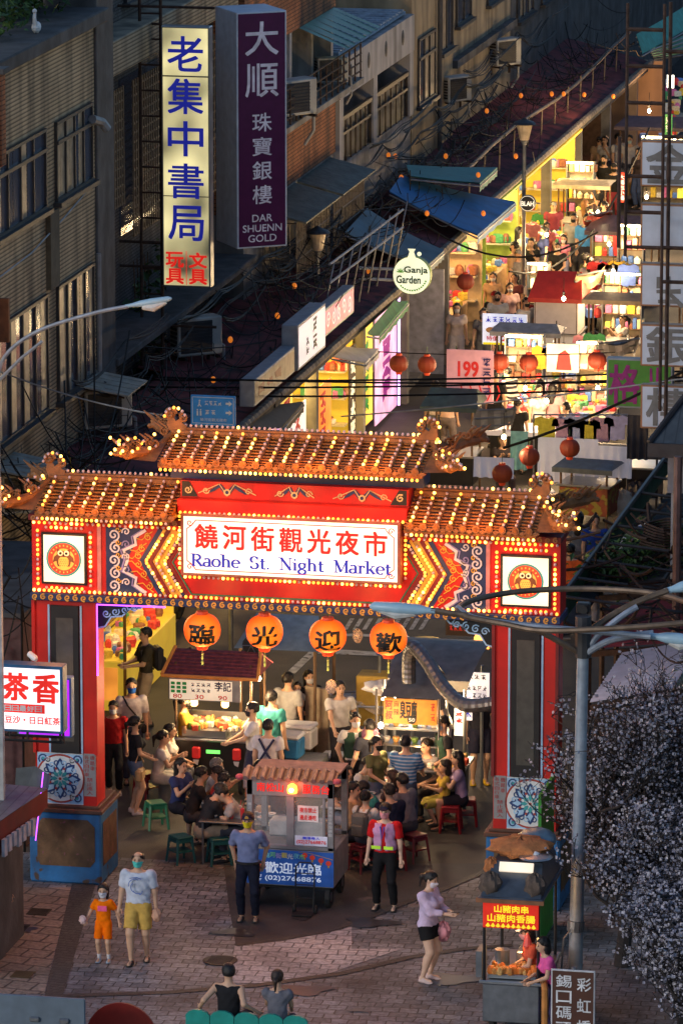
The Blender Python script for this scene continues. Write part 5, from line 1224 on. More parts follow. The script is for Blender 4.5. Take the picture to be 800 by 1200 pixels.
# ---------------------------------------------------------------- lit shops under the arcade
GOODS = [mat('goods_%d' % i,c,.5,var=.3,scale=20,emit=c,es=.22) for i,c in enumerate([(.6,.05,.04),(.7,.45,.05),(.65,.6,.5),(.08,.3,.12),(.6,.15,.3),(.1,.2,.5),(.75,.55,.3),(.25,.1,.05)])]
def heap(label,boxes,name='merchandise',mats=None):
    """loose small goods nobody could count"""
    mb = MB()
    for (x0,x1,y0,y1,z,n,s) in boxes:
        for k in range(n):
            a,b = random.uniform(x0,x1),random.uniform(y0,y1); q = random.uniform(.5,1.3)*s; mb.mt(random.randrange(len(mats or GOODS)))
            if random.random() < .5: mb.box((a,b,z+q*.45),(q,q*random.uniform(.6,1.3),q*.9),rz=random.random()*3,bev=q*.12)
            else: mb.lathe([(q*.3,0),(q*.42,q*.3),(q*.36,q*.7),(q*.18,q*.95)],7,(a,b,z))
    o = mb.build(name,mats or GOODS); return tag(o,label,None,None,'stuff')
def shop(y0,y1,label,wall,glow,power,col=(1.,.66,.2),xw=-7.85,xf=-6.15,h=2.75,shelves=3,good=True,glowfac=1.):
    t = thing('shop',label,'shop',(xf,(y0+y1)/2,0),0,'lit shops under the arcade'); w = (y1-y0)/2; d = xw-xf
    mb = MB(); mb.bx(d-.05,d,-w,w,0,h); mb.build('back_wall',wall,t); mb = MB(); mb.bx(d,0,w-.05,w,0,h); mb.build('side_wall',wall,t); mb = MB(); mb.bx(d,0,-w,-w+.05,0,h); mb.build('side_wall',wall,t); mb = MB(); mb.bx(d,.2,-w,w,h,h+.06); mb.build('ceiling',wall,t)
    mb = MB(); mb.bx(-.5,.05,-w+.3,w*.25,0,.9,.02); mb.build('counter',mat('counter_wood',(.3,.18,.08),.5,var=.3),t)
    mb = MB()
    for z in (h-.12,):
        for k in range(max(2,int(w*1.2))): yy = -w+(k+.5)*2*w/max(2,int(w*1.2)); mb.bx(-.9,-.78,yy-.5,yy+.5,z,z+.05)
    mb.build('tube_light',glow,t); sv = MB()
    for k in range(shelves): z = .55+k*.6; sv.bx(d+.02,d+.42,-w+.1,w-.1,z,z+.03); sv.bx(d+.45,-.1,w-.42,w-.06,z,z+.03)
    sv.build('shelf',mat('shelf_white',(.5,.45,.35),.5),t)
    if good:
        bx = []
        for k in range(shelves): z = .585+k*.6; bx += [(xf+d+.08,xf+d+.36,y0+.15,y1-.2,z,int(9*w),.22),(xf+d+.5,xf-.15,y1-.36,y1-.12,z,12,.22)]
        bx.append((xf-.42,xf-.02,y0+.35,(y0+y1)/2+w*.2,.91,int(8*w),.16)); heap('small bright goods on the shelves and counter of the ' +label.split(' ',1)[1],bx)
    lamp((xf-.5,(y0+y1)/2-w*.4,h-.4),power,col,.15); lamp((xf-.5,(y0+y1)/2+w*.5,h-.4),power,col,.15)
    return t
YW = mat('yellow_wall',(.62,.42,.06),.6,var=.15,scale=3,emit=(1,.62,.05),es=.35); TUBE = mat('tube_glow',(1,.9,.7),.4,emit=(1,.86,.55),es=14); CW = mat('cream_wall',(.5,.42,.3),.7,var=.2)  # shop light partly put into the yellow wall as emission
shop(14.4,20.4,'orange lit bag shop with hanging bags',CW,TUBE,34,(1,.55,.2))
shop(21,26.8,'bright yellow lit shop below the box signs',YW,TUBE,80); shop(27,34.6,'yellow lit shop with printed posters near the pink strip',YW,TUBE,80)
shop(44.6,50.5,'orange lit food shop under the blue awnings',CW,TUBE,80,(1,.5,.15)); shop(51,55.5,'green-fronted juice shop behind the lamp post',mat('lime_wall',(.35,.42,.06),.6,emit=(.5,.6,.08),es=.2),TUBE,60,(1,.75,.3)); shop(55.7,64.5,'far yellow clothes shop with bright racks',YW,TUBE,120)  # lime wall likewise given a faint glow for the shop light
def dark_shop():
    t = thing('shop','dim shop front with potted plants and a white panel','shop',(-6.4,40.2,0)); mb = MB(); mb.bx(-1.4,-1.3,-1.8,4.2,0,2.75); mb.build('back_wall',CONC_D,t); mb = MB(); mb.bx(-1.3,.6,3.3,3.4,0,2.5); mb.build('white_panel',mat('panel_white',(.42,.42,.5),.6),t); mb = MB(); mb.bx(-.4,.2,-1.0,2.8,0,.12); mb.build('step',CONC,t)
dark_shop()
for i,(px,py) in enumerate(((487,395),(497,392),(507,390),(516,393),(492,380),(523,388))):
    p = G(px,py,.13 if i != 4 else .5); t = thing('potted_plant',['leafy plant in a terracotta pot at the dim shop, nearest the pink strip','pink flowering plant in a pot at the dim shop','broad-leaved plant in a white pot at the dim shop','tall thin plant in a pot beside the white panel','plant in a dark pot set on a crate behind the others','small bushy plant nearest the standing woman'][i],'plant',p,0,'potted plants outside the dim shop')
    mb = MB(); mb.lathe([(.10,0),(.15,.28),(.165,.28),(.165,.32),(.13,.32)],12); mb.build('pot',[mat('terracotta',(.30,.10,.05),.8),WHITE,WHITE,CONC,BLACK,CONC][i],t); leaves([(0,0,.55),(0,0,.75)],'foliage',t,46,.17,.13,[LEAF[0],LEAF[1],mat('petal_pink',(.5,.08,.25),.6)] if i == 1 else None)
# bright banners and panels along the shop line
def panel(name,label,x,y0,y1,z0,z1,m,cat='banner',axis='y',text=None,tm=INK,th=.03,group=None):
    """a board standing in the street: axis y = face to the street (+X), axis x = face to the camera side (-Y)"""
    if axis == 'y': t = thing(name,label,cat,(x,(y0+y1)/2,z0),0,group); M_ = frame((th/2+.001,0,0),(0,1,0)); w = (y1-y0)/2; mb = MB(); mb.box((0,0,(z1-z0)/2),(th,2*w,z1-z0),bev=.004)
    else: t = thing(name,label,cat,((y0+y1)/2,x,z0),0,group); M_ = frame((0,-th/2-.001,0)); w = (y1-y0)/2; mb = MB(); mb.box((0,0,(z1-z0)/2),(2*w,th,z1-z0),bev=.004)
    mb.build('board',m,t)
    if text: mb = MB(); text(mb,M_,w,z1-z0); mb.build('lettering',tm,t)
    return t
PINKB = lit('pink_banner',(1.,.55,.85),.75,var=.3,scale=2); YELB = lit('yellow_banner',(1.,.68,.10),.85,var=.3,scale=2); WHB = lit('white_banner',(1.,.94,.9),.8,var=.2,scale=2); ORB = lit('orange_banner',(1.,.36,.05),.6,var=.3,scale=2)
REDI = mat('red_ink',(.5,.02,.02),.5,emit=(.6,.02,.02),es=.3); GRNI = mat('green_ink',(.02,.25,.06),.5,emit=(.02,.3,.06),es=.2); PURI = mat('purple_ink',(.3,.03,.3),.5,emit=(.3,.03,.32),es=.3)
panel('banner','tall pink and white printed banner strip on the shop corner',-6.05,36.6,39.0,.1,2.7,PINKB,text=lambda m,M,w,h: (column(m,'####',-.5,.4,.5,h-.3,M,.01,.02)),tm=PURI)
panel('banner','yellow printed banner hanging beside the pink strip',-6.08,34.8,36.4,.3,2.6,YELB,text=lambda m,M,w,h: column(m,'####',-.4,.3,.4,h-.3,M,.01,.02),tm=GRNI)
mb = MB(); mb.cyl((-6.0,39.1,.1),(-6.0,39.1,2.7),.03,n=8); tag(mb.build('neon_tube',mat('lilac_neon',(.6,.4,.9),.4,emit=(.75,.4,1),es=3)),'upright lilac neon tube on the edge of the pink banner','neon light')
panel('shop_board','row of small red and yellow characters over the yellow shop window',-6.0,22.6,27.6,2.25,2.6,YELB,'sign',text=lambda m,M,w,h: rowtext(m,'######',-w+.2,.06,w-.2,h-.06,M,.01,.02),tm=REDI)
for i in range(4):
    panel('poster',['pale poster in the yellow shop window nearest the gate','violet figure poster in the yellow shop window','white price poster in the yellow shop window','orange picture poster in the yellow shop window, farthest'][i],-6.1,22.4+i*2.6,24.2+i*2.6,.6,2.1,[WHB,lit('violet_banner',(.75,.4,.8),.6),WHB,ORB][i],'poster',group='posters in the yellow shop window',text=(lambda m,M,w,h: (column(m,'###',-.3,.2,.3,h-.15,M,.01,.02))),tm=[PURI,INK,REDI,REDI][i])
panel('shop_column','dark upright sign with pale characters beside the yellow shop window',-5.95,33.2,33.9,.2,2.5,mat('dark_sign',(.05,.03,.02),.5),'sign',text=lambda m,M,w,h: column(m,'####',-.28,.2,.28,h-.2,M,.01,.02),tm=lit('cream_lit',(1,.9,.6),.8))
panel('banner','yellow banner with colourful lettering hung under the gate beam',9.0,-5.1,-4.25,3.05,3.8,lit('yellow_cloth',(1.,.78,.05),.55,var=.2),axis='x',text=lambda m,M,w,h: (write(m,'#####',-w+.06,.22,w-.06,.46,M,.008,.02),rowtext(m,'####',-w+.2,.04,w-.25,.17,M,.008,.02),write(m,'#####',-w+.25,.56,w-.04,.7,M,.008)),tm=REDI)
# ---------------------------------------------------------------- air conditioners
def ac(label,loc,rz,s=1.,proto=[None]):
    if proto[0] is None:
        t = thing('air_conditioner',label,'air conditioner',loc,rz,'air conditioners on the house fronts'); mb = MB(); mb.box((0,0,.36),(.36,.92,.72),bev=.025); mb.build('case',mat('ac_case',(.40,.40,.38),.5,var=.12,dirt=.4),t)
        mb = MB()
        for k in range(9): mb.box((.185,-.08,.1+k*.065),(.02,.66,.014))
        mb.mt(0).box((.182,-.08,.36),(.004,.66,.6)); mb.build('front_grille',FRAME_D,t); mb = MB()
        for k in range(7): mb.box((0,-.462,.12+k*.08),(.26,.014,.05))
        mb.build('side_vent',FRAME_D,t); mb = MB(); [mb.box((0,y,-.03),(.55,.05,.05)) for y in (-.34,.34)]; [mb.box((-.17,y,-.15),(.05,.045,.22)) for y in (-.34,.34)]; mb.build('bracket',RUST,t)
        mb = MB(); mb.tube([(-.1,.46,.2),(-.1,.62,.1),(-.15,.66,-.4),(-.3,.55,-.7)],.035,6); mb.build('hose',GREYP,t); proto[0] = t; t.scale = (s,s,s); return t
    t = dup(proto[0],loc,rz,label); t.scale = (s,s,s); return t
for i,(px,py,x,lab,s,rz) in enumerate(((230,415,-7.7,'grey air conditioner just below the lit cream sign',1.1,-50),(345,134,-7.6,'white air conditioner beside the dark purple sign',1.1,-35),(591,76,-7.95,'white air conditioner high on the far beige wall',1.,-35),(534,118,-7.95,'air conditioner low on the beige house near its window',.9,-35),(388,96,-7.9,'small air conditioner behind the balcony rail',.8,-60),(382,350,-7.6,'grey air conditioner standing on the dim arcade roof by the lamp post',.95,-60))):
    ac(lab,PX(px,py,x),R(rz),s)
for i,(px,py,lab) in enumerate(((124,500,'air conditioner under a pale tin hood on the ribbed house'),(28,600,'air conditioner under a tin hood at the lower left of the ribbed house'))):
    p = PX(px,py,-7.65); ac(lab,p,R(-55),1.05); t = thing('tin_hood',['pale tin hood over the air conditioner at the corner of the ribbed house','larger pale tin hood at the left edge above the gate roof'][i],'hood',p+Vector((0,0,.82)),R(0)); mb = MB(); n = 8
    for k in range(n): mb.box((.1,-.75+k*.19,.05+.012*(k % 2)),(1.15,.19,.03),ax=Matrix.Rotation(R(9),3,'Y'))
    mb.build('sheet',mat('tin_pale',(.36,.36,.32),.55,metal=.2,var=.2,dirt=.35),t); mb = MB(); [mb.cyl((-.35,y,.08),(.55,y,-.1),.02,n=5) for y in (-.7,.7)]; mb.build('strut',RUST,t)
# ---------------------------------------------------------------- cables
CABLE = mat('cable_black',(.006,.006,.007),.6,spec=.2)
mb = MB()
for k in range(250):                     # loose loops hanging between the houses and the arcade eave
    y = random.uniform(10,75); a = Vector((random.uniform(-8.4,-6.6),y,random.uniform(3.6,4.6))); b = Vector((random.uniform(-7.6,-5.8),y+random.uniform(-5,7),random.uniform(3.3,4.4))); c = b+Vector((random.uniform(-1.2,.6),random.uniform(-3,4),random.uniform(-.2,.5)))
    mb.tube(sagline(a,b,random.uniform(.05,.6),9)[:-1]+sagline(b,c,random.uniform(.05,.5),7),random.uniform(.006,.014),4,cap=False)
for k in range(22):                      # bundles running along the house fronts
    z = random.uniform(3.7,5.4); x = random.uniform(-8.15,-7.4); y = random.uniform(10,60); n = random.randint(2,4); q = []
    for i in range(n): q += sagline((x,y+4*i,z),(x+random.uniform(-.1,.1),y+4*i+4,z+random.uniform(-.1,.1)),random.uniform(.05,.35),7)[:-1]
    for j in range(3): mb.tube([p+Vector((.03*j,0,.04*j*math.sin(p.y+j))) for p in q],random.uniform(.010,.022),4,cap=False)
for k in range(24):                      # behind the gate on the left
    a = (random.uniform(-8,-5.5),random.uniform(6.8,14),random.uniform(3.6,6.5)); b = (random.uniform(-6.5,-4.4),random.uniform(6.7,11),random.uniform(3.4,5.5)); mb.tube(sagline(a,b,random.uniform(.1,.9),8),random.uniform(.010,.018),4,cap=False)
tag(mb.build('cable_tangle',CABLE),'tangle of black cables over the arcade roof',None,None,'stuff')
def cable(label,pts,r=.022,m=None): mb = MB(); mb.tube(pts,r,5); return tag(mb.build('cable',m or CABLE),label,'cable','cables strung across the street')
for i,(y0,y1,z) in enumerate(((432,446,22),(440,434,22.4),(449,441,22.8),(459,452,23.2))):
    a = PY(-20,y0,z); b = PY(820,y1,z); cable(['upper black cable crossing above the gate','second black cable crossing above the gate','third black cable crossing above the gate','lowest level black cable crossing above the gate'][i],sagline(a,b,.15,12),.02)
cable('thick black cable slanting up to the grey roof corner at the right',sagline(PY(590,525,15),PY(806,432,10),.1),.028)
cable('pale wire slanting up to the grey roof corner at the right',sagline(PY(400,488,15),PY(806,443,10),.05),.014,GREYP)
cable('grey wire running from the lamp arm to the gate roof',sagline(PY(0,435,8),PY(200,488,4),.1),.014,GREYP)
cable('black cable looping over the street by the far shops',sagline(PY(596,318,44),PY(760,150,60),1.2),.025); cable('black festoon cable hanging near the far lamp post',sagline(PY(480,250,42),PY(700,272,44),.8),.025)
# strings of orange bulbs with weak emission
mb = MB(); OB = mat('orange_bulb',(.7,.18,.03),.3,emit=(1,.25,.02),es=.5)
for (px,py,y) in ((416,215,42),(455,182,48),(463,183,48),(470,208,46),(522,183,48),(560,205,47),(604,183,49),(610,112,60),(646,110,60),(570,130,56),(500,250,43),(566,250,44),(660,110,62),(684,111,64),(718,113,64),(325,370,30),(345,335,33),(250,445,23),(270,398,27),(432,318,38)): p = PY(px,py,y); mb.ell(p,(.055,.055,.07),8,5)
tag(mb.build('bulb_string',OB),'scattered small orange festoon bulbs over the arcade',None,None,'stuff')
# end of the arcade: cream wall with hand truck
t = thing('end_wall','plain cream wall lit orange at the far end of the arcade','wall',(-6.6,77,0)); mb = MB(); mb.bx(-2.2,1.0,0,.2,0,3.0); mb.build('render',mat('cream_end',(.50,.34,.22),.8,var=.12,scale=2,dirt=.25),t); mb = MB(); mb.bx(-2.2,-.75,-.03,0,0,3.0); mb.build('tile_strip',mat('brown_tiles',(.12,.09,.065),.7,var=.3),t); mb = MB(); mb.bx(-2.0,1.1,-1.6,-.05,0,.18); mb.build('step',mat('step_brown',(.12,.07,.05),.8),t)
lamp((-5.2,74.5,2.3),60,(1,.5,.2))
def hand_truck(label,loc,rz):
    t = thing('hand_truck',label,'hand truck',loc,rz); mb = MB()
    for x in (-.2,.2): mb.tube([(x,-.1,.1),(x,0,.6),(x,.05,1.2)],.018,6)
    mb.tube([(-.2,.05,1.2),(-.12,.04,1.32),(.12,.04,1.32),(.2,.05,1.2)],.018,6)
    for z in (.4,.75,1.05): mb.cyl((-.2,.0,z),(.2,.0,z),.014,n=5)
    mb.build('frame',BLACK,t); mb = MB(); mb.box((0,-.22,.05),(.42,.28,.02)); mb.build('toe_plate',BLACK,t)
    for x in (-.23,.23): mb = MB(); mb.tube([(x-.025,.02,.11),(x+.025,.02,.11)],.11,12); mb.build('wheel',mat('rubber',(.02,.02,.02),.8),t)
    return t
hand_truck('black hand truck leaning at the far cream wall',G(702,183),R(10))

# yellow snack stall standing out in front of the arcade, just inside the gate
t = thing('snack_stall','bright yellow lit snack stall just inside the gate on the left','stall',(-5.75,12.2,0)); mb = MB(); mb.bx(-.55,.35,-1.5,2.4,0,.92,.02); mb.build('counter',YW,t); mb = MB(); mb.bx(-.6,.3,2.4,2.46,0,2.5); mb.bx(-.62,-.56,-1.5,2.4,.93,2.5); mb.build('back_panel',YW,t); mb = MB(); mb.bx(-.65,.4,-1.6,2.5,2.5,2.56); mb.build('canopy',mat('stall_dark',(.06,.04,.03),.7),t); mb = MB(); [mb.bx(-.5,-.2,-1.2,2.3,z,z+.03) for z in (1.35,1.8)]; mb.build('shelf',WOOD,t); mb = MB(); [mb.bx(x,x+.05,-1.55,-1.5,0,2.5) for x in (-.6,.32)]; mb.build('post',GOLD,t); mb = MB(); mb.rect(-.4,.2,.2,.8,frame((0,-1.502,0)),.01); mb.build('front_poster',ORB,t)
heap('yellow snacks, bags and boxes on the snack stall just inside the gate',[(-6.25,-5.45,10.8,14.4,.93,70,.16),(-6.2,-5.95,11,14.4,1.39,26,.16),(-6.2,-5.95,11,14.4,1.84,20,.16)]); lamp((-5.5,11.6,2.25),40,(1,.62,.15)); lamp((-5.2,13.6,2.25),40,(1,.62,.15))

t = thing('shuttered_house','dark low house front with pipes squeezed behind the left gate pillar','building',(-7.2,1.6,0)); mb = MB(); mb.bx(-3,2.35,0,5,0,3.9); mb.build('wall',mat('maroon_render',(.10,.05,.05),.85,var=.3,dirt=.7),t); mb = MB(); mb.bx(-3.1,2.4,-.15,5.1,3.9,3.98); mb.build('roof',CONC_D,t); mb = MB(); mb.tube([(1.6,-.08,0),(1.6,-.08,3.85)],.06,8); mb.build('drain_pipe',GREYP,t); mb = MB(); mb.bx(-.5,1.2,-.06,0,1.6,3.0); mb.build('shutter',FRAME_D,t)
# ---------------------------------------------------------------- right side: hanging sign boxes, rack, roofs
SIGNF = mat('faded_sign_face',(.42,.48,.58),.45,var=.12,scale=3,dirt=.2); SIGNK = mat('faded_ink',(.13,.13,.13),.6)
for i,(y0,y1,ch,lab) in enumerate(((163,226,'金','topmost weathered grey box sign with the character 金'),(237,298,None,'blank weathered grey box sign, second from the top'),(307,366,'#','weathered grey box sign with a faded character, third from the top'),
                                       (378,436,'銀','weathered grey box sign with the character 銀'),(449,509,'樓','lowest weathered grey box sign, half covered by the roof corner'))):
    a = PY(751,y0,10); b = PY(751,y1,10); h = a.z-b.z; w = .98
    t,M_ = signbox('hanging_sign',lab,'sign',(a.x+w/2,10,(a.z+b.z)/2+.06),w,h-.13,.18,0,SIGNF,mat('sign_frame_tan',(.26,.14,.08),.45,metal=.4,dirt=.2),'weathered box signs stacked on the right')
    if ch: mb = MB(); write(mb,ch,-.38,-h*.35,.38,h*.36,M_,.006,.022) if ch != '#' else fake(mb,ch,-.3,-h*.45,.3,h*.2,M_); mb.build('lettering',SIGNK,t)
a = PY(711,418,13.5); b = PY(711,476,13.5); h = a.z-b.z
t,M_ = signbox('hanging_sign','green box sign with a magenta character beside the stacked grey signs','sign',(a.x+.6,13.5,(a.z+b.z)/2),1.2,h,.2,0,mat('green_face',(.05,.17,.02),.5,var=.15,emit=(.06,.24,.03),es=.05),GREYP)
mb = MB(); write(mb,'格',-.54,-h*.40,.0,h*.36,M_,.006,.02); write(mb,'#',.1,-h*.40,.55,h*.36,M_,.006,.02); mb.build('lettering',mat('magenta_ink',(.22,.01,.13),.5),t)
t = thing('scaffold','rust-brown steel rack of uprights and rungs in front of the stacked signs','scaffold',(3.9,9.2,0)); mb = MB()
for px in (733,776): p = PY(px,200,9.2); mb.cyl((p.x-3.9,0,PY(733,300 if px == 733 else 480,9.2).z),(p.x-3.9,0,13.2),.03,n=6)
for px in (783,): p = PY(px,200,9.5); mb.cyl((p.x-3.9,.3,6),(p.x-3.9,.3,13.2),.035,n=6)
a = PY(724,290,9.0); mb.cyl((a.x-3.9,-.2,a.z),(a.x-3.9,-.2,a.z+1.9),.035,n=6)
for py in (34,77,120,206,248,289): p = PY(733,py,9.2); q = PY(776,py,9.2); mb.cyl((p.x-3.9,0,p.z),(q.x-3.9,0,p.z),.035,n=5)
for py in (60,160,290,330): p = PY(776,py,9.4); mb.cyl((p.x-3.9,.2,p.z),(p.x-2.4,.2,p.z),.035,n=5)
mb.build('bars',RUST,t)
mb = MB(); p = PY(793,600,6); mb.cyl((p.x,6,0),(p.x,6,PY(793,535,6).z),.07,n=8); tag(mb.build('pipe_post',mat('pipe_brown',(.14,.09,.085),.6,metal=.3)),'brown pipe post below the grey roof corner at the right edge','post')
# grey tiled roof corner at the right edge
t = thing('kiosk_roof','corner of a dark grey pitched roof jutting in at the right edge','roof',(4.6,9.0,0)); mb = MB()
e0 = PY(760,520,8.5); ez = e0.z; ex = e0.x-4.6; px_ = PY(806,432,8.5)
mb.add([(ex,-.5,ez),(ex+3.5,-.5,ez),(ex+3.5,1.3,ez+1.3),(ex+.95,1.3,ez+1.3)],[(0,1,2,3)]); mb.add([(ex,-.5,ez),(ex+.95,1.3,ez+1.3),(ex+.95,2.2,ez+1.3),(ex,3.1,ez)],[(0,1,2,3)]); mb.build('roof_sheet',mat('slate_sheet',(.05,.065,.08),.55,var=.2,stripes=(0,5.,(.03,.04,.05),.9)),t)
mb = MB(); mb.bx(ex-.02,ex+3.5,-.56,-.50,ez-.22,ez+.02); mb.build('eave_board',FRAME_D,t); mb = MB(); mb.tube([(ex,-.52,ez+.03),(ex+.95,1.3,ez+1.34)],.05,6); mb.build('hip',FRAME_D,t); mb = MB(); mb.bx(ex+.25,ex+3,.0,2,ez-.95,ez-.02); mb.build('wall',mat('grey_canvas',(.16,.16,.18),.8,dirt=.4),t); mb = MB(); [mb.bx(ex+.3,ex+.42,.1,.22,0,ez-.95),mb.bx(ex+1.6,ex+1.72,.1,.22,0,ez-.95)]; mb.build('post',GREYP,t)
# right-hand arcade: lean-to roofs of different sheets
def leanto(label,x0,x1,y0,y1,z0,z1,m,pitch=.18,amp=.03,along='x'):
    t = thing('sheet_roof',label,'roof',(x0,y0,0),0); n = int((y1-y0)/pitch*2); V = []; F = []
    for i in range(n+1): y = (y1-y0)*i/n; dz = amp*(1 if i % 2 else -1); V += [(0,y,z0+dz),(x1-x0,y,z1+dz)]
    for i in range(n): F.append((2*i,2*i+1,2*i+3,2*i+2))
    mb = MB(); mb.add(V,F); mb.build('sheet',m,t); mb = MB()
    for k in range(4): yy = (y1-y0)*k/3; mb.box(((x1-x0)/2,yy,(z0+z1)/2-.12),(x1-x0,.07,.1),ax=Matrix.Rotation(-math.atan2(z1-z0,x1-x0),3,'Y'))
    mb.build('rafter',RUST,t); mb = MB(); [mb.cyl((xx,yy,0),(xx,yy,(z0 if xx < 1 else z1)-.2),.05,n=6) for xx in (.1,x1-x0-.1) for yy in (.1,y1-y0-.1)]; mb.build('post',RUST,t); return t
leanto('dark red corrugated roof behind the lamp arms on the right',3.6,8.5,6.2,9.4,2.7,3.3,mat('red_sheet',(.20,.03,.035),.55,var=.35,scale=2,dirt=.5))
leanto('pale bluish translucent sheet roof below the lamp arms',4.35,5.7,2.4,5.8,2.75,3.05,mat('ice_sheet',(.46,.48,.58),.3,var=.15,dirt=.12,spec=.6),.2,.02)
leanto('weathered green corrugated roof at the right edge above the blossom trees',5.5,9,2.6,6.1,3.0,3.3,mat('moss_sheet',(.17,.22,.16),.55,var=.35,scale=3,dirt=.45),.16,.025)
leanto('dark tarred roof carrying the weeds on the right',3.3,9,9.5,24,2.9,3.5,mat('tar_sheet',(.03,.032,.034),.8,var=.4,dirt=.4),.5,.015)
wd = MB(); leaves([tuple(G(px+random.uniform(-14,14),py,3.15)) for px,py in ((715,655),(735,645),(755,640),(770,635),(725,668),(745,660),(708,668),(780,650),(760,655),(790,628)) for k in range(3)],'weeds',None,70,.13,.26).pop('x',None)
tag(bpy.data.objects['weeds'],'low green weeds growing over the dark roof on the right',None,None,'stuff')
t = thing('roof_truss','black and green steel truss running along the right arcade roof toward the gate','truss',(3.1,5,0)); mb = MB()
mb.tube([(0,0,3.35),(0,18,3.35)],.05,6); mb.tube([(.35,0,3.85),(.35,18,3.85)],.04,6); mb.tube([(1.6,3,3.5),(1.6,18,3.6)],.04,6)
for k in range(13): mb.cyl((0,k*1.4,3.35),(.35,k*1.4+.7,3.85),.03,n=5); mb.cyl((.35,k*1.4+.7,3.85),(0,k*1.4+1.4,3.35),.03,n=5); mb.cyl((.35,k*1.4,3.85),(2.6,k*1.4+.4,3.55),.03,n=5)
mb.build('bars',FRAME_D,t); mb = MB(); mb.add([(-.03,0,3.30),(-.03,18,3.30),(-.03,18,2.95),(-.03,0,2.8)],[(0,1,2,3)]); mb.build('edge_board',mat('green_edge',(.03,.14,.09),.6,var=.3,dirt=.4),t)
mb = MB()
for k in range(60):
    a = G(random.uniform(690,800),random.uniform(590,735),random.uniform(3.4,4.0)); b = a+Vector((random.uniform(-1,1.5),random.uniform(-2,2),random.uniform(-.3,.3))); mb.tube(sagline(a,b,random.uniform(0,.3),6),random.uniform(.012,.035),4,cap=False)
for k in range(9): mb.tube([G(775,640,3.6)+Vector((.4*math.cos(i*.5)*(1-k*.04),.4*math.sin(i*.5),.05*k+.03*math.sin(i))) for i in range(13)],.02,4)
tag(mb.build('scrap_heap',RUST),'scrap rods, hoses and cables lying on the right-hand roofs',None,None,'stuff')
awning('awning','dark cloth awning with green edge just right of the gate',[G(742,640,3.2),G(700,655,3.2),G(655,742,2.6),G(668,742,2.6)],mat('black_canvas',(.03,.032,.04),.7,dirt=.2),sag=.02)
# houses behind the right arcade (dark, only corners in view)
b8 = thing('side_house','dark house front behind the right-hand roofs and stacked signs','building',(9,20,0))
def _b8():
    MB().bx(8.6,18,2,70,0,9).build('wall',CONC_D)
    for k in range(10): MB().bx(8.55,8.6,4+k*6,7.5+k*6,4.2,6.2).build('window',GLASS)
house(b8,_b8)
# ---------------------------------------------------------------- street lamp with ring-shaped arms
base = Vector((G(673,1180).x,G(673,1180).y,0)); top = PY(683,735,base.y); t = thing('street_lamp','tall grey lamp pole with ring arms and pale blue heads before the gate','street lamp',base)
PIPE = mat('lamp_pipe',(.26,.30,.36),.5,metal=.3,var=.2,dirt=.25); PIPE2 = mat('bronze_pipe',(.16,.11,.075),.5,metal=.5,var=.3)
LP = lambda px,py,dy=0.: PY(px,py,base.y+dy)-base
mb = MB(); mb.tube([(0,0,0),(0,0,.5),(top.x-base.x)*.5*Vector((1,0,0))+Vector((0,0,top.z*.5)),LP(683,745)],[.14,.11,.095,.085],12); mb.build('pole',PIPE,t,smooth=True)
mb = MB(); mb.tube([LP(683,770),LP(683,722)],.12,10); mb.build('hub',FRAME_D,t)
mb = MB(); mb.tube([(0,-.02,LP(676,1090).z),(.01,-.02,LP(676,1078).z)],.13,12); mb.tube([LP(672,1085,-.12),LP(660,1100,-.14),LP(657,1140,-.14)],.015,5); mb.build('clamp_band',GREY,t)
def curve(pts,n=6):
    out = []; P = [Vector(pts[0])]+[Vector(p) for p in pts]+[Vector(pts[-1])]
    for i in range(1,len(P)-2):
        for k in range(n):
            u = k/n; a,b,c,d = P[i-1],P[i],P[i+1],P[i+2]; out.append(.5*((2*b)+(c-a)*u+(2*a-5*b+4*c-d)*u*u+(3*b-a-3*c+d)*u ** 3))
    return out+[P[-2]]
for pts,m,r in (([LP(820,712,1.0),LP(770,696,1.6),LP(690,690,1.9),LP(610,693,1.6),LP(555,703,.8),LP(536,714,.1),LP(545,722,-.2),LP(590,731,-.6),LP(640,739,-.8),LP(740,735,-.8),LP(820,728,-.6)],PIPE2,.045),
                  ([LP(683,768,0),LP(655,752,-.1),LP(620,735,-.2),LP(570,725,-.2),LP(530,719,-.2),LP(505,715,-.2)],PIPE2,.045),([LP(536,712,.1),LP(560,725,-.3),LP(640,735,-.5),LP(720,742,-.5),LP(762,746,-.5)],PIPE,.045),
                  ([LP(683,745,0),LP(715,722,.3),LP(745,706,.5),LP(782,692,.7)],PIPE2,.05),([LP(683,768,0),LP(700,745,0),LP(728,722,.1),LP(746,711,.2)],PIPE,.045),([LP(683,768,0),LP(710,752,-.2),LP(735,746,-.3),LP(765,742,-.3)],PIPE,.05)): mb = MB(); mb.tube(curve(pts),r,8); mb.build('arm',m,t,smooth=True)
HEADM = mat('lamp_head_blue',(.30,.46,.58),.35,var=.08)
def lamp_head(parent,p,d,L=.75,k=1.):
    d = Vector(d).normalized(); mb = MB(); mb.tube([p,p+d*.12,p+d*.25,p+d*L*.6,p+d*L,p+d*(L+.06)],[k*q for q in (.045,.05,.08,.09,.07,.025)],10); h_ = mb.build('lamp_head',HEADM,parent,smooth=True)
    mb = MB(); mb.tube([p+d*.3-Vector((0,0,.06)),p+d*L*.65-Vector((0,0,.10)),p+d*L*.95-Vector((0,0,.05))],[.05,.075,.03],8); mb.build('lens',mat('lamp_lens',(.5,.5,.48),.2),h_); return h_
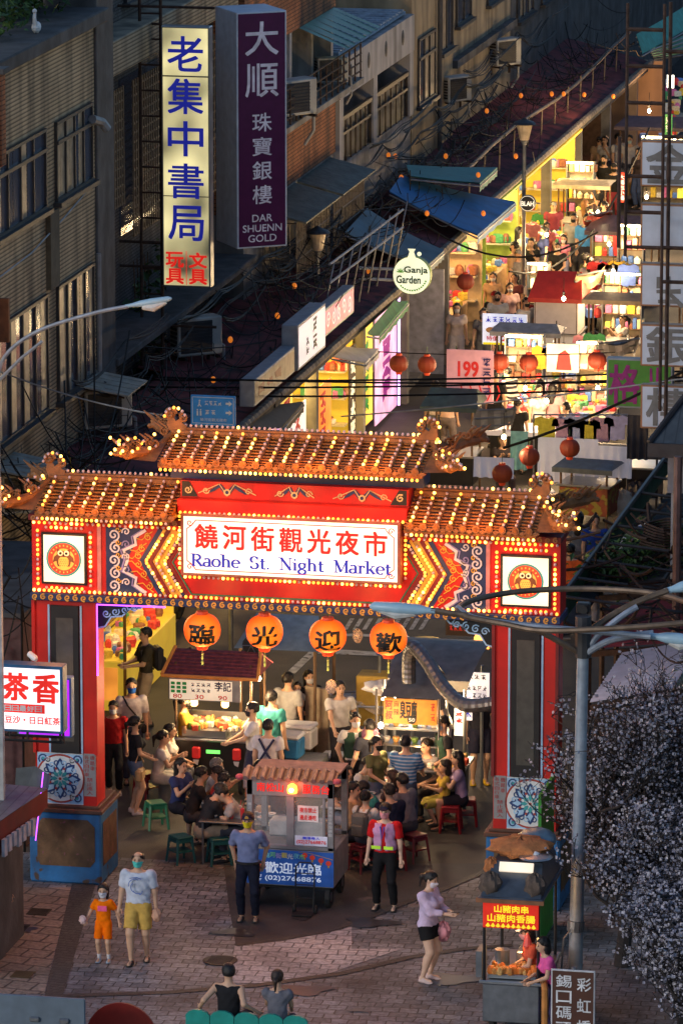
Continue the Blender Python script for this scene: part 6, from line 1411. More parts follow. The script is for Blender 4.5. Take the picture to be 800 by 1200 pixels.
lamp_head(t,LP(510,716,-.2),LP(432,710,-.2)-LP(510,716,-.2),.92); lamp_head(t,LP(778,693,.7),LP(830,680,.9)-LP(778,693,.7),.6); lamp_head(t,LP(760,745,-.4),LP(830,753,-.4)-LP(760,745,-.4),.7)
mb = MB(); q = LP(683,712,.3); mb.box(q,(.2,.16,.16),bev=.02); mb.tube([q+Vector((.02,-.08,0)),q+Vector((.02,-.15,0))],[.05,.07],8); mb.build('camera_box',BLACK,t)
# lamp arm at the upper left
bz = Vector((PY(-6,440,4).x,4,0)); t = thing('street_lamp','curved arm lamp with a pale blue head reaching in from the left edge','street lamp',bz); LQ = lambda px,py: PY(px,py,4)-bz
mb = MB(); mb.tube([(0,0,0),(0,0,LQ(-6,460).z)],[.13,.07],10); mb.build('pole',PIPE,t); mb = MB(); mb.tube(curve([LQ(-6,460),LQ(6,418),LQ(45,388),LQ(110,367),LQ(150,359)]),.034,8); mb.build('arm',PIPE,t,smooth=True); mb = MB(); mb.tube([LQ(0,445),LQ(25,420),LQ(50,400)],.03,6); mb.build('brace',PIPE,t); lamp_head(t,LQ(147,359),LQ(205,349)-LQ(147,359),.74,.66)
# blossom trees
BARK = mat('dark_bark',(.022,.018,.018),.85,var=.4,bump=.5); PET = [mat('blossom_%d' % i,c,.7,var=.2,scale=40) for i,c in enumerate([(.36,.34,.40),(.23,.22,.28),(.44,.42,.47)])]
def blossom_tree(loc,label,H=5.,spread=1.6,seed=1,lim=None,n0=7,cnt=(6,5,5,3)):
    rnd = random.Random(seed); t = thing('blossom_tree',label,'tree',loc,0,'blossom trees beside the lamp pole'); tr = MB(); tw = MB(); pos = []
    tr.tube([(0,0,0),(.05,.03,.7),(.02,.05,1.3)],[.13,.10,.08],8)
    def grow(p,d,L,r,lev):
        q = [Vector(p)]; n = 5
        for i in range(n):
            if lim and (q[-1].x+loc[0] < lim[0] or q[-1].z > lim[1]): d.x = abs(d.x); d.z = -abs(d.z)*.3
            d = (d+Vector((rnd.gauss(0,.16),rnd.gauss(0,.16),rnd.gauss(.03,.1)))).normalized(); q.append(q[-1]+d*L/n)
        (tr if lev < 2 else tw).tube(q,[max(.005,r*(1-.55*i/n)) for i in range(n+1)],6 if lev < 2 else 4,cap=False)
        if lev >= 2:
            for i in range(1,n+1):
                for k in range(1 if rnd.random() < .36 else 0): pos.append(q[i]+Vector((rnd.gauss(0,.03),rnd.gauss(0,.03),rnd.gauss(0,.03))))
        if lev < 4:
            for k in range(cnt[lev]):
                i = rnd.randint(1,n); dd = (d*.55+Vector((rnd.uniform(-1,1),rnd.uniform(-1,1),rnd.uniform(-.15,.9)))).normalized(); grow(q[i],dd,L*rnd.uniform(.45,.72),r*.5,lev+1)
    for k in range(n0):
        a = 2*math.pi*k/n0+rnd.uniform(-.3,.3); grow((.02,.04,.6+.7*rnd.random()),Vector((math.cos(a)*spread*.42,math.sin(a)*spread*.42,1.)).normalized(),H*rnd.uniform(.42,.62),.06,0)
    tr.build('trunk',BARK,t,smooth=True); tw.build('twig',BARK,t); bm = MB()
    for p in pos:
        bm.mt(rnd.randrange(3)); s = rnd.uniform(.016,.034)
        for j in range(2):
            n_ = Vector((rnd.gauss(0,1),rnd.gauss(0,1)-.3,rnd.gauss(0,1)+.3)).normalized(); u = n_.orthogonal().normalized()*s; w = n_.cross(u.normalized())*s; bm.add([p+u,p+w,p-u,p-w],[(0,1,2,3)])
    bm.build('blossom',PET,t)
    return t
blossom_tree((5.75,-3.0,0),'white blossom tree with bare dark twigs just right of the lamp pole',3.6,1.5,3,(4.15,4.0))
blossom_tree((6.9,-1.4,0),'white blossom tree farther back at the right edge',4.0,1.6,8,(5.2,4.3))
blossom_tree((7.0,-5.4,0),'white blossom tree at the bottom right corner',3.2,1.6,15,(4.6,3.0))
blossom_tree((7.3,-7.4,0),'low white blossom tree beside the brown street sign',2.6,1.5,21,(6.0,2.5),9); blossom_tree((8.0,-8.9,0),'low white blossom tree at the very corner of the picture',2.6,1.5,33,(6.0,2.6),9)
gb = thing('lit_booth','shop front glowing yellow-green behind the blossom trees','shop',(8.0,1.2,0)); mb = MB(); mb.bx(-1.6,1.6,0,.1,.2,2.4); mb.build('wall',mat('booth_green',(.03,.12,.09),.6),gb); mb = MB(); mb.rect(-1.5,.9,.9,2.1,frame((0,-.003,0)),.004); mb.build('lit_window',lit('booth_lit',(1.,.85,.35),.9,var=.4,scale=3,base=(.5,.5,.3)),gb)
mb = MB(); mb.bx(4.3,4.35,-2.2,-1.0,0,2.4); tag(mb.build('green_banner',mat('banner_green',(.03,.22,.03),.6,var=.2)),'narrow green cloth strip hanging beside the right gate pillar','banner')
# brown street sign on the near edge
p0 = PY(671,1168,-9); a = PY(646,1135,-9); w = .63; h = 1.15; t = thing('street_sign','brown street sign with white vertical characters in front of the lamp pole','sign',(p0.x,-9,0)); zt = a.z
mb = MB(); mb.box((0,0,zt-h/2),(w,.04,h),bev=.01); mb.build('border',mat('sign_white',(.5,.5,.52),.5),t); M_ = frame((0,-.021,0)); mb = MB(); mb.rect(-w/2+.02,zt-h+.02,w/2-.02,zt-.02,M_,.003); mb.build('face',mat('sign_brown',(.075,.028,.018),.45,var=.08),t)
mb = MB(); column(mb,'錫口碼頭',-.24,zt-.98,-.02,zt-.05,M_,.006,.012,.78); column(mb,'彩虹橋',.06,zt-.98,.26,zt-.05,M_,.006,.012,.62); mb.build('lettering',mat('sign_letters',(.6,.6,.62),.5),t); mb = MB(); mb.cyl((0,.06,0),(0,.06,zt+.02),.04,n=8); mb.build('post',GREY,t)
# ---------------------------------------------------------------- near left: tea sign, eave, post
yL = -3.2; a = PY(-12,775,yL); b = PY(77,858,yL); w = b.x-a.x; h = a.z-b.z
t,M_ = signbox('shop_sign','white lit box sign with big red characters in front of the left gate pillar','sign',((a.x+b.x)/2,yL,(a.z+b.z)/2),w,h,.28,0,lit('tea_face',(1.,.93,.95),1.05,var=.05),mat('sign_rim_blue',(.02,.10,.22),.4),edge=.045)
mb = MB(); x_ = -w/2+.05+.16
write(mb,'茶',x_+.04,-.02,x_+.44,.40,M_,.006,.03); write(mb,'香',x_+.52,-.04,x_+.92,.40,M_,.006,.03); mb.rect(x_-.0,-.22,x_+.70,-.08,M_,.004); write(mb,'綠豆沙・日日紅茶',x_-.06,-.39,x_+.94,-.27,M_,.006,.02); mb.build('lettering',REDT,t)
mb = MB(); rowtext(mb,'日日最好日',x_+.05,-.195,x_+.66,-.105,M_,.008,.03); mb.build('lettering',WHITE,t)
mb = MB(); [mb.cyl((xx,.05,-h/2-.16),(xx,.05,-h/2),.022,n=5) for xx in (-.3,-.02,.5)]; [mb.cyl((-.8,.05,-h/2-z),(w/2-.04,.05,-h/2-z),.022,n=5) for z in (.1,.18)]; mb.cyl((w/2-.05,.05,-h/2-.2),(w/2-.05,.05,-h/2),.022,n=5); mb.build('bracket',BLACK,t)
a = PY(22,790,yL+.7); b = PY(86,863,yL+.7); w = b.x-a.x; h = a.z-b.z
t,M_ = signbox('shop_sign','violet lit box sign with tiny white lettering behind the red-lettered one','sign',((a.x+b.x)/2,yL+.7,(a.z+b.z)/2),w,h,.2,0,lit('violet_face',(.50,.02,1.),1.15,var=.08),mat('sign_rim_sky',(.10,.25,.5),.4),edge=.03)
mb = MB(); write(mb,'Drink',-.0,-.03,.3,.05,M_ @ Matrix.Translation((w/2-.10,-.06,0)) @ Matrix.Rotation(R(-90),4,'Z'),.006,.02); mb.build('lettering',WHITE,t)
mb = MB(); a = PY(-6,840,yL+.5); mb.ell((a.x+.05,yL+.5,a.z),(.22,.1,.17),14,8); tag(mb.build('round_light',lit('blue_lit',(.1,.08,1.),.9)),'small round blue lit sign at the left edge under the red-lettered sign','sign')
mb = MB(); a = PY(-3,560,-4); mb.bx(a.x-.06,a.x+.05,-4.05,-3.95,0,a.z); tag(mb.build('edge_post',mat('post_pale',(.30,.33,.36),.5,dirt=.2)),'pale upright post at the left edge beside the gate','post')
mb = MB(); a = PY(40,769,-.6); mb.tube([a+Vector((-.08,.03,.03)),a+Vector((.03,-.05,-.02)),a+Vector((.06,-.08,-.035))],[.05,.055,.03],8); mb.tube([a,a+Vector((0,.1,-.1))],.02,5); tag(mb.build('security_camera',WHITE),'small white security camera above the red-lettered sign','camera')
t = thing('side_eave','dark grey sheet roof edge with a red fascia at the left edge','roof',(G(4,950,2.4).x,G(4,950,2.4).y,0)); mb = MB(); mb.add([(-2.2,-1.0,2.45),(.0,-1.0,2.35),(.28,1.6,2.35),(-2.2,1.6,2.45)],[(0,1,2,3)]); mb.build('roof_sheet',mat('eave_sheet',(.12,.13,.15),.5,var=.2,stripes=(0,6,(.06,.065,.08),.88),dirt=.3),t)
mb = MB(); mb.add([(.0,-1.0,2.34),(.28,1.6,2.34),(.28,1.6,2.05),(.0,-1.0,1.75)],[(0,1,2,3)]); mb.build('fascia',RED_D,t); mb = MB(); mb.bx(-2.1,-.1,-.9,1.5,0,2.3); mb.build('wall',CONC_D,t); M_ = frame((.16,.2,1.75),(.107,1,0)); mb = MB()
for k in range(7): mb.rect(-.65+k*.2,.05+.03*(k % 3),-.53+k*.2,.32,M_,.05)
mb.build('raised_letters',mat('pale_letters',(.42,.42,.47),.5),t)
mb = MB(); mb.tube([PY(42,985,-1.0),PY(51,905,-.9)],.009,6); tag(mb.build('neon_tube',NEON),'slanting violet neon tube beside the left gate pedestal','neon light')
t = thing('tarp_cover','dark grey tarpaulin hanging by the left gate pillar','tarpaulin',PY(34,940,-.8)); mb = MB(); mb.add([(-.2,0,.55),(.12,0,.60),(.38,-.02,.45),(.22,-.1,-.2),(-.05,-.15,-.55),(-.25,-.05,-.3)],[(0,1,2,3,4,5)]); mb.build('cloth',mat('tarp',(.07,.085,.09),.6,dirt=.3),t)
# pieces at the very bottom
a = PY(-20,1163,-14); b = PY(100,1165,-14); t = thing('traffic_board','blue-grey back of a metal board with two clamps at the bottom left','sign',((a.x+b.x)/2,-14,0)); mb = MB(); mb.box((0,0,a.z-.5),(b.x-a.x,.05,1.0),bev=.012); mb.build('board',mat('board_bluegrey',(.13,.17,.22),.45,metal=.3,var=.1,dirt=.2),t); mb = MB(); [mb.box((x,-.04,a.z-.32),(.14,.05,.07),bev=.015) for x in (.02,.43)]; mb.box((.43,-.05,a.z-.5),(.06,.04,.4)); mb.build('clamp',GREY,t); mb = MB(); [mb.cyl((x,.06,0),(x,.06,a.z-.9),.04,n=8) for x in (.02,.43)]; mb.build('post',GREY,t)
c = PY(143,1216,-13); t = thing('round_sign','dark red round sign board rising at the bottom edge','sign',(c.x,-13,0)); mb = MB(); mb.tube([(0,-.02,c.z),(0,.02,c.z)],.50,36); mb.build('disc',mat('sign_red_dark',(.22,.012,.008),.45,var=.1),t); mb = MB(); mb.cyl((0,.06,0),(0,.06,c.z+.3),.035,n=8); mb.build('post',GREY,t)
lamp((-4.6,-5.2,2.3),26,(1,.55,.22),.3)  # left shop light falling on the side pavement

mb = MB()
for k in range(22): a = (random.uniform(-7.5,-4.6),random.uniform(1.0,1.5),random.uniform(2.4,5.6)); b = (a[0]+random.uniform(.4,2.4),random.uniform(1.0,1.6),random.uniform(2.2,5.4)); mb.tube(sagline(a,(min(b[0],-4.5),b[1],b[2]),random.uniform(.1,.7),8),random.uniform(.008,.022),5,cap=False)
for k in range(6): x = -6.8+k*.4; mb.tube([(x,1.35,0),(x,1.35,random.uniform(3,5.5))],random.uniform(.015,.04),6)
tag(mb.build('pipe_clutter',CABLE),'clutter of pipes and cables behind the left gate pillar',None,None,'stuff')
# ---------------------------------------------------------------- stools, tables, carts
def stool(label,loc,col,h=.45,protos={}):
    k = col
    if k not in protos:
        m = mat('stool_' +k,dict(red=(.22,.012,.02),green=(.015,.13,.07),teal=(.01,.08,.085),maroon=(.12,.012,.02))[k],.4,var=.12,spec=.4)
        t = thing('plastic_stool',label,'stool',loc,random.random(),'plastic stools around the food tables'); mb = MB(); mb.box((0,0,h-.02),(.30,.30,.04),bev=.012); mb.build('seat',m,t); mb = MB(); mb.box((0,0,h-.07),(.28,.28,.06)); mb.box((0,0,.2),(.30,.30,.025)); mb.build('skirt',m,t)
        for x in (-1,1):
            for y in (-1,1): mb = MB(); mb.tube([(x*.13,y*.13,h-.04),(x*.17,y*.17,0)],[.03,.022],4); mb.build('leg',m,t)
        protos[k] = t; return t
    return dup(protos[k],loc,random.random(),label)
FOOD = [mat('food_%d' % i,c,.4,var=.4,scale=25) for i,c in enumerate([(.5,.20,.05),(.6,.35,.12),(.55,.5,.4),(.12,.22,.05),(.5,.08,.04),(.7,.68,.62)])]
CUPR = mat('drink_red',(.5,.04,.05),.25); CUPW = mat('cup_white',(.7,.7,.72),.4)
def cup(label,loc,m,h=.14,r=.035,straw=True):
    mb = MB(); mb.mt(0).lathe([(r*.75,0),(r,h),(r*1.06,h),(r*1.06,h+.012),(r*.3,h+.03)],9)
    if straw: mb.mt(1).tube([(0,0,h),(.02,.01,h+.11)],.005,4)
    return tag(mb.build('drink_cup',[m,CUPR],loc=loc),label,'cup','cups on the food tables')
def bowl(label,loc,m=None):
    mb = MB(); mb.mt(0).lathe([(.03,0),(.05,.015),(.085,.06),(.08,.058)],12); mb.mt(1).lathe([(.0,.045),(.074,.05),(.03,.06)],10); return tag(mb.build('bowl',[m or CUPW,FOOD[random.randrange(5)]],loc=loc),label,'bowl','bowls on the food tables')
def table(label,loc,w,d,rz=0.,h=.74,m=None):
    t = thing('folding_table',label,'table',loc,rz,'food tables'); mb = MB(); mb.box((0,0,h-.015),(w,d,.03),bev=.008); mb.build('tabletop',m or mat('table_steel',(.16,.17,.19),.3,metal=.6,var=.15),t)
    for x in (-1,1):
        for y in (-1,1): mb = MB(); mb.tube([(x*(w/2-.06),y*(d/2-.06),h-.03),(x*(w/2-.06),y*(d/2-.06),0)],.018,6); mb.build('leg',GREY,t)
    return t
HPOS = lambda px,py,h: (lambda g: Vector((g.x,g.y,0)))(G(px,py,h))
# ---- food cart with the purple tiled roof
c1 = HPOS(250,848,1.02); c1 = Vector((PY(250,900,5.4).x,5.4,0)); t = thing('food_cart','food cart with a purple tiled roof, menu sign and lit counter','food cart',c1); W1 = 1.36
mb = MB(); mb.bx(-W1/2,W1/2,0,1.15,.34,.95,.01); mb.build('body',mat('cart_black',(.018,.018,.02),.4,var=.2),t)
for x in (-.45,.45): mb = MB(); mb.tube([(x-.03,.2,.17),(x+.03,.2,.17)],.17,14); mb.build('wheel',mat('rubber',(.02,.02,.02),.8),t)
mb = MB(); mb.bx(-W1/2-.05,W1/2+.05,-.05,1.2,.95,.99,.01); mb.build('counter',STEEL,t)
mb = MB(); mb.bx(-.55,.2,.05,.3,1.0,1.12); mb.bx(-.4,-.2,.4,.7,1.0,1.2); mb.bx(.25,.55,.3,.8,1.0,1.14); mb.bx(-W1/2,W1/2,.78,.82,1.0,1.28); mb.build('steamer',STEEL,t)
for x in (-W1/2+.03,W1/2-.03):
    for y in (.03,1.1): mb = MB(); mb.cyl((x,y,.95),(x,y,2.3),.022,n=6); mb.build('post',WOOD,t)
z0,z1 = 2.12,2.45; mb = MB()
for i in range(8):
    for sg in (-1,1):
        u0,u1 = i/8,(i+1)/8; ya = .4+sg*.62*(1-u0); yb = .4+sg*.62*(1-u1); za = z0+(z1-z0)*u0+.02; zb = z0+(z1-z0)*u1; k0 = .82-.1*u0; k1 = .82-.1*u1
        mb.quad((-k0,ya,za),(k0,ya,za),(k1,yb,zb),(-k1,yb,zb)); mb.quad((-k0,ya,za-.03),(k0,ya,za-.03),(k0,ya,za),(-k0,ya,za))
for sg in (-1,1): mb.add([(sg*.81,-.2,z0),(sg*.81,1.0,z0),(sg*.73,.4,z1-.02)],[(0,1,2)])
mb.build('roof',mat('plum_shingle',(.20,.045,.055),.7,var=.4,scale=14,bump=.4),t)
mb = MB(); BAM = mat('bamboo_orange',(.55,.20,.04),.5,var=.25,emit=(.6,.2,.03),es=.15); mb.tube([(-.84,-.23,z0),(.84,-.23,z0)],.03,7); [mb.tube([(sg*.83,-.23,z0+.02),(sg*.74,.4,z1+.03)],.03,7) for sg in (-1,1)]; mb.build('bamboo_edge',BAM,t)
mb = MB(); mb.bx(-.72,.52,-.2,-.15,1.70,2.08,.006); sg_ = mb.build('menu_sign',mat('sign_steel',(.3,.3,.3),.5),t); M_ = frame((-.06,-.202,1.885)); mb = MB(); mb.rect(-.64,-.17,.44,.17,M_,.003); mb.build('sign_face',lit('menu_face',(1.,.82,.6),.55),sg_)
mb = MB(); [mb.rect(-.62+.10*(i % 3),.08-.07*(i // 3),-.55+.10*(i % 3),.13-.07*(i // 3),M_,.005) for i in range(9)]; mb.build('lettering',GRNI,sg_); mb = MB(); rowtext(mb,'####',-.28,.06,.08,.13,M_,.005); rowtext(mb,'####',-.28,-.04,.08,.03,M_,.005); write(mb,'李記',.14,.0,.42,.16,M_,.005,.02); mb.build('lettering',mat('blue_black_ink',(.02,.02,.08),.6),sg_)
mb = MB(); [write(mb,s_,x,-.15,x+.15,-.08,M_,.005,.02) for s_,x in (('80',-.58),('30',-.2),('90',.2))]; mb.build('lettering',REDI,sg_)
for i,x in enumerate((-.42,.12)): mb = MB(); mb.cyl((x,.4,1.65),(x,.4,2.1),.006,n=4); mb.mt(1).lathe([(.04,1.45),(.065,1.48),(.065,1.62),(.03,1.66)],10,(x,.4,0)); mb.build('hanging_lamp',[BLACK,mat('amber_lamp',(1,.7,.3),.4,emit=(1,.62,.2),es=7)],t)
lamp((c1.x-.3,c1.y+.2,1.75),38,(1,.66,.3),.08); lamp((c1.x+.45,c1.y+.1,1.75),38,(1,.7,.36),.08)
heap('dishes, trays and braised food crowded on the purple-roofed cart counter',[(c1.x-.62,c1.x+.62,c1.y+.0,c1.y+.75,1.12,70,.11)],'street_food',FOOD)
for i,x in enumerate((-.28,.42)): mb = MB(); mb.mt(0).bx(x-.07,x+.07,-.10,-.02,.66,.86,.02); mb.mt(1).poly([(-.05,-.04),(.05,-.04),(.03,-.13),(-.03,-.10)][::1],frame((x,-.08,.68)),.02); tag(mb.build('tissue_box',[REDI,WHITE],None,loc=c1),['red tissue dispenser on the black cart front, left one','red tissue dispenser on the black cart front, right one'][i],'tissue dispenser')
mb = MB(); mb.rect(-.12,.74,.12,.80,frame((0,-.003,0)),.006); mb.build('led_sign',mat('led_green',(.1,.5,.1),.4,emit=(.2,1,.15),es=1.5),t)
# canopy frame and slate roof of the stall right behind
t = thing('stall_canopy','blue-grey pitched stall roof with orange gable behind the purple-roofed cart','canopy',(c1.x+.75,7.6,0)); mb = MB(); mb.add([(-.75,-.6,2.2),(.75,-.6,2.2),(.55,.3,2.62),(-.55,.3,2.62),(-.75,1.2,2.2),(.75,1.2,2.2)],[(0,1,2,3),(3,2,5,4)]); mb.build('roof',mat('slate_blue_sheet',(.13,.18,.24),.5,dirt=.2,var=.2),t); mb = MB(); mb.add([(-.7,-.55,2.2),(-.52,.3,2.58),(-.7,1.15,2.2)],[(0,1,2)]); mb.add([(.7,-.55,2.2),(.52,.3,2.58),(.7,1.15,2.2)],[(0,1,2)]); mb.build('gable',WOOD,t); mb = MB(); [mb.cyl((x,y,0),(x,y,2.2),.03,n=6) for x in (-.65,.65) for y in (-.5,1.1)]; mb.build('post',WOOD,t)
t = thing('drum_fan','black drum fan on the cart roof between the lanterns','fan',(c1.x+.6,c1.y+.6,2.42)); mb = MB(); mb.tube([(-.02,-.22,.14),(0,.15,.14)],[.16,.12],14); mb.build('drum',BLACK,t); mb = MB(); [mb.cyl((-.02+.15*math.cos(k*1.05),-.23,.14+.15*math.sin(k*1.05)),(-.02,-.23,.14),.008,n=4) for k in range(6)]; mb.build('guard',GREY,t)  # drum fan with a wire guard, gives no light
# ---- cart with the orange sign, hood and duct
c2 = Vector((PY(480,900,4.6).x,4.6,0)); t = thing('food_cart','food cart with an orange sign, grey hood and shelves of lit bowls','food cart',c2)
mb = MB(); mb.bx(-.65,.85,0,.8,.3,.88,.01); mb.build('body',mat('cart_steel_dark',(.10,.10,.11),.4,metal=.5),t); mb = MB(); mb.bx(-.75,.95,-.25,.85,.88,.92,.01); mb.build('counter',STEEL,t)
for z in (1.22,1.5): mb = MB(); mb.bx(-.55,.45,.1,.5,z,z+.025); mb.build('shelf',STEEL,t)
for x in (-.58,.48):
    for y in (.05,.75): mb = MB(); mb.cyl((x,y,.9),(x,y,2.2),.022,n=6); mb.build('post',GREY,t)
zb,zt_ = [PY(480,y,4.55).z for y in (848,819)]; xs0,xs1 = [PY(x,835,4.55).x-c2.x for x in (450,512)]
mb = MB(); mb.bx(xs0,xs1,-.10,-.05,zb,zt_,.005); s_ = mb.build('sign_board',mat('orange_sign',(.6,.22,.03),.5,emit=(1,.30,.03),es=.38),t); M_ = frame((0,-.102,0)); mb = MB(); write(mb,'臭豆腐',xs0+.28,zb+.10,xs1-.34,zt_-.03,M_,.005,.02); column(mb,'麻辣',xs0+.17,zb+.14,xs0+.26,zt_-.02,M_,.005); mb.build('lettering',INK,s_); mb = MB(); column(mb,'阿叔',xs0+.03,zb+.06,xs0+.15,zt_-.02,M_,.005,.02); column(mb,'##',xs1-.11,zb+.05,xs1-.02,zt_-.03,M_,.005,.01); mb.build('lettering',REDI,s_); mb = MB(); mb.mt(0).disc((xs0+xs1)/2+.03,zb+.08,.075,M_,.006,14); mb.mt(1); write(mb,'50',(xs0+xs1)/2-.02,zb+.05,(xs0+xs1)/2+.08,zb+.11,M_,.009,.02); mb.build('price_mark',[INK,WHITE],s_)
mb = MB(); mb.add([(xs0-.05,-.1,zt_+.03),(xs1+.08,-.1,zt_+.03),(xs1-.1,.55,zt_+.45),(xs0+.1,.55,zt_+.45),(xs0-.05,1,zt_+.03),(xs1+.08,1,zt_+.03)],[(0,1,2,3),(3,2,5,4)]); mb.build('roof',mat('hood_grey',(.13,.13,.135),.6,metal=.1,dirt=.3),t)
for k,(z,n) in enumerate(((1.25,6),(1.53,6))):
    for i in range(n): mb = MB(); mb.mt(i % 2).lathe([(.04,0),(.065,.06),(.06,.09),(.01,.10)],10); mb.mt(1); o = mb.build('food_bowl',[CUPW,FOOD[i % 6]],None,loc=c2+Vector((-.45+i*.16,.28,z))); tag(o,'small lit bowl of food on the shelf under the orange sign','bowl','bowls on the shelves of the orange-sign cart')
mb = MB(); mb.tube([(-.5,.1,2.02),(.42,.1,2.02)],.02,6); mb.build('tube_light',mat('tube_glow',(1,.9,.7)),t)
lamp((c2.x-.1,c2.y+.35,1.8),52,(1,.72,.4),.08); lamp((c2.x+.7,c2.y+.3,1.7),14,(1,.62,.28),.08); lamp((c2.x+.1,c2.y-.2,1.15),3,(1,.5,.2),.05)
heap('tubs, bags and sauces crowding the counter of the orange-sign cart',[(c2.x-.6,c2.x+.85,c2.y-.2,c2.y+.0,.93,26,.11),(c2.x+.5,c2.x+.9,c2.y,c2.y+.7,.93,16,.13)],'street_food',FOOD)
yh = 6.0; A,B,C_,D = PY(455,808,yh-.7),PY(543,812,yh-.7),PY(560,775,yh+.1),PY(470,765,yh+.1)
t = thing('hood_canopy','broad grey metal hood over the stall beside the right gate pillar','canopy',(0,0,0)); Zb = A.z; x0,x1 = A.x,B.x+.12; mb = MB(); n = 8; V = []; F = []
for i in range(n+1): a = math.pi*(i/n)*.5; yy = yh-.8+1.9*(i/n); zz = Zb+.62*math.sin(math.pi*(.12+.62*i/n)); V += [(x0+.0,yy,zz),(x1+.25*i/n,yy,zz)]
for i in range(n): F.append((2*i,2*i+1,2*i+3,2*i+2))
mb.add(V,F); mb.build('sheet',mat('hood_bluegrey',(.17,.17,.175),.55,metal=.15,var=.2,dirt=.25),t,smooth=True); mb = MB(); mb.add([V[0],V[1],(x1-.08,yh-.7,Zb+.02),(x0+.08,yh-.7,Zb+.02)],[(0,1,2,3)]); mb.build('skirt',mat('hood_grey',(.1,.1,.1)),t); mb = MB(); [mb.cyl((x,y,0),(x,y,Zb+.1),.03,n=6) for x in (x0+.1,x1-.1) for y in (yh-.7,yh+.9)]; mb.build('post',GREY,t)
DUCT = mat('duct_steel',(.20,.20,.21),.35,metal=.8,var=.25,scale=10); mb = MB(); path = curve([PY(479,800,4.5),PY(479,772,4.5),PY(484,758,4.4),PY(500,775,4.2),PY(520,806,3.9),PY(545,826,3.6),PY(580,824,3.4)],10)
mb.tube(path,[.115+.006*(i % 2) for i in range(len(path))],12); tag(mb.build('exhaust_duct',DUCT,smooth=False),'thick ribbed steel exhaust duct curving from the hood to the right pillar','duct')
mb = MB(); p = PY(510,900,4.3); mb.tube([PY(519,832,4.9),PY(527,855,4.8),PY(524,885,4.7),PY(512,905,4.7)],.075,10); tag(mb.build('exhaust_duct',DUCT),'short curved steel pipe standing beside the orange-sign cart','duct')
lamp((PY(545,850,8).x,8,1.9),40,(1,.7,.4),.1); lamp((PY(520,830,9.5).x,9.5,2.0),40,(1,.6,.3),.1)
# printed boards in the stalls by the right pillar
panel('menu_board','white price board of dark pictures hung by the right gate pillar',6.5,PY(544,830,6.5).x,PY(573,830,6.5).x,PY(560,822,6.5).z,PY(560,788,6.5).z,lit('board_white',(.9,.86,.95),.5),'sign','x',lambda m,M,w,h: (rowtext(m,'###',-w+.05,h-.12,w-.05,h-.03,M,.005,.02),[rowtext(m,'####',-w+.03,.06+.13*k,w-.03,.15+.13*k,M,.005,.02) for k in range(2)]))
panel('menu_board','narrow white strip sign with red and blue characters below the duct',6.0,PY(532,855,6).x,PY(543,855,6).x,PY(537,862,6).z,PY(537,830,6).z,WHB,'sign','x',lambda m,M,w,h: column(m,'##',-w+.01,h*.45,w-.01,h-.03,M,.005,.02),REDI)
panel('menu_board','small white sign with blue characters just above the narrow strip sign',6.2,PY(543,840,6.2).x,PY(553,840,6.2).x,PY(548,844,6.2).z,PY(548,812,6.2).z,WHB,'sign','x',lambda m,M,w,h: column(m,'##',-w+.01,.04,w-.01,h-.03,M,.005,.02),BLUET)
panel('hanging_board','dark board with red and white characters hanging under the right end of the gate beam',3.0,PY(522,735,3).x,PY(556,735,3).x,PY(540,745,3).z,PY(540,726,3).z,mat('board_dark',(.03,.026,.022),.6),'sign','x',lambda m,M,w,h: write(m,'#####',-w+.05,.08,w-.05,h-.06,M,.005),REDI)
for i in range(3): panel('lit_box',['orange lit box above the stalls near the right pillar','brown upper box above the stalls near the right pillar','glowing yellow box low beside the right pillar'][i],9+i,PY(555,760,9).x,PY(573,760,9).x,PY(560,(760,775,880)[i],9).z,PY(560,(738,758,855)[i],9).z,[ORB,WOOD,YELB][i],'sign','x')
# ---- information booth on wheels
bx_ = Vector((PY(340,1060,-.9).x,-.9,0)); t = thing('information_booth','grey glass booth on wheels with tiled eave, blue welcome panel and red beacon','booth',bx_); bw = .70; D_ = 1.15
mb = MB(); mb.bx(-bw,bw,0,D_,.34,.93,.01); mb.build('lower_box',GREYP,t); M_ = frame((0,-.002,0)); mb = MB(); mb.rect(-bw,.36,bw,.92,M_,.008); fb = mb.build('welcome_panel',mat('welcome_blue',(.015,.07,.28),.4,var=.2,scale=4,emit=(.015,.08,.34),es=.25),t)
Mf = frame((0,-.012,0)); mb = MB(); write(mb,'歡迎光臨',-.40,.545,.50,.725,Mf,.004,.018); write(mb,'(02)27668876',-.40,.41,.50,.505,Mf,.004,.02); write(mb,'#####',-.66,.47,-.45,.51,Mf,.004); write(mb,'###',-.62,.41,-.45,.445,Mf,.004); mb.build('lettering',mat('welcome_white',(.7,.75,.85),.5,emit=(.7,.8,1),es=.3),fb)
mb = MB()
for i,ch in enumerate('饒河街觀光夜市'): mb.mt(i % 5); write(mb,ch,-.42+i*.095,.79+.012*(i % 2),-.33+i*.095,.875+.012*(i % 2),Mf,.004,.02)
mb.build('lettering',[mat('ltr_cyan',(.2,.6,.7),.5),mat('ltr_green',(.2,.6,.2),.5),mat('ltr_violet',(.5,.4,.75),.5),mat('ltr_yellow',(.75,.6,.1),.5),mat('ltr_white',(.7,.7,.7),.5)],fb)
mb = MB()
for (x,z) in ((.24,.86),(.36,.83),(.50,.79),(.62,.75)): mb.mt(0).disc(x,z,.045,Mf,.005,14,.04); mb.mt(1).rect(x-.015,z-.075,x+.015,z-.04,Mf,.005)
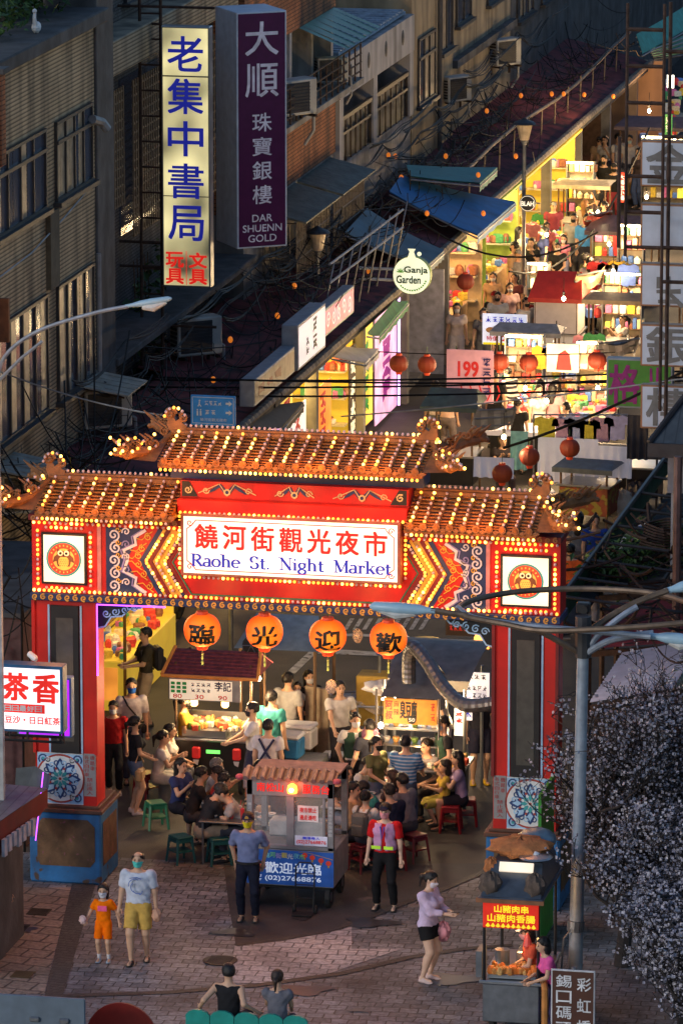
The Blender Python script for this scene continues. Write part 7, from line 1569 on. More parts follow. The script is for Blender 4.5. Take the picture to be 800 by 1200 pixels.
mb.mt(1).ribbon([(.14,.91),(.3,.90),(.48,.86),(.69,.81)],.008,Mf,.003); mb.build('lantern_print',[mat('print_red',(.55,.04,.02),.5,emit=(.6,.04,.02),es=.2),GOLD],fb); mb = MB(); owl(mb,-.545,.63,.10,Mf); mb.build('owl_emblem',OM,fb)
for x in (-bw+.05,bw-.05):
    for y in (.05,D_-.05): mb = MB(); mb.bx(x-.05,x+.05,y-.05,y+.05,.93,2.05,.008); mb.build('corner_post',mat('booth_alu',(.30,.29,.30),.45,metal=.4,var=.12,dirt=.2),t)
ALU = _mats['booth_alu']
mb = MB(); mb.bx(-bw,bw,.0,.1,.94,1.0,.006); mb.bx(-bw,bw,0,.1,1.80,2.06,.006); mb.bx(-.06,.06,.01,.07,1.0,1.8); mb.bx(.52,.56,.01,.05,1.0,1.8); mb.bx(-bw,bw,D_-.1,D_,.94,1.0); mb.bx(-bw,bw,D_-.1,D_,1.85,2.05); mb.build('window_frame',ALU,t)
gl = bpy.data.materials.new('booth_glass'); gl.use_nodes = True; gb_ = gl.node_tree.nodes['Principled BSDF']; gb_.inputs['Base Color'].default_value = (.75,.85,.85,1); gb_.inputs['Alpha'].default_value = .16; gb_.inputs['Roughness'].default_value = .05
mb = MB(); mb.quad((-bw+.1,.04,1.0),(-.06,.04,1.0),(-.06,.04,1.8),(-bw+.1,.04,1.8)); mb.build('pane',gl,t); mb = MB(); mb.quad((.06,.045,1.0),(.52,.045,1.0),(.52,.045,1.8),(.06,.045,1.8)); mb.build('pane',gl,t); mb = MB(); mb.quad((-bw,.1,1.0),(-bw,D_-.1,1.0),(-bw,D_-.1,1.85),(-bw,.1,1.85)); mb.build('pane',gl,t); mb = MB(); mb.quad((bw,.1,1.0),(bw,D_-.1,1.0),(bw,D_-.1,1.85),(bw,.1,1.85)); mb.build('pane',gl,t)
Mt = frame((0,-.001,0)); mb = MB(); rowtext(mb,'南松山',-.54,1.87,-.10,2.01,Mt,.006,.02); rowtext(mb,'服務台',.20,1.87,.64,2.01,Mt,.006,.02); mb.build('lettering',REDT,t)
mb = MB(); mb.rect(.12,1.40,.45,1.66,frame((0,.03,0)),.006); nt_ = mb.build('paper_notice',mat('notice_paper',(.62,.56,.55),.7,emit=(.6,.55,.5),es=.15),t); mb = MB(); write(mb,'夜市禁止',.15,1.55,.42,1.63,frame((0,.023,0)),.004,.02); write(mb,'邊走邊吃',.15,1.43,.42,1.51,frame((0,.023,0)),.004,.02); mb.build('lettering',REDI,nt_)
mb = MB(); mb.rect(.08,1.02,.60,1.18,frame((0,-.004,0)),.006); nt_ = mb.build('phone_notice',mat('phone_paper',(.65,.65,.75),.6,emit=(.6,.6,.8),es=.15),t); mb = MB(); write(mb,'(02)27668876',.11,1.04,.58,1.11,frame((0,-.011,0)),.004,.02); mb.build('lettering',REDI,nt_); mb = MB(); write(mb,'廣播尋人',.2,1.125,.48,1.165,frame((0,-.011,0)),.004,.02); mb.build('lettering',BLUET,nt_)
for x in (-bw+.05,bw-.05): mb = MB(); column(mb,'饒河街夜市服務台',x-.03,1.18,x+.03,1.68,Mt,.004,.02); mb.build('lettering',mat('post_lettering',(.55,.55,.55),.6),t)
mb = MB(); TROOF = mat('booth_tiles',(.20,.145,.14),.5,var=.3,scale=8,dirt=.35)
mb.add([(-bw-.06,-.14,2.10),(bw+.06,-.14,2.10),(bw+.06,.12,2.20),(-bw-.06,.12,2.20),(-bw-.06,.3,2.10),(bw+.06,.3,2.10)],[(0,1,2,3),(3,2,5,4)]); mb.bx(-bw,bw,0,D_,2.055,2.09)
for k in range(11): x = -bw+.02+k*(2*bw-.04)/10; [mb.tube([(x,.1+sg*.26,2.11),(x,.1,2.22)],.045,7) for sg in (-1,1)]
mb.build('tile_roof',TROOF,t); mb = MB(); [mb.ell((sg*(bw+.08),-.13,2.12),(.07,.07,.05),8,5) for sg in (-1,1)]; mb.build('roof_ornament',mat('pink_paint',(.45,.08,.12),.5),t)
mb = MB(); mb.lathe([(.075,0),(.08,.02),(.085,.05),(.07,.12),(.03,.15)],14,(.05,-.06,1.88)); mb.build('beacon',mat('beacon_red',(1,.2,.05),.3,emit=(1,.16,.02),es=9),t); mb = MB(); mb.ell((.05,-.125,1.94),(.04,.03,.04),8,5); mb.build('beacon_bulb',mat('beacon_core',(1,.8,.3),.3,emit=(1,.75,.25),es=22),t); lamp((bx_.x+.05,bx_.y-.35,1.95),2.2,(1,.15,.04),.06)
for x in (-bw+.12,bw-.1):
    for y in (.12,D_-.15): mb = MB(); mb.tube([(x-.035,y,.17),(x+.035,y,.17)],.17,14); w_ = mb.build('wheel',mat('rubber',(.02,.02,.02),.8),t); mb = MB(); mb.tube([(x-.04,y,.17),(x+.04,y,.17)],.08,10); mb.build('rim',GREY,w_)
mb = MB(); [mb.cyl((x,.1,.17),(x,D_-.1,.17),.02,n=6) for x in (-bw+.12,bw-.1)]; mb.bx(-bw+.05,bw-.05,.05,D_-.05,.29,.345); mb.build('chassis',BLACK,t)
mb = MB(); mb.bx(-.5,.4,.75,1.05,.94,1.2,.02); mb.build('desk',mat('desk_pale',(.45,.45,.45),.5),t)
hand_truck('black hand truck standing in front of the blue booth panel',bx_+Vector((.30,-.30,0)),0).scale = (.75,.75,.62)
# ---- boar sausage cart in front of the right pillar
c3 = Vector((PY(598,1180,-6.9).x,-6.9,0)); t = thing('food_cart','sausage cart with a red and yellow sign, lit grill and cloth on its roof','food cart',c3); w3 = .42; zc = lambda y: PY(598,y,-4.2).z
mb = MB(); mb.bx(-w3,w3,0,1.6,.22,.80,.015); mb.build('body',mat('cart_zinc',(.17,.18,.20),.42,metal=.6,var=.2,dirt=.2),t); mb = MB(); mb.bx(-w3-.05,w3+.05,-.02,1.65,.80,.85,.01); mb.build('counter',STEEL,t)
for x in (-w3+.02,w3-.02):
    for y in (.02,1.5): mb = MB(); mb.cyl((x,y,.8),(x,y,2.12),.025,n=6); mb.build('post',BLACK,t)
for x in (-.32,.32):
    for y in (.3,1.3): mb = MB(); mb.tube([(x-.04,y,.14),(x+.04,y,.14)],.14,12); mb.build('wheel',mat('rubber',(.02,.02,.02)),t)
mb = MB(); mb.bx(-w3+.01,w3-.01,-.06,-.02,1.67,2.05,.006); s_ = mb.build('red_sign',mat('cart_sign_red',(.5,.02,.01),.4,emit=(.9,.03,.01),es=.42),t); M_ = frame((0,-.062,0)); mb = MB(); YT = mat('yellow_lettering',(.75,.6,.02),.5,emit=(1,.8,.02),es=.6); write(mb,'山豬肉串',-.24,1.91,.26,2.02,M_,.004,.025); write(mb,'山豬肉香腸',-.34,1.77,.36,1.885,M_,.004,.025); [mb.poly([(-.37+k*.075,1.70),(-.335+k*.075,1.68),(-.30+k*.075,1.70),(-.335+k*.075,1.75)],M_,.003) for k in range(10)]; mb.build('lettering',YT,s_)
mb = MB(); mb.bx(-w3-.06,w3+.06,-.12,1.7,2.09,2.14,.01); mb.add([(-w3-.02,-.05,2.14),(w3+.02,-.05,2.14),(w3-.06,.55,2.52),(-w3+.06,.55,2.52),(-w3+.06,1.5,2.52),(w3-.06,1.5,2.52),(w3+.02,1.7,2.14),(-w3-.02,1.7,2.14)],[(0,1,2,3),(3,2,5,4),(4,5,6,7),(0,3,4,7),(1,6,5,2)]); mb.build('roof',mat('cart_roof',(.08,.10,.13),.4,metal=.4,var=.2,dirt=.2),t); mb = MB(); mb.bx(-w3-.08,w3+.08,-.15,-.1,2.07,2.13); mb.build('roof_edge',mat('roof_edge_brown',(.22,.09,.04),.6),t)
M2 = frame((0,.30,2.36),(1,0,0),(0,.53,.85)); mb = MB(); mb.rect(-.24,.06,.26,.20,M2,.05); mb.build('lit_strip',lit('strip_lit',(1,.82,.62),.9),t)
BNB = mat('orange_cloth',(.42,.15,.05),.85,var=.25,scale=8,bump=.6); 
def bundle(label,p,r,m,bends=7): 
    mb = MB(); n,k = 18,9; V = []; F = []
    for i in range(k+1):
        a = math.pi*(i+.02)/(k+.04)
        for j in range(n): q = 1+.12*math.sin(j*2.3+i)+.07*math.sin(j*5+i*2); V.append((r[0]*math.sin(a)*math.cos(2*math.pi*j/n)*q,r[1]*math.sin(a)*math.sin(2*math.pi*j/n)*q,-r[2]*math.cos(a)*q))
    for i in range(k):
        for j in range(n): F.append((i*n+j,i*n+(j+1) % n,(i+1)*n+(j+1) % n,(i+1)*n+j))
    mb.add(V,F); return tag(mb.build('cloth_bundle',m,smooth=True,loc=p),label,'bundle')
bundle('folded orange-brown cloth lying along the sausage cart roof',c3+Vector((-.04,1.0,2.62)),(.46,.42,.14),BNB); bundle('small orange-brown cloth end hanging at the left of the cart roof',c3+Vector((-.40,.55,2.42)),(.1,.14,.14),BNB)
BRC = mat('brown_cover',(.10,.07,.055),.85,var=.35,scale=9,bump=.5); bundle('dark brown cover bundle on the left front of the sausage cart roof',c3+Vector((-.33,.12,2.27)),(.16,.15,.19),BRC); bundle('dark brown cover bundle on the right front of the sausage cart roof',c3+Vector((.33,.12,2.27)),(.15,.15,.20),BRC)
mb = MB(); mb.lathe([(.0,.06),(.22,.02),(.25,.0),(.22,-.01)],20); mb.mt(1).lathe([(.0,.09),(.06,.06),(.05,.02)],10); tag(mb.build('pot_lid',[STEEL,WHITE],loc=c3+Vector((.24,.65,2.57))),'round steel lid lying on the sausage cart roof','lid'); mb = MB(); mb.ell((0,0,0),(.3,.3,.17),18,8); tag(mb.build('wok',mat('wok_blue',(.14,.22,.28),.35,metal=.5),loc=c3+Vector((.1,1.55,2.59)),smooth=True),'upturned blue-grey wok behind the orange cloth on the cart roof','wok')
mb = MB(); mb.bx(-w3+.06,w3-.06,.08,.55,.86,.93,.01); mb.bx(-.05,w3-.08,.7,1.2,.86,1.1,.02); mb.lathe([(.11,0),(.11,.22),(.03,.24)],12,(-.28,.85,.86)); mb.build('grill',STEEL,t); heap('sausages and meat skewers on the lit grill of the sausage cart',[(c3.x-.34,c3.x+.34,c3.y+.05,c3.y+.52,.93,46,.10)],'street_food',[FOOD[0],FOOD[1],mat('sausage',(.5,.12,.03),.3,emit=(.8,.25,.03),es=.15)]); mb = MB(); mb.lathe([(.03,-.12),(.07,-.07),(.05,.03),(.012,.12)],9); tag(mb.build('plastic_bag',mat('red_bag',(.55,.07,.06),.4,emit=(.6,.08,.05),es=.12),loc=c3+Vector((.18,.35,1.38))),'small red plastic bag hanging inside the sausage cart','bag')
lamp((c3.x,c3.y+.45,1.60),13,(1,.55,.2),.06); mb = MB(); mb.tube([(-.3,.3,1.63),(.3,.3,1.63)],.02,6); mb.build('tube_light',mat('amber_tube',(1,.7,.3),.4,emit=(1,.6,.2),es=9),t)
mb = MB(); mb.bx(-w3-.12,-w3-.03,.1,.5,.86,1.25); mb.build('side_panel',mat('cart_zinc',(.2,.2,.2)),t); mb = MB(); mb.tube([(w3+.10,-.1,.1),(w3+.10,-.1,.8),(w3+.06,.0,.9)],.05,8); tag(mb.build('umbrella_pole',mat('pole_orange',(.5,.2,.05),.5),loc=c3),'orange-brown upright roll leaning at the right of the sausage cart','pole'); mb = MB(); mb.box((0,0,.15),(.3,.3,.3),bev=.02); tag(mb.build('crate',mat('crate_violet',(.2,.14,.5),.5),loc=c3+Vector((w3+.25,.1,.28))),'violet plastic crate at the right side of the sausage cart','crate')
# ---- bench backs at the bottom edge
t = thing('bench','teal scallop-backed plastic bench at the bottom edge','bench',(PY(289,1190,-8.86).x,-8.86,0)); TEAL = mat('teal_plastic',(.01,.24,.20),.4,var=.15); zb = PY(289,1188,-8.86).z
for k in range(5): mb = MB(); x = -.72+k*.36; mb.prism([(x-.175,zb-.55),(x+.175,zb-.55),(x+.175,zb-.06),(x+.13,zb-.01),(x+.05,zb+.02),(x-.05,zb+.02),(x-.13,zb-.01),(x-.175,zb-.06)],frame((0,0,0)),.05); mb.build('backrest',TEAL,t)
mb = MB(); mb.bx(-.9,.9,.03,.45,.42,.46,.01); mb.build('seat',TEAL,t)
for x in (-.8,0,.8): mb = MB(); mb.bx(x-.03,x+.03,.05,.42,0,.42); mb.build('leg',GREY,t)
# ---------------------------------------------------------------- tables, stools
tl = HPOS(284,958,.74); table('steel table crowded with drinks, bowls and diners left of the booth',tl,1.3,.7)
for i,(dx,dy) in enumerate(((-.25,.0),(-.16,-.1),(-.05,.05),(.03,-.12),(.15,.1),(-.32,.16))): cup('tall clear cup of red drink on the steel table left of the booth' if i < 4 else 'white paper cup on the steel table left of the booth',tl+Vector((dx,dy,.745)),CUPR if i in (1,3) else (mat('cup_clear',(.6,.5,.5),.2) if i < 4 else CUPW),.16 if i < 4 else .1)
for dx,dy in ((-.45,-.1),(.35,-.12),(.45,.12),(.25,.2)): bowl('white bowl of noodles on the steel table left of the booth',tl+Vector((dx,dy,.745)))
mb = MB(); mb.box((0,0,.06),(.22,.16,.12),bev=.01); tag(mb.build('takeaway_box',mat('kraft_box',(.5,.35,.2),.7),loc=tl+Vector((.28,.3,.745))),'tan takeaway box on the steel table left of the booth','box')
tr_ = HPOS(428,928,.74); table('long table of diners right of the booth',tr_,.8,2.2,R(-8),m=mat('table_pale',(.4,.4,.42),.4)); 
for k in range(12): bowl('bowl of food on the long table right of the booth',tr_+Vector((random.uniform(-.28,.28),-.9+k*.16,.745)))
for k in range(5): cup('drink cup on the long table right of the booth',tr_+Vector((random.uniform(-.2,.2),-.7+k*.32,.745)),CUPW,.12)
for lab,px,py,c in (('green plastic stool nearest the standing woman with the tan bag',183,972,'green'),('red plastic stool under the seated woman in white',172,937,'red'),('dark teal stool under the man in black at the steel table',212,1012,'teal'),('empty dark teal stool in front of the steel table',257,1014,'teal'),('dark red stool beside the booth, left of the man in the vest',408,1012,'maroon'),('dark red stool directly left of the man in the vest',425,1022,'maroon'),('dark red stool under the man in the navy jacket',462,1020,'maroon'),('dark red stool under the man in grey at the long table',486,1010,'maroon'),('red stool under the small child in yellow',528,976,'red'),('red stool under the woman with long hair',546,968,'red'),('dark red stool half behind the booth',395,990,'maroon')):
    stool(lab,Vector(tuple(G(px,py-2))[:2]+(0,)),c)
# gas bottle, cool boxes, board
p = G(196,940); mb = MB(); mb.lathe([(.13,0),(.15,.04),(.15,.48),(.10,.58),(.04,.6),(.04,.66),(.09,.66),(.09,.74),(.07,.74)],14); tag(mb.build('gas_bottle',GREYP,loc=p,smooth=True),'grey gas bottle behind the green stool','gas bottle')
def coolbox(label,loc,m,w=.55): t = thing('cool_box',label,'cool box',loc,R(-6)); mb = MB(); mb.bx(-w/2,w/2,-.2,.2,0,.34,.03); mb.build('body',m,t); mb = MB(); mb.bx(-w/2-.01,w/2+.01,-.21,.21,.342,.42,.03); mb.build('lid',WHITE,t); mb = MB(); mb.box((0,-.215,.2),(.2,.02,.04)); mb.build('handle',GREYP,t)
CBB = mat('cool_blue',(.03,.18,.42),.45); q = HPOS(340,862,.9); mb = MB(); mb.bx(-.6,.6,-.3,.3,0,.55); tag(mb.build('crate_stack',mat('crate_grey',(.2,.2,.2),.6),loc=q),'grey crate platform carrying the cool boxes behind the booth','crate'); coolbox('blue cool box with white lid behind the booth, below the couple',q+Vector((-.05,-.08,.552)),CBB); coolbox('large white cool box just behind the blue one',q+Vector((.02,.42,.60)),WHITE,.65)
coolbox('blue cool box beside the standing man in the dark green vest',HPOS(395,878,.5),CBB); 
p = HPOS(372,812,1.4); mb = MB(); mb.box((0,0,.75),(.5,.06,1.5),rz=R(-25),bev=.01); tag(mb.build('steel_board',mat('board_tan',(.34,.27,.2),.5,metal=.3,var=.3,dirt=.3),loc=p),'upright tan metal board behind the booth roof','board')
mb = MB(); p = HPOS(412,830,1.0)
for k in range(4): mb.cyl((-.9,k*.35,1.0),(.6,k*.35,1.05),.02,n=5)
for k in range(4): mb.cyl((-.9+k*.5,0,0),(-.9+k*.5,0,1.02),.02,n=5); mb.cyl((-.9+k*.5,0,1.02),(-.9+k*.5,1.05,1.02),.02,n=5)
tag(mb.build('rack',mat('rack_pale',(.4,.4,.42),.4,metal=.5),loc=p),'low open steel rack in the roadway behind the diners','rack')
mb = MB(); V = []; F = []
for i in range(9):
    for j in range(7): V.append((-.9+i*.22,j*.2,1.08+.06*math.sin(i*1.9+j)-.25*abs(i-4)/4))
for i in range(8):
    for j in range(6): a = i*7+j; F.append((a,a+7,a+8,a+1))
mb.add(V,F); tag(mb.build('plastic_sheet',mat('clear_plastic',(.5,.45,.45),.15,alpha=.45),loc=p),'clear plastic sheet draped over the steel rack','sheet')
p = HPOS(455,805,2.0); bundle('white folded cloth bundle on the roof of the orange-sign cart',Vector((p.x,p.y,PY(456,806,p.y).z)),(.42,.2,.13),mat('white_cloth',(.55,.54,.56),.8,bump=.5)); bundle('pink plastic bag hanging at the orange-sign cart',c2+Vector((-.66,-.02,1.35)),(.16,.1,.2),mat('pink_bag',(.6,.2,.3),.4)); bundle('clear plastic bag hanging below the character 迎 lantern',PY(388,805,.2),(.085,.06,.11),mat('bag_clear',(.32,.30,.30),.2,alpha=.5)); bundle('clear plastic bag hanging left of the 歡 lantern',PY(419,745,1.2),(.08,.06,.11),mat('bag_clear',(.45,.42,.42)))
p = Vector((PY(480,752,9).x,9,0)); t = thing('stall_canopy','blue stall roof heaped with white bag and round yellow basket behind the grey hood','canopy',p); z = PY(480,758,9).z; mb = MB(); mb.bx(-.5,.6,-.5,.6,z-.06,z,.01); mb.build('roof',mat('stall_blue',(.03,.06,.2),.6),t); mb = MB(); [mb.cyl((x,y,0),(x,y,z-.06),.03,n=6) for x in (-.45,.55) for y in (-.45,.55)]; mb.build('post',GREY,t); bundle('white bag on the blue stall roof',p+Vector((-.2,-.1,z+.12)),(.25,.2,.12),mat('white_cloth',(.5,.5,.5))); mb = MB(); mb.lathe([(.0,0),(.26,0),(.3,.08),(.28,.14),(.0,.12)],18); tag(mb.build('basket',mat('basket_yellow',(.55,.4,.12),.7,var=.3),loc=p+Vector((.28,.0,z))),'round yellow basket on the blue stall roof','basket')
mb = MB(); p = Vector((PY(440,800,8.5).x,8.5,0)); mb.box((0,0,1.05),(.6,.5,.9),bev=.02); tag(mb.build('carton',mat('carton_yellow',(.42,.27,.05),.7,var=.2),loc=p),'yellow-brown carton stack behind the orange-sign cart','box')
bgm = mat('bag_dark',(.02,.02,.025),.7)
for i in range(7): bundle(['black backpack hanging first in the row at the left shops','grey-striped backpack in the row at the left shops','lime green backpack in the row at the left shops','dark brown bag in the row at the left shops','black bag high in the row at the left shops','navy bag far along the row at the left shops','small dark bag last in the row at the left shops'][i],Vector((-5.55,15.2+i*.8,1.0+.35*(i % 2))),(.2,.26,.32),[bgm,mat('bag_grey',(.2,.2,.22),.7),mat('bag_lime',(.3,.42,.06),.7),mat('bag_brown',(.12,.06,.03),.7),bgm,mat('bag_navy',(.03,.04,.1),.7),bgm][i])
# ---------------------------------------------------------------- street behind the gate
LD = glow_mat('lantern_dull',(.5,.10,.03),(.25,.03,.012),.10,.05)  # unlit lanterns; light falling on them put in as faint emission
for px,py,y in ((400,415,33),(467,426,34),(500,427,34),(534,426,34),(585,424,34),(619,425,34),(699,422,34),(588,555,24),(620,535,26),(667,525,27),(545,330,42)):
    lab = {400: 'dull red lantern in front of the small white canopy',467: 'dull red lantern before the lilac neon strip',500: 'dull red lantern left of the pink banner',534: 'dull red lantern over the pink banner',585: 'dull red lantern under the food photo sign',619: 'dull red lantern right of the food photo sign',699: 'dull red lantern beside the green sign',588: 'dull red lantern just above the right gate roof',620: 'dull red lantern in front of the seated vendor',667: 'dull red lantern over the small dark cart',545: 'dull red lantern by the slate blue awning'}[px]
    p = PY(px,py,y); paper_lantern(None,p,lab,.21,.19,LD,group='dull red lanterns strung across the street',tass=False,cord=.2)
cable('thin wire carrying the row of dull red lanterns',sagline(PY(380,408,34),PY(720,413,34),.1),.012)
def cart(label,loc,w,d,h,roofm,rz=0.,body=None,hip=.3):
    t = thing('market_stall',label,'stall',loc,rz); mb = MB(); mb.bx(-w/2,w/2,-d/2,d/2,.25,.85,.01); mb.build('body',body or GREYP,t); mb = MB(); mb.bx(-w/2-.05,w/2+.05,-d/2-.05,d/2+.05,.85,.89); mb.build('counter',STEEL,t)
    for x in (-w/2+.03,w/2-.03):
        for y in (-d/2+.03,d/2-.03): mb = MB(); mb.cyl((x,y,0),(x,y,h),.025,n=6); mb.build('post',WOOD,t)
    mb = MB(); k = .12; a,b = w/2+k,d/2+k; mb.add([(-a,-b,h),(a,-b,h),(a*.8,0,h+hip),(-a*.8,0,h+hip),(-a,b,h),(a,b,h)],[(0,1,2,3),(3,2,5,4),(0,3,4),(1,5,2)]); mb.bx(-a,a,-b,-b+.03,h-.1,h); mb.build('roof',roofm,t); return t
cart('small stall with a dark teal hood in the middle of the street',Vector((PY(532,472,30.5).x,30.5,0)),1.0,1.0,1.95,mat('hood_teal',(.05,.085,.09),.5,dirt=.3),0,BLACK); 
cart('small dark cart with a metal roof and red-yellow panel right of the gate roof',Vector((PY(690,535,28).x,28,0)),1.05,.8,1.25,mat('roof_bluegrey',(.10,.12,.14),.4,metal=.4),R(-8),mat('cart_redyellow',(.22,.05,.02),.6,tex=('noise',5,(.25,.2,.03),.5,.55)),.12)
hut = cart('white hut stall with a red gabled roof in the middle of the street',Vector((PY(655,395,45).x,45,0)),1.05,1.1,1.75,mat('hut_red',(.42,.03,.02),.5,var=.15),0,WHITE,.55); mb = MB(); mb.bx(-.52,.52,-.54,.5,.9,1.72); mb.build('upper_body',mat('hut_white',(.55,.5,.5),.6,var=.08),hut); mb = MB(); write(mb,'十',-.06,1.0,.1,1.2,frame((0,-.545,0)),.005,.03); mb.build('lettering',INK,hut)
cart('grey canopied stall in front of the red-roofed hut',Vector((PY(618,440,40).x,40,0)),1.4,.6,1.8,mat('canopy_grey',(.22,.24,.27),.5,dirt=.2),0,WHITE,.15); cart('grey flat-roofed stall of glowing wares beside the red-roofed hut',Vector((PY(690,440,38).x,38,0)),1.3,.5,1.7,mat('canopy_grey',(.2,.2,.2)),0,CW,.1)
cart('stall with red posts and a pale roof by the far yellow shop',Vector((PY(684,235,61).x,61,0)),1.3,.9,1.9,mat('roof_cream',(.5,.42,.3),.6),0,RED,.05); cart('far stall with a dark umbrella-like roof and glaring lamps',Vector((PY(732,275,54).x,54,0)),1.6,1.3,1.9,mat('roof_plum',(.10,.07,.09),.6),0,CW,.3)
cart('bright toy stall crowded with goods behind the green sign',Vector((PY(745,350,44).x,44,0)),2.2,.7,1.9,mat('roof_tan',(.2,.15,.1),.6),0,CW,.12)
cart('farthest golden stall at the top right',Vector((PY(775,140,70).x,70,0)),2.2,1.4,2.2,mat('roof_plum',(.1,.07,.09)),0,mat('gold_wood',(.4,.22,.06),.6),.2)
panel('food_sign','sign board with a photo of plated food and a red price under the lamp post',41,PY(565,385,41).x,PY(617,385,41).x,PY(590,404,41).z,PY(590,368,41).z,lit('photo_face',(.82,.86,1.),.75),'sign','x',lambda m,M,w,h: (write(m,'######',-w+.06,h-.2,w-.06,h-.06,M,.006,.02)),BLUET)
o = MB(); p = Vector((PY(591,385,41).x,40.97,PY(590,404,41).z)); M_ = frame(p); [o.mt(i % 3).disc(-.32+.16*i,.34+.05*(i % 2),.12,M_,.004+i*.001,12,.07) for i in range(5)]; o.mt(3); write(o,'200',-.06,.09,.26,.21,M_,.006,.03); write(o,'特價',-.42,.09,-.14,.2,M_,.006,.02); o.mt(4).rect(-.5,.0,.5,.05,M_,.004); tag(o.build('price_print',[FOOD[1],FOOD[5],FOOD[0],REDI,YT]),'printed food picture and red price 200 on the food photo sign','print')
panel('cloth_banner','pink cloth banner with a red 199 price over the street',31,PY(523,440,31).x,PY(578,440,31).x,PY(550,472,31).z,PY(550,410,31).z,lit('pink_cloth',(1.,.45,.50),.22,var=.2,base=(.55,.28,.32)),'banner','x',lambda m,M,w,h: (write(m,'199',-w*.5,h*.5,w*.35,h*.78,M,.006,.03),[m.ribbon([(-w*.4+.2*k,h*.35),(-w*.3+.2*k,h*.2),(-w*.45+.2*k,h*.05)],.03,M,.005) for k in range(5)]),REDI)
p = Vector((PY(569,440,30.97).x,30.96,PY(550,472,31).z)); mb = MB(); column(mb,'####',-.08,.15,.12,1.0,frame(p),.006,.02); tag(mb.build('print',mat('ink_navy',(.02,.02,.12),.6)),'upright dark blue characters on the pink cloth banner','print')
panel('lit_poster','glowing poster of a figure in a red apron',35,PY(640,420,35).x,PY(678,420,35).x,PY(655,436,35).z,PY(655,403,35).z,lit('poster_glow',(1,.85,.55),1.0,var=.2),'poster','x',lambda m,M,w,h: (m.poly([(-.15,.05),(.2,.05),(.15,.4),(.05,.5),(-.1,.4)],M,.006)),REDI)
panel('upright_sign','red upright sign with white characters held up at the far stalls',54,PY(724,225,54).x,PY(732,225,54).x,PY(728,237,54).z,PY(728,202,54).z,lit('red_lit',(1,.06,.02),.7),'sign','x',lambda m,M,w,h: column(m,'大腸包小腸',-w+.02,.05,w-.02,h-.05,M,.006,.02),lit('cream_lit2',(1,.95,.8),.9))
panel('upright_sign','small green upright sign at the golden stall in the top right',66,PY(778,150,66).x,PY(787,150,66).x,PY(782,158,66).z,PY(782,134,66).z,mat('sign_green2',(.02,.2,.05),.5,emit=(.02,.3,.06),es=.2),'sign','x',lambda m,M,w,h: column(m,'##',-w+.02,.05,w-.02,h-.05,M,.006,.02),WHITE)
panel('light_panel','bare white light panel glaring at the top right stall',64,PY(781,97,64).x,PY(789,97,64).x,PY(785,103,64).z,PY(785,88,64).z,mat('white_glare',(1,1,.9),.4,emit=(1,.95,.8),es=5),'light','x')
# clothes racks and market goods
for i,(px,py,c) in enumerate(((640,502,(.62,.52,.06)),(661,503,(.5,.30,.38)),(675,500,(.42,.45,.62)),(689,505,(.65,.52,.05)),(705,502,(.5,.30,.36)),(722,500,(.42,.40,.60)))):
    p = PY(px,py-14,29); t = thing('hanging_shirt',['yellow shirt and shorts at the left end of the clothes rack','pink shirt next to the left yellow shirt','pale blue shirt between the pink and the yellow one','yellow shirt in the middle of the clothes rack','dusty pink shirt right of the middle yellow one','lilac shirt at the right end of the clothes rack'][i],'shirt',p,0,'shirts hanging on the market clothes rack'); mb = MB(); h = .52 if i else .68; mb.prism([(-.12,0),(-.24,-.05),(-.27,-.2),(-.18,-.2),(-.17,-h),(-.02,-h-.03),(.02,-h+.08*(i == 0)),(.17,-h),(.18,-.2),(.27,-.2),(.24,-.05),(.12,0),(.05,-.04),(-.05,-.04)],frame((0,0,0)),.05); mb.build('cloth',cloth(c),t); mb = MB(); mb.tube([(-.1,0,0),(0,0,.05),(.1,0,0)],.008,4); mb.cyl((0,0,.05),(0,0,.11),.006,n=4); mb.build('hanger',GREY,t)
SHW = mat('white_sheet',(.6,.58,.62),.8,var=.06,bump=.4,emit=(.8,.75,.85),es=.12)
def drape(label,px0,px1,py0,py1,y,m,waves=6):
    a = PY(px0,py0,y); b = PY(px1,py1,y); n = 24; V = []; F = []
    for i in range(n+1):
        u = i/n
        for j in range(5): w_ = j/4; V.append((a.x+(b.x-a.x)*u,y-.08*w_+.05*math.sin(u*waves*6.3)*w_,a.z+(b.z-a.z)*w_))
    for i in range(n):
        for j in range(4): q = i*5+j; F.append((q,q+5,q+6,q+1))
    mb = MB(); mb.add(V,F); return tag(mb.build('hanging_cloth',m,smooth=True),label,'cloth')
drape('white cloth hanging under the yellow shirts of the clothes rack',630,700,512,566,28.6,SHW); drape('white cloth at the right of the clothes rack, beside the black cloth',700,740,522,560,28.3,SHW,4); drape('black cloth hanging at the right end of the clothes rack',735,759,486,538,28.0,mat('black_cloth',(.05,.045,.05),.8),3); drape('pale teal towel left of the clothes rack',598,618,505,550,28.2,mat('teal_towel',(.16,.36,.38),.8),2)
mb = MB(); a = PY(625,486,29); b = PY(735,486,29); mb.cyl(a,b,.02,n=6); [mb.cyl((x,29,0),(x,29,a.z),.02,n=6) for x in (a.x,b.x)]; tag(mb.build('clothes_rack',GREY),'long clothes rail carrying the yellow and pink shirts','rack')
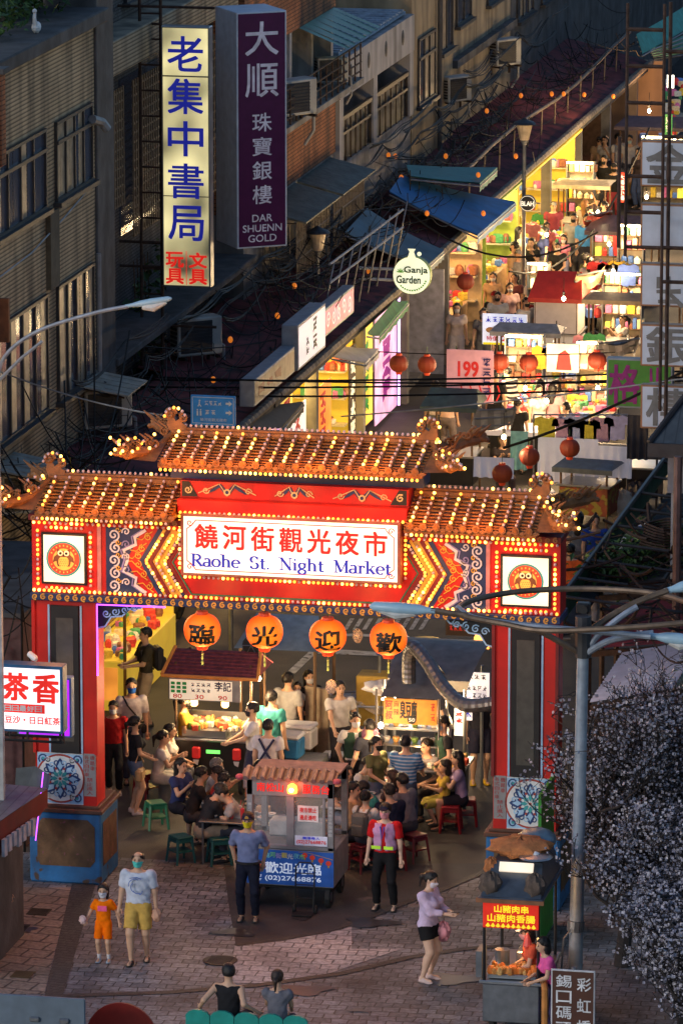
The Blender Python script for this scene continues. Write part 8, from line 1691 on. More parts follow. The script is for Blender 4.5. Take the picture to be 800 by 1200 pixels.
for lab,P,n,s in (('loose bright goods spread on the tables behind the clothes rack',(600,720,470,492,.75),120,.16),('glowing snacks and toys on the stalls left of the green sign',(625,705,425,460,.9),130,.16),('toys and boxes stacked on the stalls right of the red-roofed hut',(676,745,330,372,.95),170,.17),('far market goods under the glaring lamps',(700,745,262,300,.95),110,.16),('golden goods on the stalls at the top right',(752,800,95,165,1.0),110,.2),('white plates and paper goods on the street tables',(590,640,440,475,.8),50,.14),('small wares on the tables in front of the far yellow shop',(628,660,268,285,.8),50,.14)):
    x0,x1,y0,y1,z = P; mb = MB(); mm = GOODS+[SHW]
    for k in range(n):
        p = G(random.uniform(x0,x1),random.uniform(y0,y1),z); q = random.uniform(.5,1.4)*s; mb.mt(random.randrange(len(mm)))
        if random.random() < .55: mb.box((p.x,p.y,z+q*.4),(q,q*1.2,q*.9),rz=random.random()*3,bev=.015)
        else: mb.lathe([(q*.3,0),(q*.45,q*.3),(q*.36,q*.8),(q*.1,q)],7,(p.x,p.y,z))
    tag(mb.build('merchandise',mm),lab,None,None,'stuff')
for lab,P in (('low market table behind the clothes rack',(605,720,470,494)),('low market table with glowing snacks',(628,702,426,460)),('long market table by the red-roofed hut',(680,742,332,372)),('far market table under the glaring lamps',(702,744,264,300)),('far golden table at the top right',(752,800,120,165)),('low table with plates in the middle of the street',(592,640,442,474)),('low table in front of the far yellow shop',(628,660,268,285))):
    x0,x1,y0,y1 = P; c = [G(x0,y1,.8),G(x1,y1,.8),G(x1,y0,.8),G(x0,y0,.8)]; lo = Vector((min(p.x for p in c),min(p.y for p in c),0)); hi = Vector((max(p.x for p in c),max(p.y for p in c),0)); cc = (c[0]+c[2])/2; table(lab,Vector((cc.x,cc.y,0)),max(.9,(c[1].x-c[0].x)),max(.8,min(4,c[3].y-c[0].y)),0,.78,CW)
PRICE = [lit('price_card_%d' % i,c,.9) for i,c in enumerate([(1,.9,.6),(1,.8,.1),(1,.3,.2)])]  # price cards brightened by emission, no lamp inside them
def display_rack(label,px0,px1,pyb,y,n=5):
    """open shelves facing down the street, packed with small goods and price cards"""
    a,b = PY(px0,pyb,y),PY(px1,pyb,y); w = b.x-a.x; t = thing('display_rack',label,'rack',(a.x+w/2,y,0)); mb = MB(); mb.bx(-w/2,w/2,.3,.33,0,2.1); mb.build('back_board',CW,t); mb = MB(); [mb.bx(-w/2,w/2,0,.3,.4+k*.36,.42+k*.36) for k in range(n)]; mb.build('shelf',WOOD,t); mb = MB(); [mb.bx(x,x+.03,-.02,.33,0,2.1) for x in (-w/2-.03,w/2)]; mb.build('post',GREY,t); mb = MB(); G_ = GOODS+PRICE
    for k in range(n):
        x = -w/2+.04
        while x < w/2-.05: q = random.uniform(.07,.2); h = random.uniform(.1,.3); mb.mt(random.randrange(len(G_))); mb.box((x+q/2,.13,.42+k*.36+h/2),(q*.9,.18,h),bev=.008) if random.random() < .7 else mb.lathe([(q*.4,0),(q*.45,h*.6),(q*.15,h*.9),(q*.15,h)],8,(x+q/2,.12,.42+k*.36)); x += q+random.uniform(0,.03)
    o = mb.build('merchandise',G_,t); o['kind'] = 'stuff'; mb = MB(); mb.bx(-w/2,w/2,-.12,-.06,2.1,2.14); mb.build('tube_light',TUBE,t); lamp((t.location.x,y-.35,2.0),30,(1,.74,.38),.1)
for a in (('packed shelf rack behind the toy stalls, nearest the stacked signs',706,750,345,46),('packed shelf rack left of the glaring bulbs',694,724,292,54),('packed shelf rack right of the glaring bulbs',724,752,290,53),('packed shelf rack at the golden stall',752,806,172,68),('packed shelf rack behind the apron poster',676,712,440,37),('packed shelf rack left of the apron poster',592,634,452,37.5),('packed shelf rack between the hut and the food photo sign',618,640,372,47),('packed shelf rack beside the far yellow shop',664,694,232,63)): display_rack(*a)
BULBW = mat('white_bulb',(1,.95,.8),.3,emit=(1,.82,.5),es=60)
for i,(px,py,y,w) in enumerate(((713,286,50,90),(757,231,60,70),(718,318,45,60),(660,410,36,60),(615,455,33,50),(700,455,33,50),(735,400,38,50),(640,470,30,45),(760,130,64,60),(640,275,54,40),(575,430,36,30),(590,512,26,20),(660,350,42,30),(790,165,60,40),(700,250,58,30),(446,850,3.9,12),(303,795,5.6,16))):
    p = PY(px,py,y); p.z = max(p.z,1.6); mb = MB(); mb.mt(0).ell((0,0,0),(.045,.045,.055),10,6); mb.mt(1).cyl((0,0,.07),(0,0,.16),.035,n=7); mb.mt(1).cyl((0,0,.16),(0,0,.5),.008,n=4)
    tag(mb.build('bare_bulb',[BULBW,BLACK],loc=p),['glaring bare bulb by the blue sign board far down the street','glaring bare bulb on the far umbrella stall','bare bulb at the bright toy stall','bare bulb over the apron poster','bare bulb among the street tables','bare bulb left of the green sign','bare bulb over the seated woman in white','bare bulb over the clothes rack','bare bulb at the golden stall','bare bulb at the far yellow shop','bare bulb near the food photo sign','bare bulb over the seated vendor','bare bulb beside the red-roofed hut','bare bulb at the top right stall edge','bare bulb near the far man in white','glaring bare bulb at the left post of the orange-sign cart','bare bulb at the right post of the purple-roofed cart'][i],'bulb','bare bulbs over the market stalls'); lamp(p+Vector((0,-.12,-.12)),w*2.2,(1,.66,.32),.1)

# the crowded near end of the lane, just above the gate roofs
drape('white sheet over a low table beside the seated vendor',555,602,535,560,25.5,SHW,4)
for lab,px,py,c in (('orange bag standing right of the small dark cart',716,590,(.55,.10,.03)),('black bag on the ground below the white cloth',735,585,(.02,.02,.02)),('brown carton below the black hanging cloth',752,575,(.3,.18,.1)),('navy bag beside the orange bag',704,600,(.03,.04,.12)),('pale sack near the roof truss',728,610,(.4,.36,.3)),('dark crate near the roof truss',745,600,(.05,.04,.04))):
    p = G(px,py,0); bundle(lab,p+Vector((0,0,.3)),(.26,.22,.34),mat('sack_%d' % px,c,.7,bump=.4))
t = cart('covered stall of dark bags behind the right gate roof',Vector((PY(735,545,30).x,30,0)),1.4,.8,1.2,mat('covered_stall_sheet',(.05,.05,.06),.7,dirt=.3),0,BLACK,.08)
t = cart('long low stall with white top left of the clothes rack',Vector((PY(575,480,30.5).x+.4,33.0,0)),1.6,.8,.95,SHW,0,BLACK,.01)
heap('bags and small wares along the near end of the market lane',[(PY(560,560,26).x,PY(640,560,26).x,26,30,.02,60,.22),(PY(700,600,25).x,PY(760,600,25).x,24,28,.02,50,.25)],'merchandise',[mat('ware_dark',(.04,.035,.04),.6),mat('ware_brown',(.14,.08,.05),.6),SHW,mat('ware_pink',(.4,.18,.22),.6),mat('ware_blue',(.05,.10,.25),.6)])

for lab,P,c in (('tan striped tarp over the stalls beside the red-roofed hut',[(676,318,2.4),(708,312,2.4),(704,328,2.0),(670,334,2.0)],(.40,.28,.16)),('pale tarp over the tables above the green sign',[(700,398,2.4),(748,392,2.4),(742,408,2.0),(694,414,2.0)],(.34,.34,.38)),('faded red tarp at the far stalls below the man in black',[(690,248,2.4),(716,243,2.4),(712,256,2.0),(684,262,2.0)],(.35,.05,.04)),('grey tarp over the near stall left of the clothes rack',[(560,476,2.3),(604,474,2.3),(598,492,1.95),(552,496,1.95)],(.20,.20,.22))):
    awning('tarp',lab,[G(*p) for p in P],mat('tarp_' +lab.split()[0],c,.75,var=.3,dirt=.35,stripes=(0,4.,tuple(x*.6 for x in c))),'tarp',sag=.16,ribs=3)
pr_ = [o for o in bpy.data.objects if o.name.startswith('hanging_shirt')][:6]
for i,(px,py,y) in enumerate(((700,306,47),(712,308,47),(724,305,47),(736,309,46),(684,392,40),(696,390,40),(726,268,54),(738,265,54),(636,405,37),(648,404,37),(622,262,58),(634,250,60))):
    c = [('red',(.5,.04,.04)),('white',(.6,.58,.56)),('mustard',(.55,.33,.04)),('navy',(.03,.05,.16)),('pink',(.6,.25,.3)),('green',(.05,.22,.08))][i % 6]; o = dup(pr_[i % len(pr_)],PY(px,py,y),0,'%s shirt hung %s' % (c[0],('at the rack behind the toy stalls','high at the stalls up the lane')[i // 6]),'clothes hung at the far stalls')
    for ch in o.children:
        if ch.name.startswith('cloth'): sl_ = ch.material_slots[0]; sl_.link = 'OBJECT'; sl_.material = cloth(c[1])
# ---------------------------------------------------------------- people
GP = lambda px,py: (lambda g: Vector((g.x,g.y,0)))(G(px,py))
def bag(label,name,loc,d,m,strap=None,rz=0.):
    t = thing(name,label,name.replace('_',' '),loc,rz); mb = MB(); mb.box((0,0,-d[2]/2),d,bev=min(d)*.3); mb.build('pouch',m,t)
    if strap: mb = MB(); mb.tube([Vector(p)-Vector(loc) for p in strap],.012,5); mb.build('strap',m,t)
    return t
def backpack(label,P,m):
    t = thing('backpack',label,'backpack',(0,0,0)); mb = MB(); c = P['T'](0,-.21,.26); ax = Matrix((P['rt'],P['fw'],P['up'])).transposed(); s = P['s']
    mb.box(c,(.30*s,.16*s,.42*s),ax=ax,bev=.05); mb.build('pouch',m,t); mb = MB(); mb.box(P['T'](0,-.31,.18),(.22*s,.06*s,.2*s),ax=ax,bev=.02); mb.build('front_pocket',m,t); mb = MB()
    for sx in (-1,1): mb.tube([P['T'](sx*.10,-.15,.44),P['T'](sx*.11,-.02,.525),P['T'](sx*.11,.12,.42),P['T'](sx*.13,.10,.2),P['T'](sx*.14,-.1,.1)],.02,5)
    mb.build('strap',m,t); return t
def crossbody(P,label,m,side=1):
    t = thing('shoulder_bag',label,'bag',(0,0,0)); mb = MB(); mb.tube([P['T'](side*.18,.0,.03),P['T'](side*.08,.17,.2),P['T'](-side*.08,.17,.40),P['T'](-side*.14,.02,.52),P['T'](-side*.06,-.16,.38),P['T'](side*.12,-.16,.15),P['T'](side*.18,0,.03)],.016,5); mb.build('strap',m,t); mb = MB(); mb.box(P['T'](side*.21,.02,-.02),(.1,.2,.16),bev=.03); mb.build('pouch',m,t)
# plaza
P = person('man in a white printed tee and yellow patterned shorts walking beside a child',GP(163,1128),4,1.72,'m',hair='thin',top=(.50,.54,.64),bottom=(.55,.34,.08),legs=.42,mask=(.08,.50,.45),sleeve=.75,hands=[(.27,.02,.82),(-.30,-.04,.80)],feet=[(.10,.12,.0),(-.10,-.14,0)],vx=.016,build=1.12)
mb = MB(); M_ = frame(P['T'](0,.178,.30),P['rt'],P['up'])
for k in range(4): mb.ribbon(arc(-.02+.02*k,.03-.03*k,.10-.016*k,60+70*k,190+60*k,8),.012,M_,.012+k*.0004)
mb.ribbon([(-.1,.14),(0,.16),(.08,.13)],.012,M_,.0135); o = mb.build('shirt_print',mat('print_blue',(.12,.18,.42),.8)); o.parent = P['o']; o.matrix_parent_inverse = P['o'].matrix_basis.inverted()
P2 = person('small child in bright orange clothes holding the man by the hand',GP(122,1127),2,1.16,'m',hair='bob',top=(.85,.17,.0),bottom=(.85,.15,.0),legs=.42,mask=(.6,.6,.66),sleeve=.7,hs=1.32,hands=[(.36,-.02,.95),(-.36,-.12,.98)],shoe=(.30,.42,.55),sock=(.5,.5,.55),vx=.013)
mb = MB(); M_ = frame(P2['T'](0,.125,.33),P2['rt'],P2['up']); mb.rect(-.07,-.03,.07,.05,M_,.012); o = mb.build('shirt_print',mat('print_pink',(.8,.1,.25),.7)); o.parent = P2['o']; o.matrix_parent_inverse = P2['o'].matrix_basis.inverted()
bundle('crumpled pink paper bag in the child\'s raised hand',P2['hands'][1]+Vector((-.05,-.04,.02)),(.055,.04,.065),mat('paper_pink',(.6,.42,.42),.7)); bundle('small tan bag in the walking man\'s hand',P['hands'][0]+Vector((.02,-.05,-.10)),(.07,.06,.1),mat('paper_tan',(.5,.27,.18),.7))
P = person('guard in a blue shirt, dark trousers, cap and yellow mask standing before the booth',GP(291,1079),4,1.72,'m',cap=(.012,.014,.05),top=(.16,.19,.34),bottom=(.012,.014,.028),legs=1,mask=(.62,.50,.02),sleeve=.8,hands=[(.22,.12,.92),(-.22,.12,.92)],hem=-.0,skin=1,vx=.016)
mb = MB(); M_ = frame(P['T'](0,.165,.0),P['rt'],P['up']); mb.tube([P['T'](.19*math.cos(k*.5236),.135*math.sin(k*.5236),.02) for k in range(13)],.02,5); o = mb.build('belt',BLACK); o.parent = P['o']; o.matrix_parent_inverse = P['o'].matrix_basis.inverted()
mb = MB(); mb.disc(0,0,.032,frame(P['head']+P['fw']*.128+P['up']*.075,P['rt'],P['up']),.01,10); o = mb.build('cap_badge',GOLD); o.parent = P['o']; o.matrix_parent_inverse = P['o'].matrix_basis.inverted()
VEST = mat('vest_pink',(.50,.26,.46),.8,var=.12,bump=.4,stripes=(2,1.0,(.55,.75,.05),2)); P = person('person in red tee, pink reflective vest, dark cap and pink mask right of the booth',GP(451,1066),-3,1.70,'m',cap=(.012,.015,.04),top=(.5,.012,.015),bottom=(.012,.012,.014),legs=1,mask=(.65,.28,.32),vest=VEST,sleeve=.75,hands=[(.27,-.04,.82),(-.29,-.02,.84)],feet=[(.14,0,0),(-.14,0,0)],vx=.016,skin=2)
mb = MB(); [mb.rect(x-.075,-.03,x+.075,.02,frame(P['T'](0,.190,.14),P['rt'],P['up']),.012) for x in (-.10,.10)]; o = mb.build('reflective_band',mat('hi_vis',(.45,.75,.05),.5,emit=(.4,.8,.02),es=.15)); o.parent = P['o']; o.matrix_parent_inverse = P['o'].matrix_basis.inverted()
mb = MB(); mb.ribbon([(-.03,.20),(0,.0),(.03,.2)],.02,frame(P['T'](0,.195,.28),P['rt'],P['up']),.012); o = mb.build('lanyard',mat('lanyard_blue',(.05,.06,.4),.6)); o.parent = P['o']; o.matrix_parent_inverse = P['o'].matrix_basis.inverted()
P = person('woman in a lilac sweater and black shorts looking at her phone',GP(501,1149),72,1.68,'f',hair='pony',top=(.55,.44,.62),bottom=(.012,.012,.014),legs=.26,sleeve=1.75,mask=(.66,.62,.70),head=(0,14),hands=[(.10,-.34,1.12),(-.06,-.36,1.12)],shoe=(.6,.45,.42),build=1.2,hem=-.04,vx=.016,skin=2)
h_ = (P['hands'][0]+P['hands'][1])/2; mb = MB(); mb.box(h_+P['fw']*.10+Vector((0,0,.03)),(.08,.15,.012),rz=R(72),bev=.004); tag(mb.build('phone',BLACK),'dark phone in the hands of the woman in the lilac sweater','phone'); bundle('pink plastic bag hanging from the arm of the woman in lilac',P['T'](.16,.18,-.16),(.11,.11,.15),mat('bag_pink2',(.6,.25,.3),.4))
mb = MB(); [mb.ribbon([(x,.03),(x,-.20)],.012,frame(P['T'](-.18,.0,.0),-P['fw'],P['up']),.02) for x in (-.03,-.005,.02)]; o = mb.build('shorts_stripe',WHITE); o.parent = P['o']; o.matrix_parent_inverse = P['o'].matrix_basis.inverted()
person('black-haired vendor in a red apron bending over the right of the sausage cart',HPOS(634,1090,1.5),-70,1.6,'f',hair='bob',top=(.6,.10,.05),bottom=(.05,.04,.1),mask=(.6,.3,.3),lean=22,hands=[(.1,-.45,1.0),(-.1,-.45,1.0)],cap=(.03,.03,.06),vx=.018); person('vendor in a bright pink top behind the lamp pole at the sausage cart',HPOS(650,1105,1.45),-60,1.55,'f',hair='bob',top=(.7,.10,.32),bottom=(.05,.04,.1),lean=20,hands=[(.1,-.42,1.0),(-.1,-.42,1.0)],vx=.018)
person('man in a black sleeveless top seated with his back turned on the teal bench',HPOS(268,1137,1.27),172,1.72,'m',seat=.46,sleeve=0,top=(.015,.015,.018),bottom=(.03,.03,.05),hands=[(.42,.02,.70),(-.42,.02,.70)],head=(25,0),vx=.016); person('woman in a grey top seated with her back turned on the teal bench',HPOS(325,1144,1.22),180,1.62,'f',seat=.46,hair='pony',hcol=HAIR2,top=(.13,.13,.16),bottom=(.05,.05,.08),sleeve=.4,vx=.016)
person('person in orange mostly cut off by the left edge',HPOS(-8,985,1.7),30,1.7,'m',top=(.7,.10,.02),bottom=(.1,.1,.1),legs=.4,vx=.02)
# passage on the left
person('boy in a red tee and black trousers with a white mask by the left pillar',HPOS(133,824,1.58),8,1.58,'m',top=(.30,.012,.015),bottom=(.02,.02,.025),mask=(.5,.55,.62),shoe=(.5,.48,.46),feet=[(.1,-.08,0),(-.1,.1,0)])
P = person('man in white with a blue mask and dark strap walking in on the left',HPOS(154,798,1.78),20,1.78,'m',top=(.48,.46,.5),bottom=(.06,.07,.12),mask=(.02,.10,.45),sleeve=.8,feet=[(.1,.1,0),(-.1,-.1,0)]); crossbody(P,'dark sling bag across the man with the blue mask',bgm,1)
P = person('woman in a black top and denim shorts standing beside the seated woman in white',HPOS(158,842,1.64),120,1.64,'f',hair='pony',top=(.02,.022,.03),bottom=(.10,.14,.24),legs=.26,sleeve=.6,mask=(.02,.02,.02),shoe=(.55,.45,.45),hands=[(.12,-.22,1.02),(-.12,-.24,1.0)]); bag('tan handbag hanging from the woman in the black top','handbag',P['T'](-.24,.02,-.06),(.12,.30,.22),mat('bag_tan',(.45,.28,.14),.6),[P['T'](-.20,-.05,.03),P['T'](-.20,.02,.2),P['T'](-.21,.1,.03)])
person('woman in white seated on the red stool, seen from the side',HPOS(184,860,1.26),100,1.64,'f',seat=.46,hair='pony',top=(.55,.5,.48),bottom=(.4,.38,.36),legs=.45,sleeve=.5,lean=10,hands=[(.1,-.4,.9),(-.05,-.4,.88)]); person('dark-haired person in white seated behind the woman on the red stool',HPOS(194,851,1.26),95,1.62,'f',seat=.46,hair='bob',top=(.6,.55,.52),bottom=(.1,.1,.12),lean=8)
P = person('man in an olive shirt and tan shorts with a backpack looking at the left shops',HPOS(171,738,1.75),-60,1.75,'m',top=(.05,.045,.03),bottom=(.48,.36,.22),legs=.42,sleeve=.8,hands=[(.1,-.34,1.1),(-.1,-.34,1.1)]); backpack('black backpack worn by the man in tan shorts',P,bgm)
# left table
person('man in a black tee seated at the front of the steel table, eating',HPOS(236,924,1.22),118,1.72,'m',seat=.46,top=(.022,.022,.026),bottom=(.36,.26,.18),legs=.48,sleeve=.8,lean=24,head=(0,24),hands=[(.12,-.40,.95),(-.02,-.44,.96)],build=1.06,vx=.018); person('young man in black behind him at the steel table',HPOS(223,905,1.24),110,1.70,'m',seat=.46,top=(.03,.025,.025),bottom=(.05,.05,.06),lean=18,hands=[(.12,-.36,.9),(-.05,-.4,.9)],skin=1)
person('grey-haired man with glasses reaching across the steel table',HPOS(243,893,1.27),95,1.70,'m',seat=.46,hcol=HAIRG,top=(.48,.46,.46),bottom=(.1,.1,.12),lean=15,hands=[(.1,-.55,.98),(-.1,-.4,.9)]); person('person in a patterned shirt bent low at the steel table',HPOS(243,914,1.16),105,1.65,'m',seat=.46,lean=28,top=(.10,.10,.15),topk=cloth((.25,.22,.25),stripes=(2,22,(.05,.06,.12))),bottom=(.08,.08,.1)); person('man in a pale grey tee bent over the steel table just left of the booth',HPOS(289,925,1.18),-75,1.72,'m',seat=.46,lean=34,head=(0,20),top=(.33,.31,.31),bottom=(.06,.06,.08),hands=[(.1,-.46,.88),(-.1,-.46,.88)])
# vendors and couple behind
person('vendor in a white tee with dark apron straps at the purple-roofed cart',HPOS(296,826,1.72),-75,1.72,'m',top=(.58,.55,.58),bottom=(.03,.03,.06),mask=(.03,.03,.04),sleeve=.7,hands=[(.1,-.38,1.08),(-.1,-.38,1.06)],vest=None); P = person('vendor in a white tee with crossed apron straps, back turned, behind the booth roof',HPOS(314,846,1.70),178,1.70,'m',top=(.58,.56,.6),bottom=(.02,.02,.05),hair='short'); mb = MB(); [mb.tube([P['T'](sx*.13,-.10,.50),P['T'](0,-.165,.3),P['T'](-sx*.14,-.15,.08)],.022,5) for sx in (-1,1)]; o = mb.build('apron_strap',mat('apron_navy',(.02,.025,.08),.8)); o.parent = P['o']; o.matrix_parent_inverse = P['o'].matrix_basis.inverted()
person('man in a grey tee, back turned, beside the woman holding a small child',HPOS(337,791,1.72),165,1.72,'m',top=(.36,.36,.37),bottom=(.05,.05,.07),sleeve=.75); person('woman in a black top with a white mask holding a small child',HPOS(362,788,1.64),30,1.64,'f',hair='long',top=(.016,.016,.02),bottom=(.03,.03,.04),mask=(.62,.6,.62),sleeve=.2,hands=[(.05,-.3,1.1),(-.2,-.24,1.05)]); q = HPOS(349,786,1.72); person('small child with a pink mask carried on the woman\'s arm',Vector((q.x+.0,q.y-.05,.78)),10,.95,'m',seat=.2,hs=1.4,top=(.3,.3,.32),bottom=(.1,.1,.12),mask=(.7,.45,.5),feet=[(.1,-.25,.0),(-.1,-.25,0)],vx=.018)
person('dark-haired boy with a mask seen through the booth window',HPOS(303,893,1.28),10,1.6,'m',seat=.46,top=(.4,.42,.48),mask=(.45,.55,.65)); person('woman with long dark hair, back turned, seen through the booth window',HPOS(324,900,1.27),170,1.64,'f',seat=.46,hair='long',top=(.05,.04,.05),bottom=(.04,.04,.06))
P = person('man in a dark green vest and white mask standing at the blue tables',HPOS(416,838,1.72),25,1.72,'m',top=(.48,.48,.5),bottom=(.03,.03,.035),mask=(.66,.66,.68),vest=cloth((.03,.07,.05)),hands=[(.2,-.2,1.0),(-.25,-.1,.95)]); person('man in a dark navy tee standing with his side turned to the tables',HPOS(433,846,1.72),-140,1.72,'m',top=(.02,.022,.035),bottom=(.03,.03,.04),hands=[(.3,-.1,.9),(-.2,-.35,.92)])
person('man in a blue and white striped shirt at the orange-sign cart, back turned',HPOS(475,865,1.70),176,1.70,'m',top=(.1,.2,.4),topk=cloth((.07,.20,.40),stripes=(2,17,(.40,.48,.58),.62)),bottom=(.05,.07,.12),sleeve=.9,hands=[(.22,-.36,1.0),(-.2,-.36,1.02)],build=1.08)
person('long-haired woman in a lilac top seated at the counter by the right pillar',HPOS(541,882,1.30),-75,1.66,'f',seat=.46,hair='long',top=(.32,.24,.38),bottom=(.02,.02,.03),legs=.4,sleeve=.5,hands=[(.1,-.36,.95),(-.1,-.36,.95)],lean=8); person('small child in yellow seated at the counter',HPOS(521,892,1.16),-70,1.32,'m',seat=.46,hs=1.2,hair='bob',top=(.48,.34,.06),bottom=(.30,.26,.06),legs=.5,sleeve=.7,hands=[(.1,-.36,.95),(-.1,-.36,.95)],feet=[(.12,-.25,.12),(-.1,-.25,.12)],vx=.018)
person('woman in a black top at the far left of the long table, facing out',HPOS(407,902,1.26),45,1.64,'f',seat=.46,hair='long',top=(.02,.02,.024),bottom=(.3,.3,.35),hands=[(.16,-.34,.86),(-.1,-.4,.9)]); person('person in black beside the booth edge at the long table',HPOS(396,903,1.28),60,1.66,'m',seat=.46,top=(.025,.022,.025),bottom=(.25,.27,.34),legs=.45); person('dark-haired diner in white at the back of the long table',HPOS(419,888,1.26),75,1.65,'m',seat=.46,top=(.5,.5,.5),bottom=(.05,.05,.06),lean=14,head=(0,18)); person('dark-haired woman seen from behind at the middle of the long table',HPOS(460,906,1.26),-110,1.62,'f',seat=.46,hair='bob',hcol=HAIR2,top=(.08,.06,.07),bottom=(.05,.05,.06))
P = person('person in white seated at the long table, back turned',HPOS(428,933,1.22),165,1.62,'f',seat=.46,hair='bun',top=(.55,.54,.55),bottom=(.06,.06,.08)); backpack('grey backpack on the person in white at the long table',P,mat('pack_grey',(.10,.10,.10),.8,bump=.4)); person('man in a dark navy jacket seated at the long table, back to the camera',HPOS(459,927,1.27),-140,1.74,'m',seat=.46,top=(.012,.016,.04),bottom=(.03,.03,.04),sleeve=1.8,build=1.1,lean=8); person('man in a grey tee seated at the right side of the long table',HPOS(478,913,1.29),-120,1.74,'m',seat=.46,top=(.15,.15,.18),bottom=(.05,.05,.06),sleeve=.8,lean=12,build=1.06)
person('person in dark shorts standing beyond the duct by the right pillar',HPOS(562,803,1.74),20,1.74,'m',top=(.02,.02,.03),bottom=(.02,.02,.04),legs=.42,shoe=(.6,.38,.02))
# beyond the gate, in the street
F_ = dict(vx=.026)
person('vendor in a black apron with purple gloves seated above the right gate roof',HPOS(589,510,1.35),20,1.64,'f',seat=.5,hair='long',top=(.022,.018,.022),bottom=(.04,.03,.04),hands=[(.1,-.34,1.0),(-.1,-.34,1.0)],**F_); person('woman in a pale top standing by the potted plants',HPOS(535,357,1.66),10,1.66,'f',hair='long',top=(.58,.48,.44),bottom=(.5,.45,.45),legs=.6,mask=(.62,.6,.6),**F_); person('person with a white mask half behind the food photo sign',HPOS(566,363,1.66),5,1.66,'f',hair='long',top=(.12,.12,.13),bottom=(.1,.1,.1),mask=(.6,.6,.6),**F_)
P = person('man in a bright blue shirt walking with a black mask',HPOS(687,253,1.78),10,1.78,'m',top=(.06,.24,.58),bottom=(.03,.03,.04),mask=(.03,.03,.03),build=1.15,sleeve=.9,**F_); person('vendor in a maroon top and grey cap at the far yellow shop',HPOS(648,238,1.6),20,1.6,'m',top=(.16,.03,.05),cap=(.2,.2,.22),bottom=(.05,.05,.05),**F_); person('woman in a black dress with long hair by the lamp post',HPOS(622,281,1.64),-10,1.64,'f',hair='long',top=(.018,.018,.02),bottom=(.02,.02,.02),skirt=True,legs=.4,hands=[(.12,-.18,1.35),(-.12,-.3,1.05)],**F_); person('woman in black with a white mask left of the blue-shirted man',HPOS(653,286,1.60),5,1.60,'f',hair='bob',top=(.02,.02,.022),bottom=(.04,.04,.05),mask=(.66,.62,.62),hands=[(.1,-.3,1.05),(-.1,-.3,1.05)],**F_)
person('person in a pale tee with a black mask behind the blue-shirted man',HPOS(672,252,1.68),-10,1.68,'m',top=(.45,.43,.4),bottom=(.1,.1,.12),mask=(.03,.03,.03),**F_); person('woman with orange-brown hair in white behind the crowd',HPOS(685,236,1.6),170,1.6,'f',hair='long',hcol=mat('hair_tan',(.25,.12,.05),.5),top=(.5,.45,.42),bottom=(.2,.2,.2),**F_); person('child in pink with a white mask in the crowd',HPOS(660,278,1.3),0,1.3,'f',hs=1.2,hair='bob',top=(.6,.2,.3),bottom=(.2,.2,.3),mask=(.6,.6,.6),**F_)
person('man in a white tee at the far end, facing right',HPOS(724,158,1.78),60,1.78,'m',top=(.52,.5,.5),bottom=(.12,.12,.15),legs=.45,**F_); person('person in a white tee and dark shorts beside the far man in white',HPOS(737,160,1.76),0,1.76,'m',top=(.55,.52,.52),bottom=(.05,.05,.07),legs=.42,mask=(.4,.55,.55),**F_); person('man in a black printed tee and cap holding the red upright sign',HPOS(719,193,1.72),5,1.72,'m',top=(.015,.015,.017),cap=(.02,.02,.02),bottom=(.2,.03,.04),mask=(.02,.02,.02),hands=[(.25,-.3,1.0),(-.26,0,.8)],**F_); person('person in denim at the far right behind the stall edge',HPOS(748,175,1.66),-30,1.66,'f',hair='long',top=(.08,.06,.06),bottom=(.08,.12,.25),**F_)
person('vendor in black with a red cap at the bright toy stall',HPOS(713,331,1.6),40,1.62,'m',top=(.02,.02,.02),cap=(.4,.02,.02),bottom=(.05,.05,.05),**F_); person('woman in a white top with a ponytail seated left of the stacked signs',HPOS(730,369,1.36),-60,1.64,'f',seat=.5,hair='pony',top=(.58,.52,.48),bottom=(.12,.18,.3),hands=[(.1,-.36,1.05),(-.1,-.36,1.05)],**F_)
person('person bending over the glowing stall with dark hair hanging',HPOS(662,452,1.45),-50,1.62,'f',hair='long',top=(.6,.55,.5),bottom=(.05,.05,.06),lean=26,hands=[(.1,-.4,.9),(-.1,-.4,.9)],**F_); P = person('person in black carrying a cat-eared black bag at the street tables',HPOS(606,470,1.6),175,1.62,'f',hair='short',top=(.02,.02,.022),bottom=(.03,.03,.03),**F_); person('person in a striped black and white top bent over the street table',HPOS(603,438,1.5),-120,1.62,'m',lean=22,top=(.5,.5,.5),topk=cloth((.55,.5,.5),stripes=(2,9,(.03,.03,.04))),bottom=(.05,.05,.06),hands=[(.1,-.4,.95),(-.1,-.4,.95)],**F_)
person('person in black standing in front of the pink banner',HPOS(580,436,1.7),160,1.7,'m',top=(.015,.015,.018),bottom=(.02,.02,.025),**F_); person('dark-haired person with bare shoulders left behind the teal-hooded stall',HPOS(510,448,1.64),180,1.64,'f',hair='bob',top=(.5,.42,.38),sleeve=0,bottom=(.1,.1,.1),**F_); person('second person just right of the bare-shouldered one',HPOS(524,452,1.6),170,1.6,'f',hair='bob',hcol=HAIR2,top=(.6,.4,.32),sleeve=.1,bottom=(.15,.12,.12),**F_)
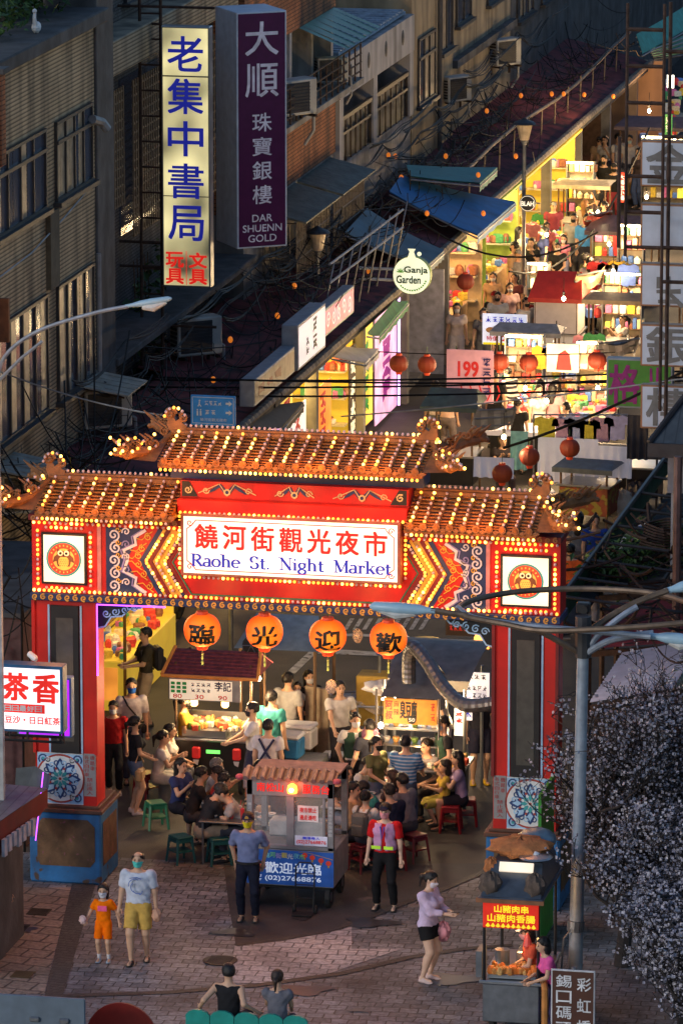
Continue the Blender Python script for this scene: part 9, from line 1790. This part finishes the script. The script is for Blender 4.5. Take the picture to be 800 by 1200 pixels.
for i,(px,py,c,fa,hm) in enumerate(((583,344,(.50,.50,.5),0,(.03,.03,.03)),(597,333,(.6,.36,.34),20,(.6,.6,.6)),(603,322,(.14,.05,.06),-20,None),(625,325,(.45,.45,.55),160,(.45,.6,.65)),(640,262,(.4,.1,.1),30,(.6,.6,.6)))):
    person(['person in grey with a black mask walking above the food photo sign','woman in a salmon top with a white mask near the lamp post','person in dark red partly hidden near the lamp post','person in a pale violet shirt left of the red-roofed hut','person in dark red at the far shop counter'][i],HPOS(px,py,1.62),fa,1.62,'f' if i in (1,2,4) else 'm',hair='long' if i in (1,2) else 'short',top=c,bottom=(.08,.08,.1),mask=hm,**F_)
person('person in an orange tee just right of the gate roof end',HPOS(668,640,1.66),178,1.66,'m',top=(.65,.12,.03),bottom=(.05,.05,.05),vx=.022); person('girl in white with a long dark ponytail right of the gate pillar',HPOS(690,655,1.45),178,1.45,'f',hair='pony',top=(.55,.52,.5),bottom=(.3,.28,.3),vx=.022); person('person in a blue top walking behind the right gate roof end',HPOS(697,606,1.7),20,1.7,'m',top=(.02,.06,.32),bottom=(.05,.05,.08),vx=.026); person('person in grey beside the one in blue behind the gate',HPOS(678,602,1.66),170,1.66,'f',hair='long',top=(.12,.14,.18),bottom=(.08,.08,.1),vx=.026)

# the crowd farther up the street: copies of the far figures in other clothes
far = [o for o in bpy.data.objects if o.get('category') == 'person' and o.location.y > 36 and o.get('label','').find('seated') < 0]
CC = dict(white=(.55,.52,.5),black=(.02,.02,.022),navy=(.03,.04,.12),red=(.4,.04,.04),olive=(.12,.12,.05),pink=(.55,.25,.28),tan=(.38,.26,.16),grey=(.22,.22,.23),teal=(.04,.22,.22),mustard=(.5,.3,.04))
k = 0
for place,x0,x1,y0,y1,cols in (('beside the far yellow shop',600,640,262,300,('white','navy','tan','grey')),('under the glaring far bulbs',690,712,205,262,('black','red','white','mustard','grey')),('between the red-roofed hut and the toy stalls',676,704,300,350,('white','olive','pink','navy')),('behind the food photo sign',560,640,318,352,('black','teal','white','tan','red')),('among the tables by the clothes rack',600,690,440,478,('navy','white','grey','pink')),('at the top of the street',700,750,150,200,('black','tan','white'))):
    for c in cols:
        src = far[k % len(far)]; k += 1; q = HPOS(random.uniform(x0,x1),random.uniform(y0,y1),1.62); o = dup(src,q,random.uniform(-3,3),'shopper in a %s top %s' % (c,place),'shoppers far up the street')
        for ch in o.children:
            if ch.name.startswith(('shirt','trousers','shorts')): sl_ = ch.material_slots[0]; sl_.link = 'OBJECT'; sl_.material = cloth(CC[c]) if ch.name.startswith('shirt') else cloth((.04,.04,.06))

# extra diners and walkers under the gate
sit = [o for o in bpy.data.objects if o.get('category') == 'person' and o.location.y < 12 and o.location.y > 0 and 'seated' in o.get('label','') and 'child' not in o['label']]; std = [o for o in bpy.data.objects if o.get('category') == 'person' and 4 < o.location.y < 14 and 'standing' in o.get('label','')]
for i,(px,py,h,f,src,c,lab) in enumerate(((441,892,1.26,60,sit,'olive','diner in olive at the back of the long table'),(448,918,1.24,-70,sit,'teal','diner in teal leaning over the long table'),(408,925,1.24,80,sit,'tan','diner in tan beside the booth corner'),(262,902,1.26,-90,sit,'red','diner in dark red at the far end of the steel table'),(208,893,1.25,60,sit,'navy','diner in navy near the gas bottle'),(507,872,1.25,-40,sit,'grey','diner in grey at the counter of the orange-sign cart'),
    (398,802,1.7,30,std,'white','walker in white on the road behind the diners'),(520,845,1.68,-60,std,'black','person in black waiting between the cart and the duct'),(215,815,1.66,100,std,'mustard','person in mustard waiting left of the purple-roofed cart'),(318,815,1.7,160,std,'teal','person in teal in the gap behind the cool boxes'))):
    o = dup(src[(i*3) % len(src)],HPOS(px,py,h),R(f),lab,'diners and walkers under the gate')
    for ch in o.children:
        if ch.name.startswith('shirt'): sl_ = ch.material_slots[0]; sl_.link = 'OBJECT'; sl_.material = cloth(CC[c])
# every post, leg, bracket or window that came out of one loop becomes an object of its own
def split_islands(o):
    me = o.data; par = list(range(len(me.vertices)))
    def find(a):
        while par[a] != a: par[a] = par[par[a]]; a = par[a]
        return a
    for e in me.edges: a,b = find(e.vertices[0]),find(e.vertices[1]); par[a] = b
    grp = {}
    for p in me.polygons: grp.setdefault(find(p.vertices[0]),[]).append(p)
    if not 1 < len(grp) < 40: return
    for i,ps in enumerate(grp.values()):
        ids = sorted({v for p in ps for v in p.vertices}); mp = {v: j for j,v in enumerate(ids)}; m2 = bpy.data.meshes.new(me.name); m2.from_pydata([me.vertices[v].co[:] for v in ids],[],[tuple(mp[v] for v in p.vertices) for p in ps])
        for m in me.materials: m2.materials.append(m)
        m2.polygons.foreach_set('material_index',[p.material_index for p in ps]); m2.polygons.foreach_set('use_smooth',[p.use_smooth for p in ps]); m2.update()
        if i == 0: o.data = m2
        else: c = o.copy(); c.data = m2; COL.objects.link(c)
for o in [o for o in bpy.data.objects if o.type == 'MESH' and o.parent and o.name.split('.')[0] in ('post','leg','bracket','roof_ornament','clamp','strut','gable','rafter','windows','trim','corner_post','shelf','hanging_lamp','panel_frame','tube_light','window','carved_pattern') and o.data.users == 1]:
    if o.name.startswith('windows'): o.name = 'window'
    split_islands(o)
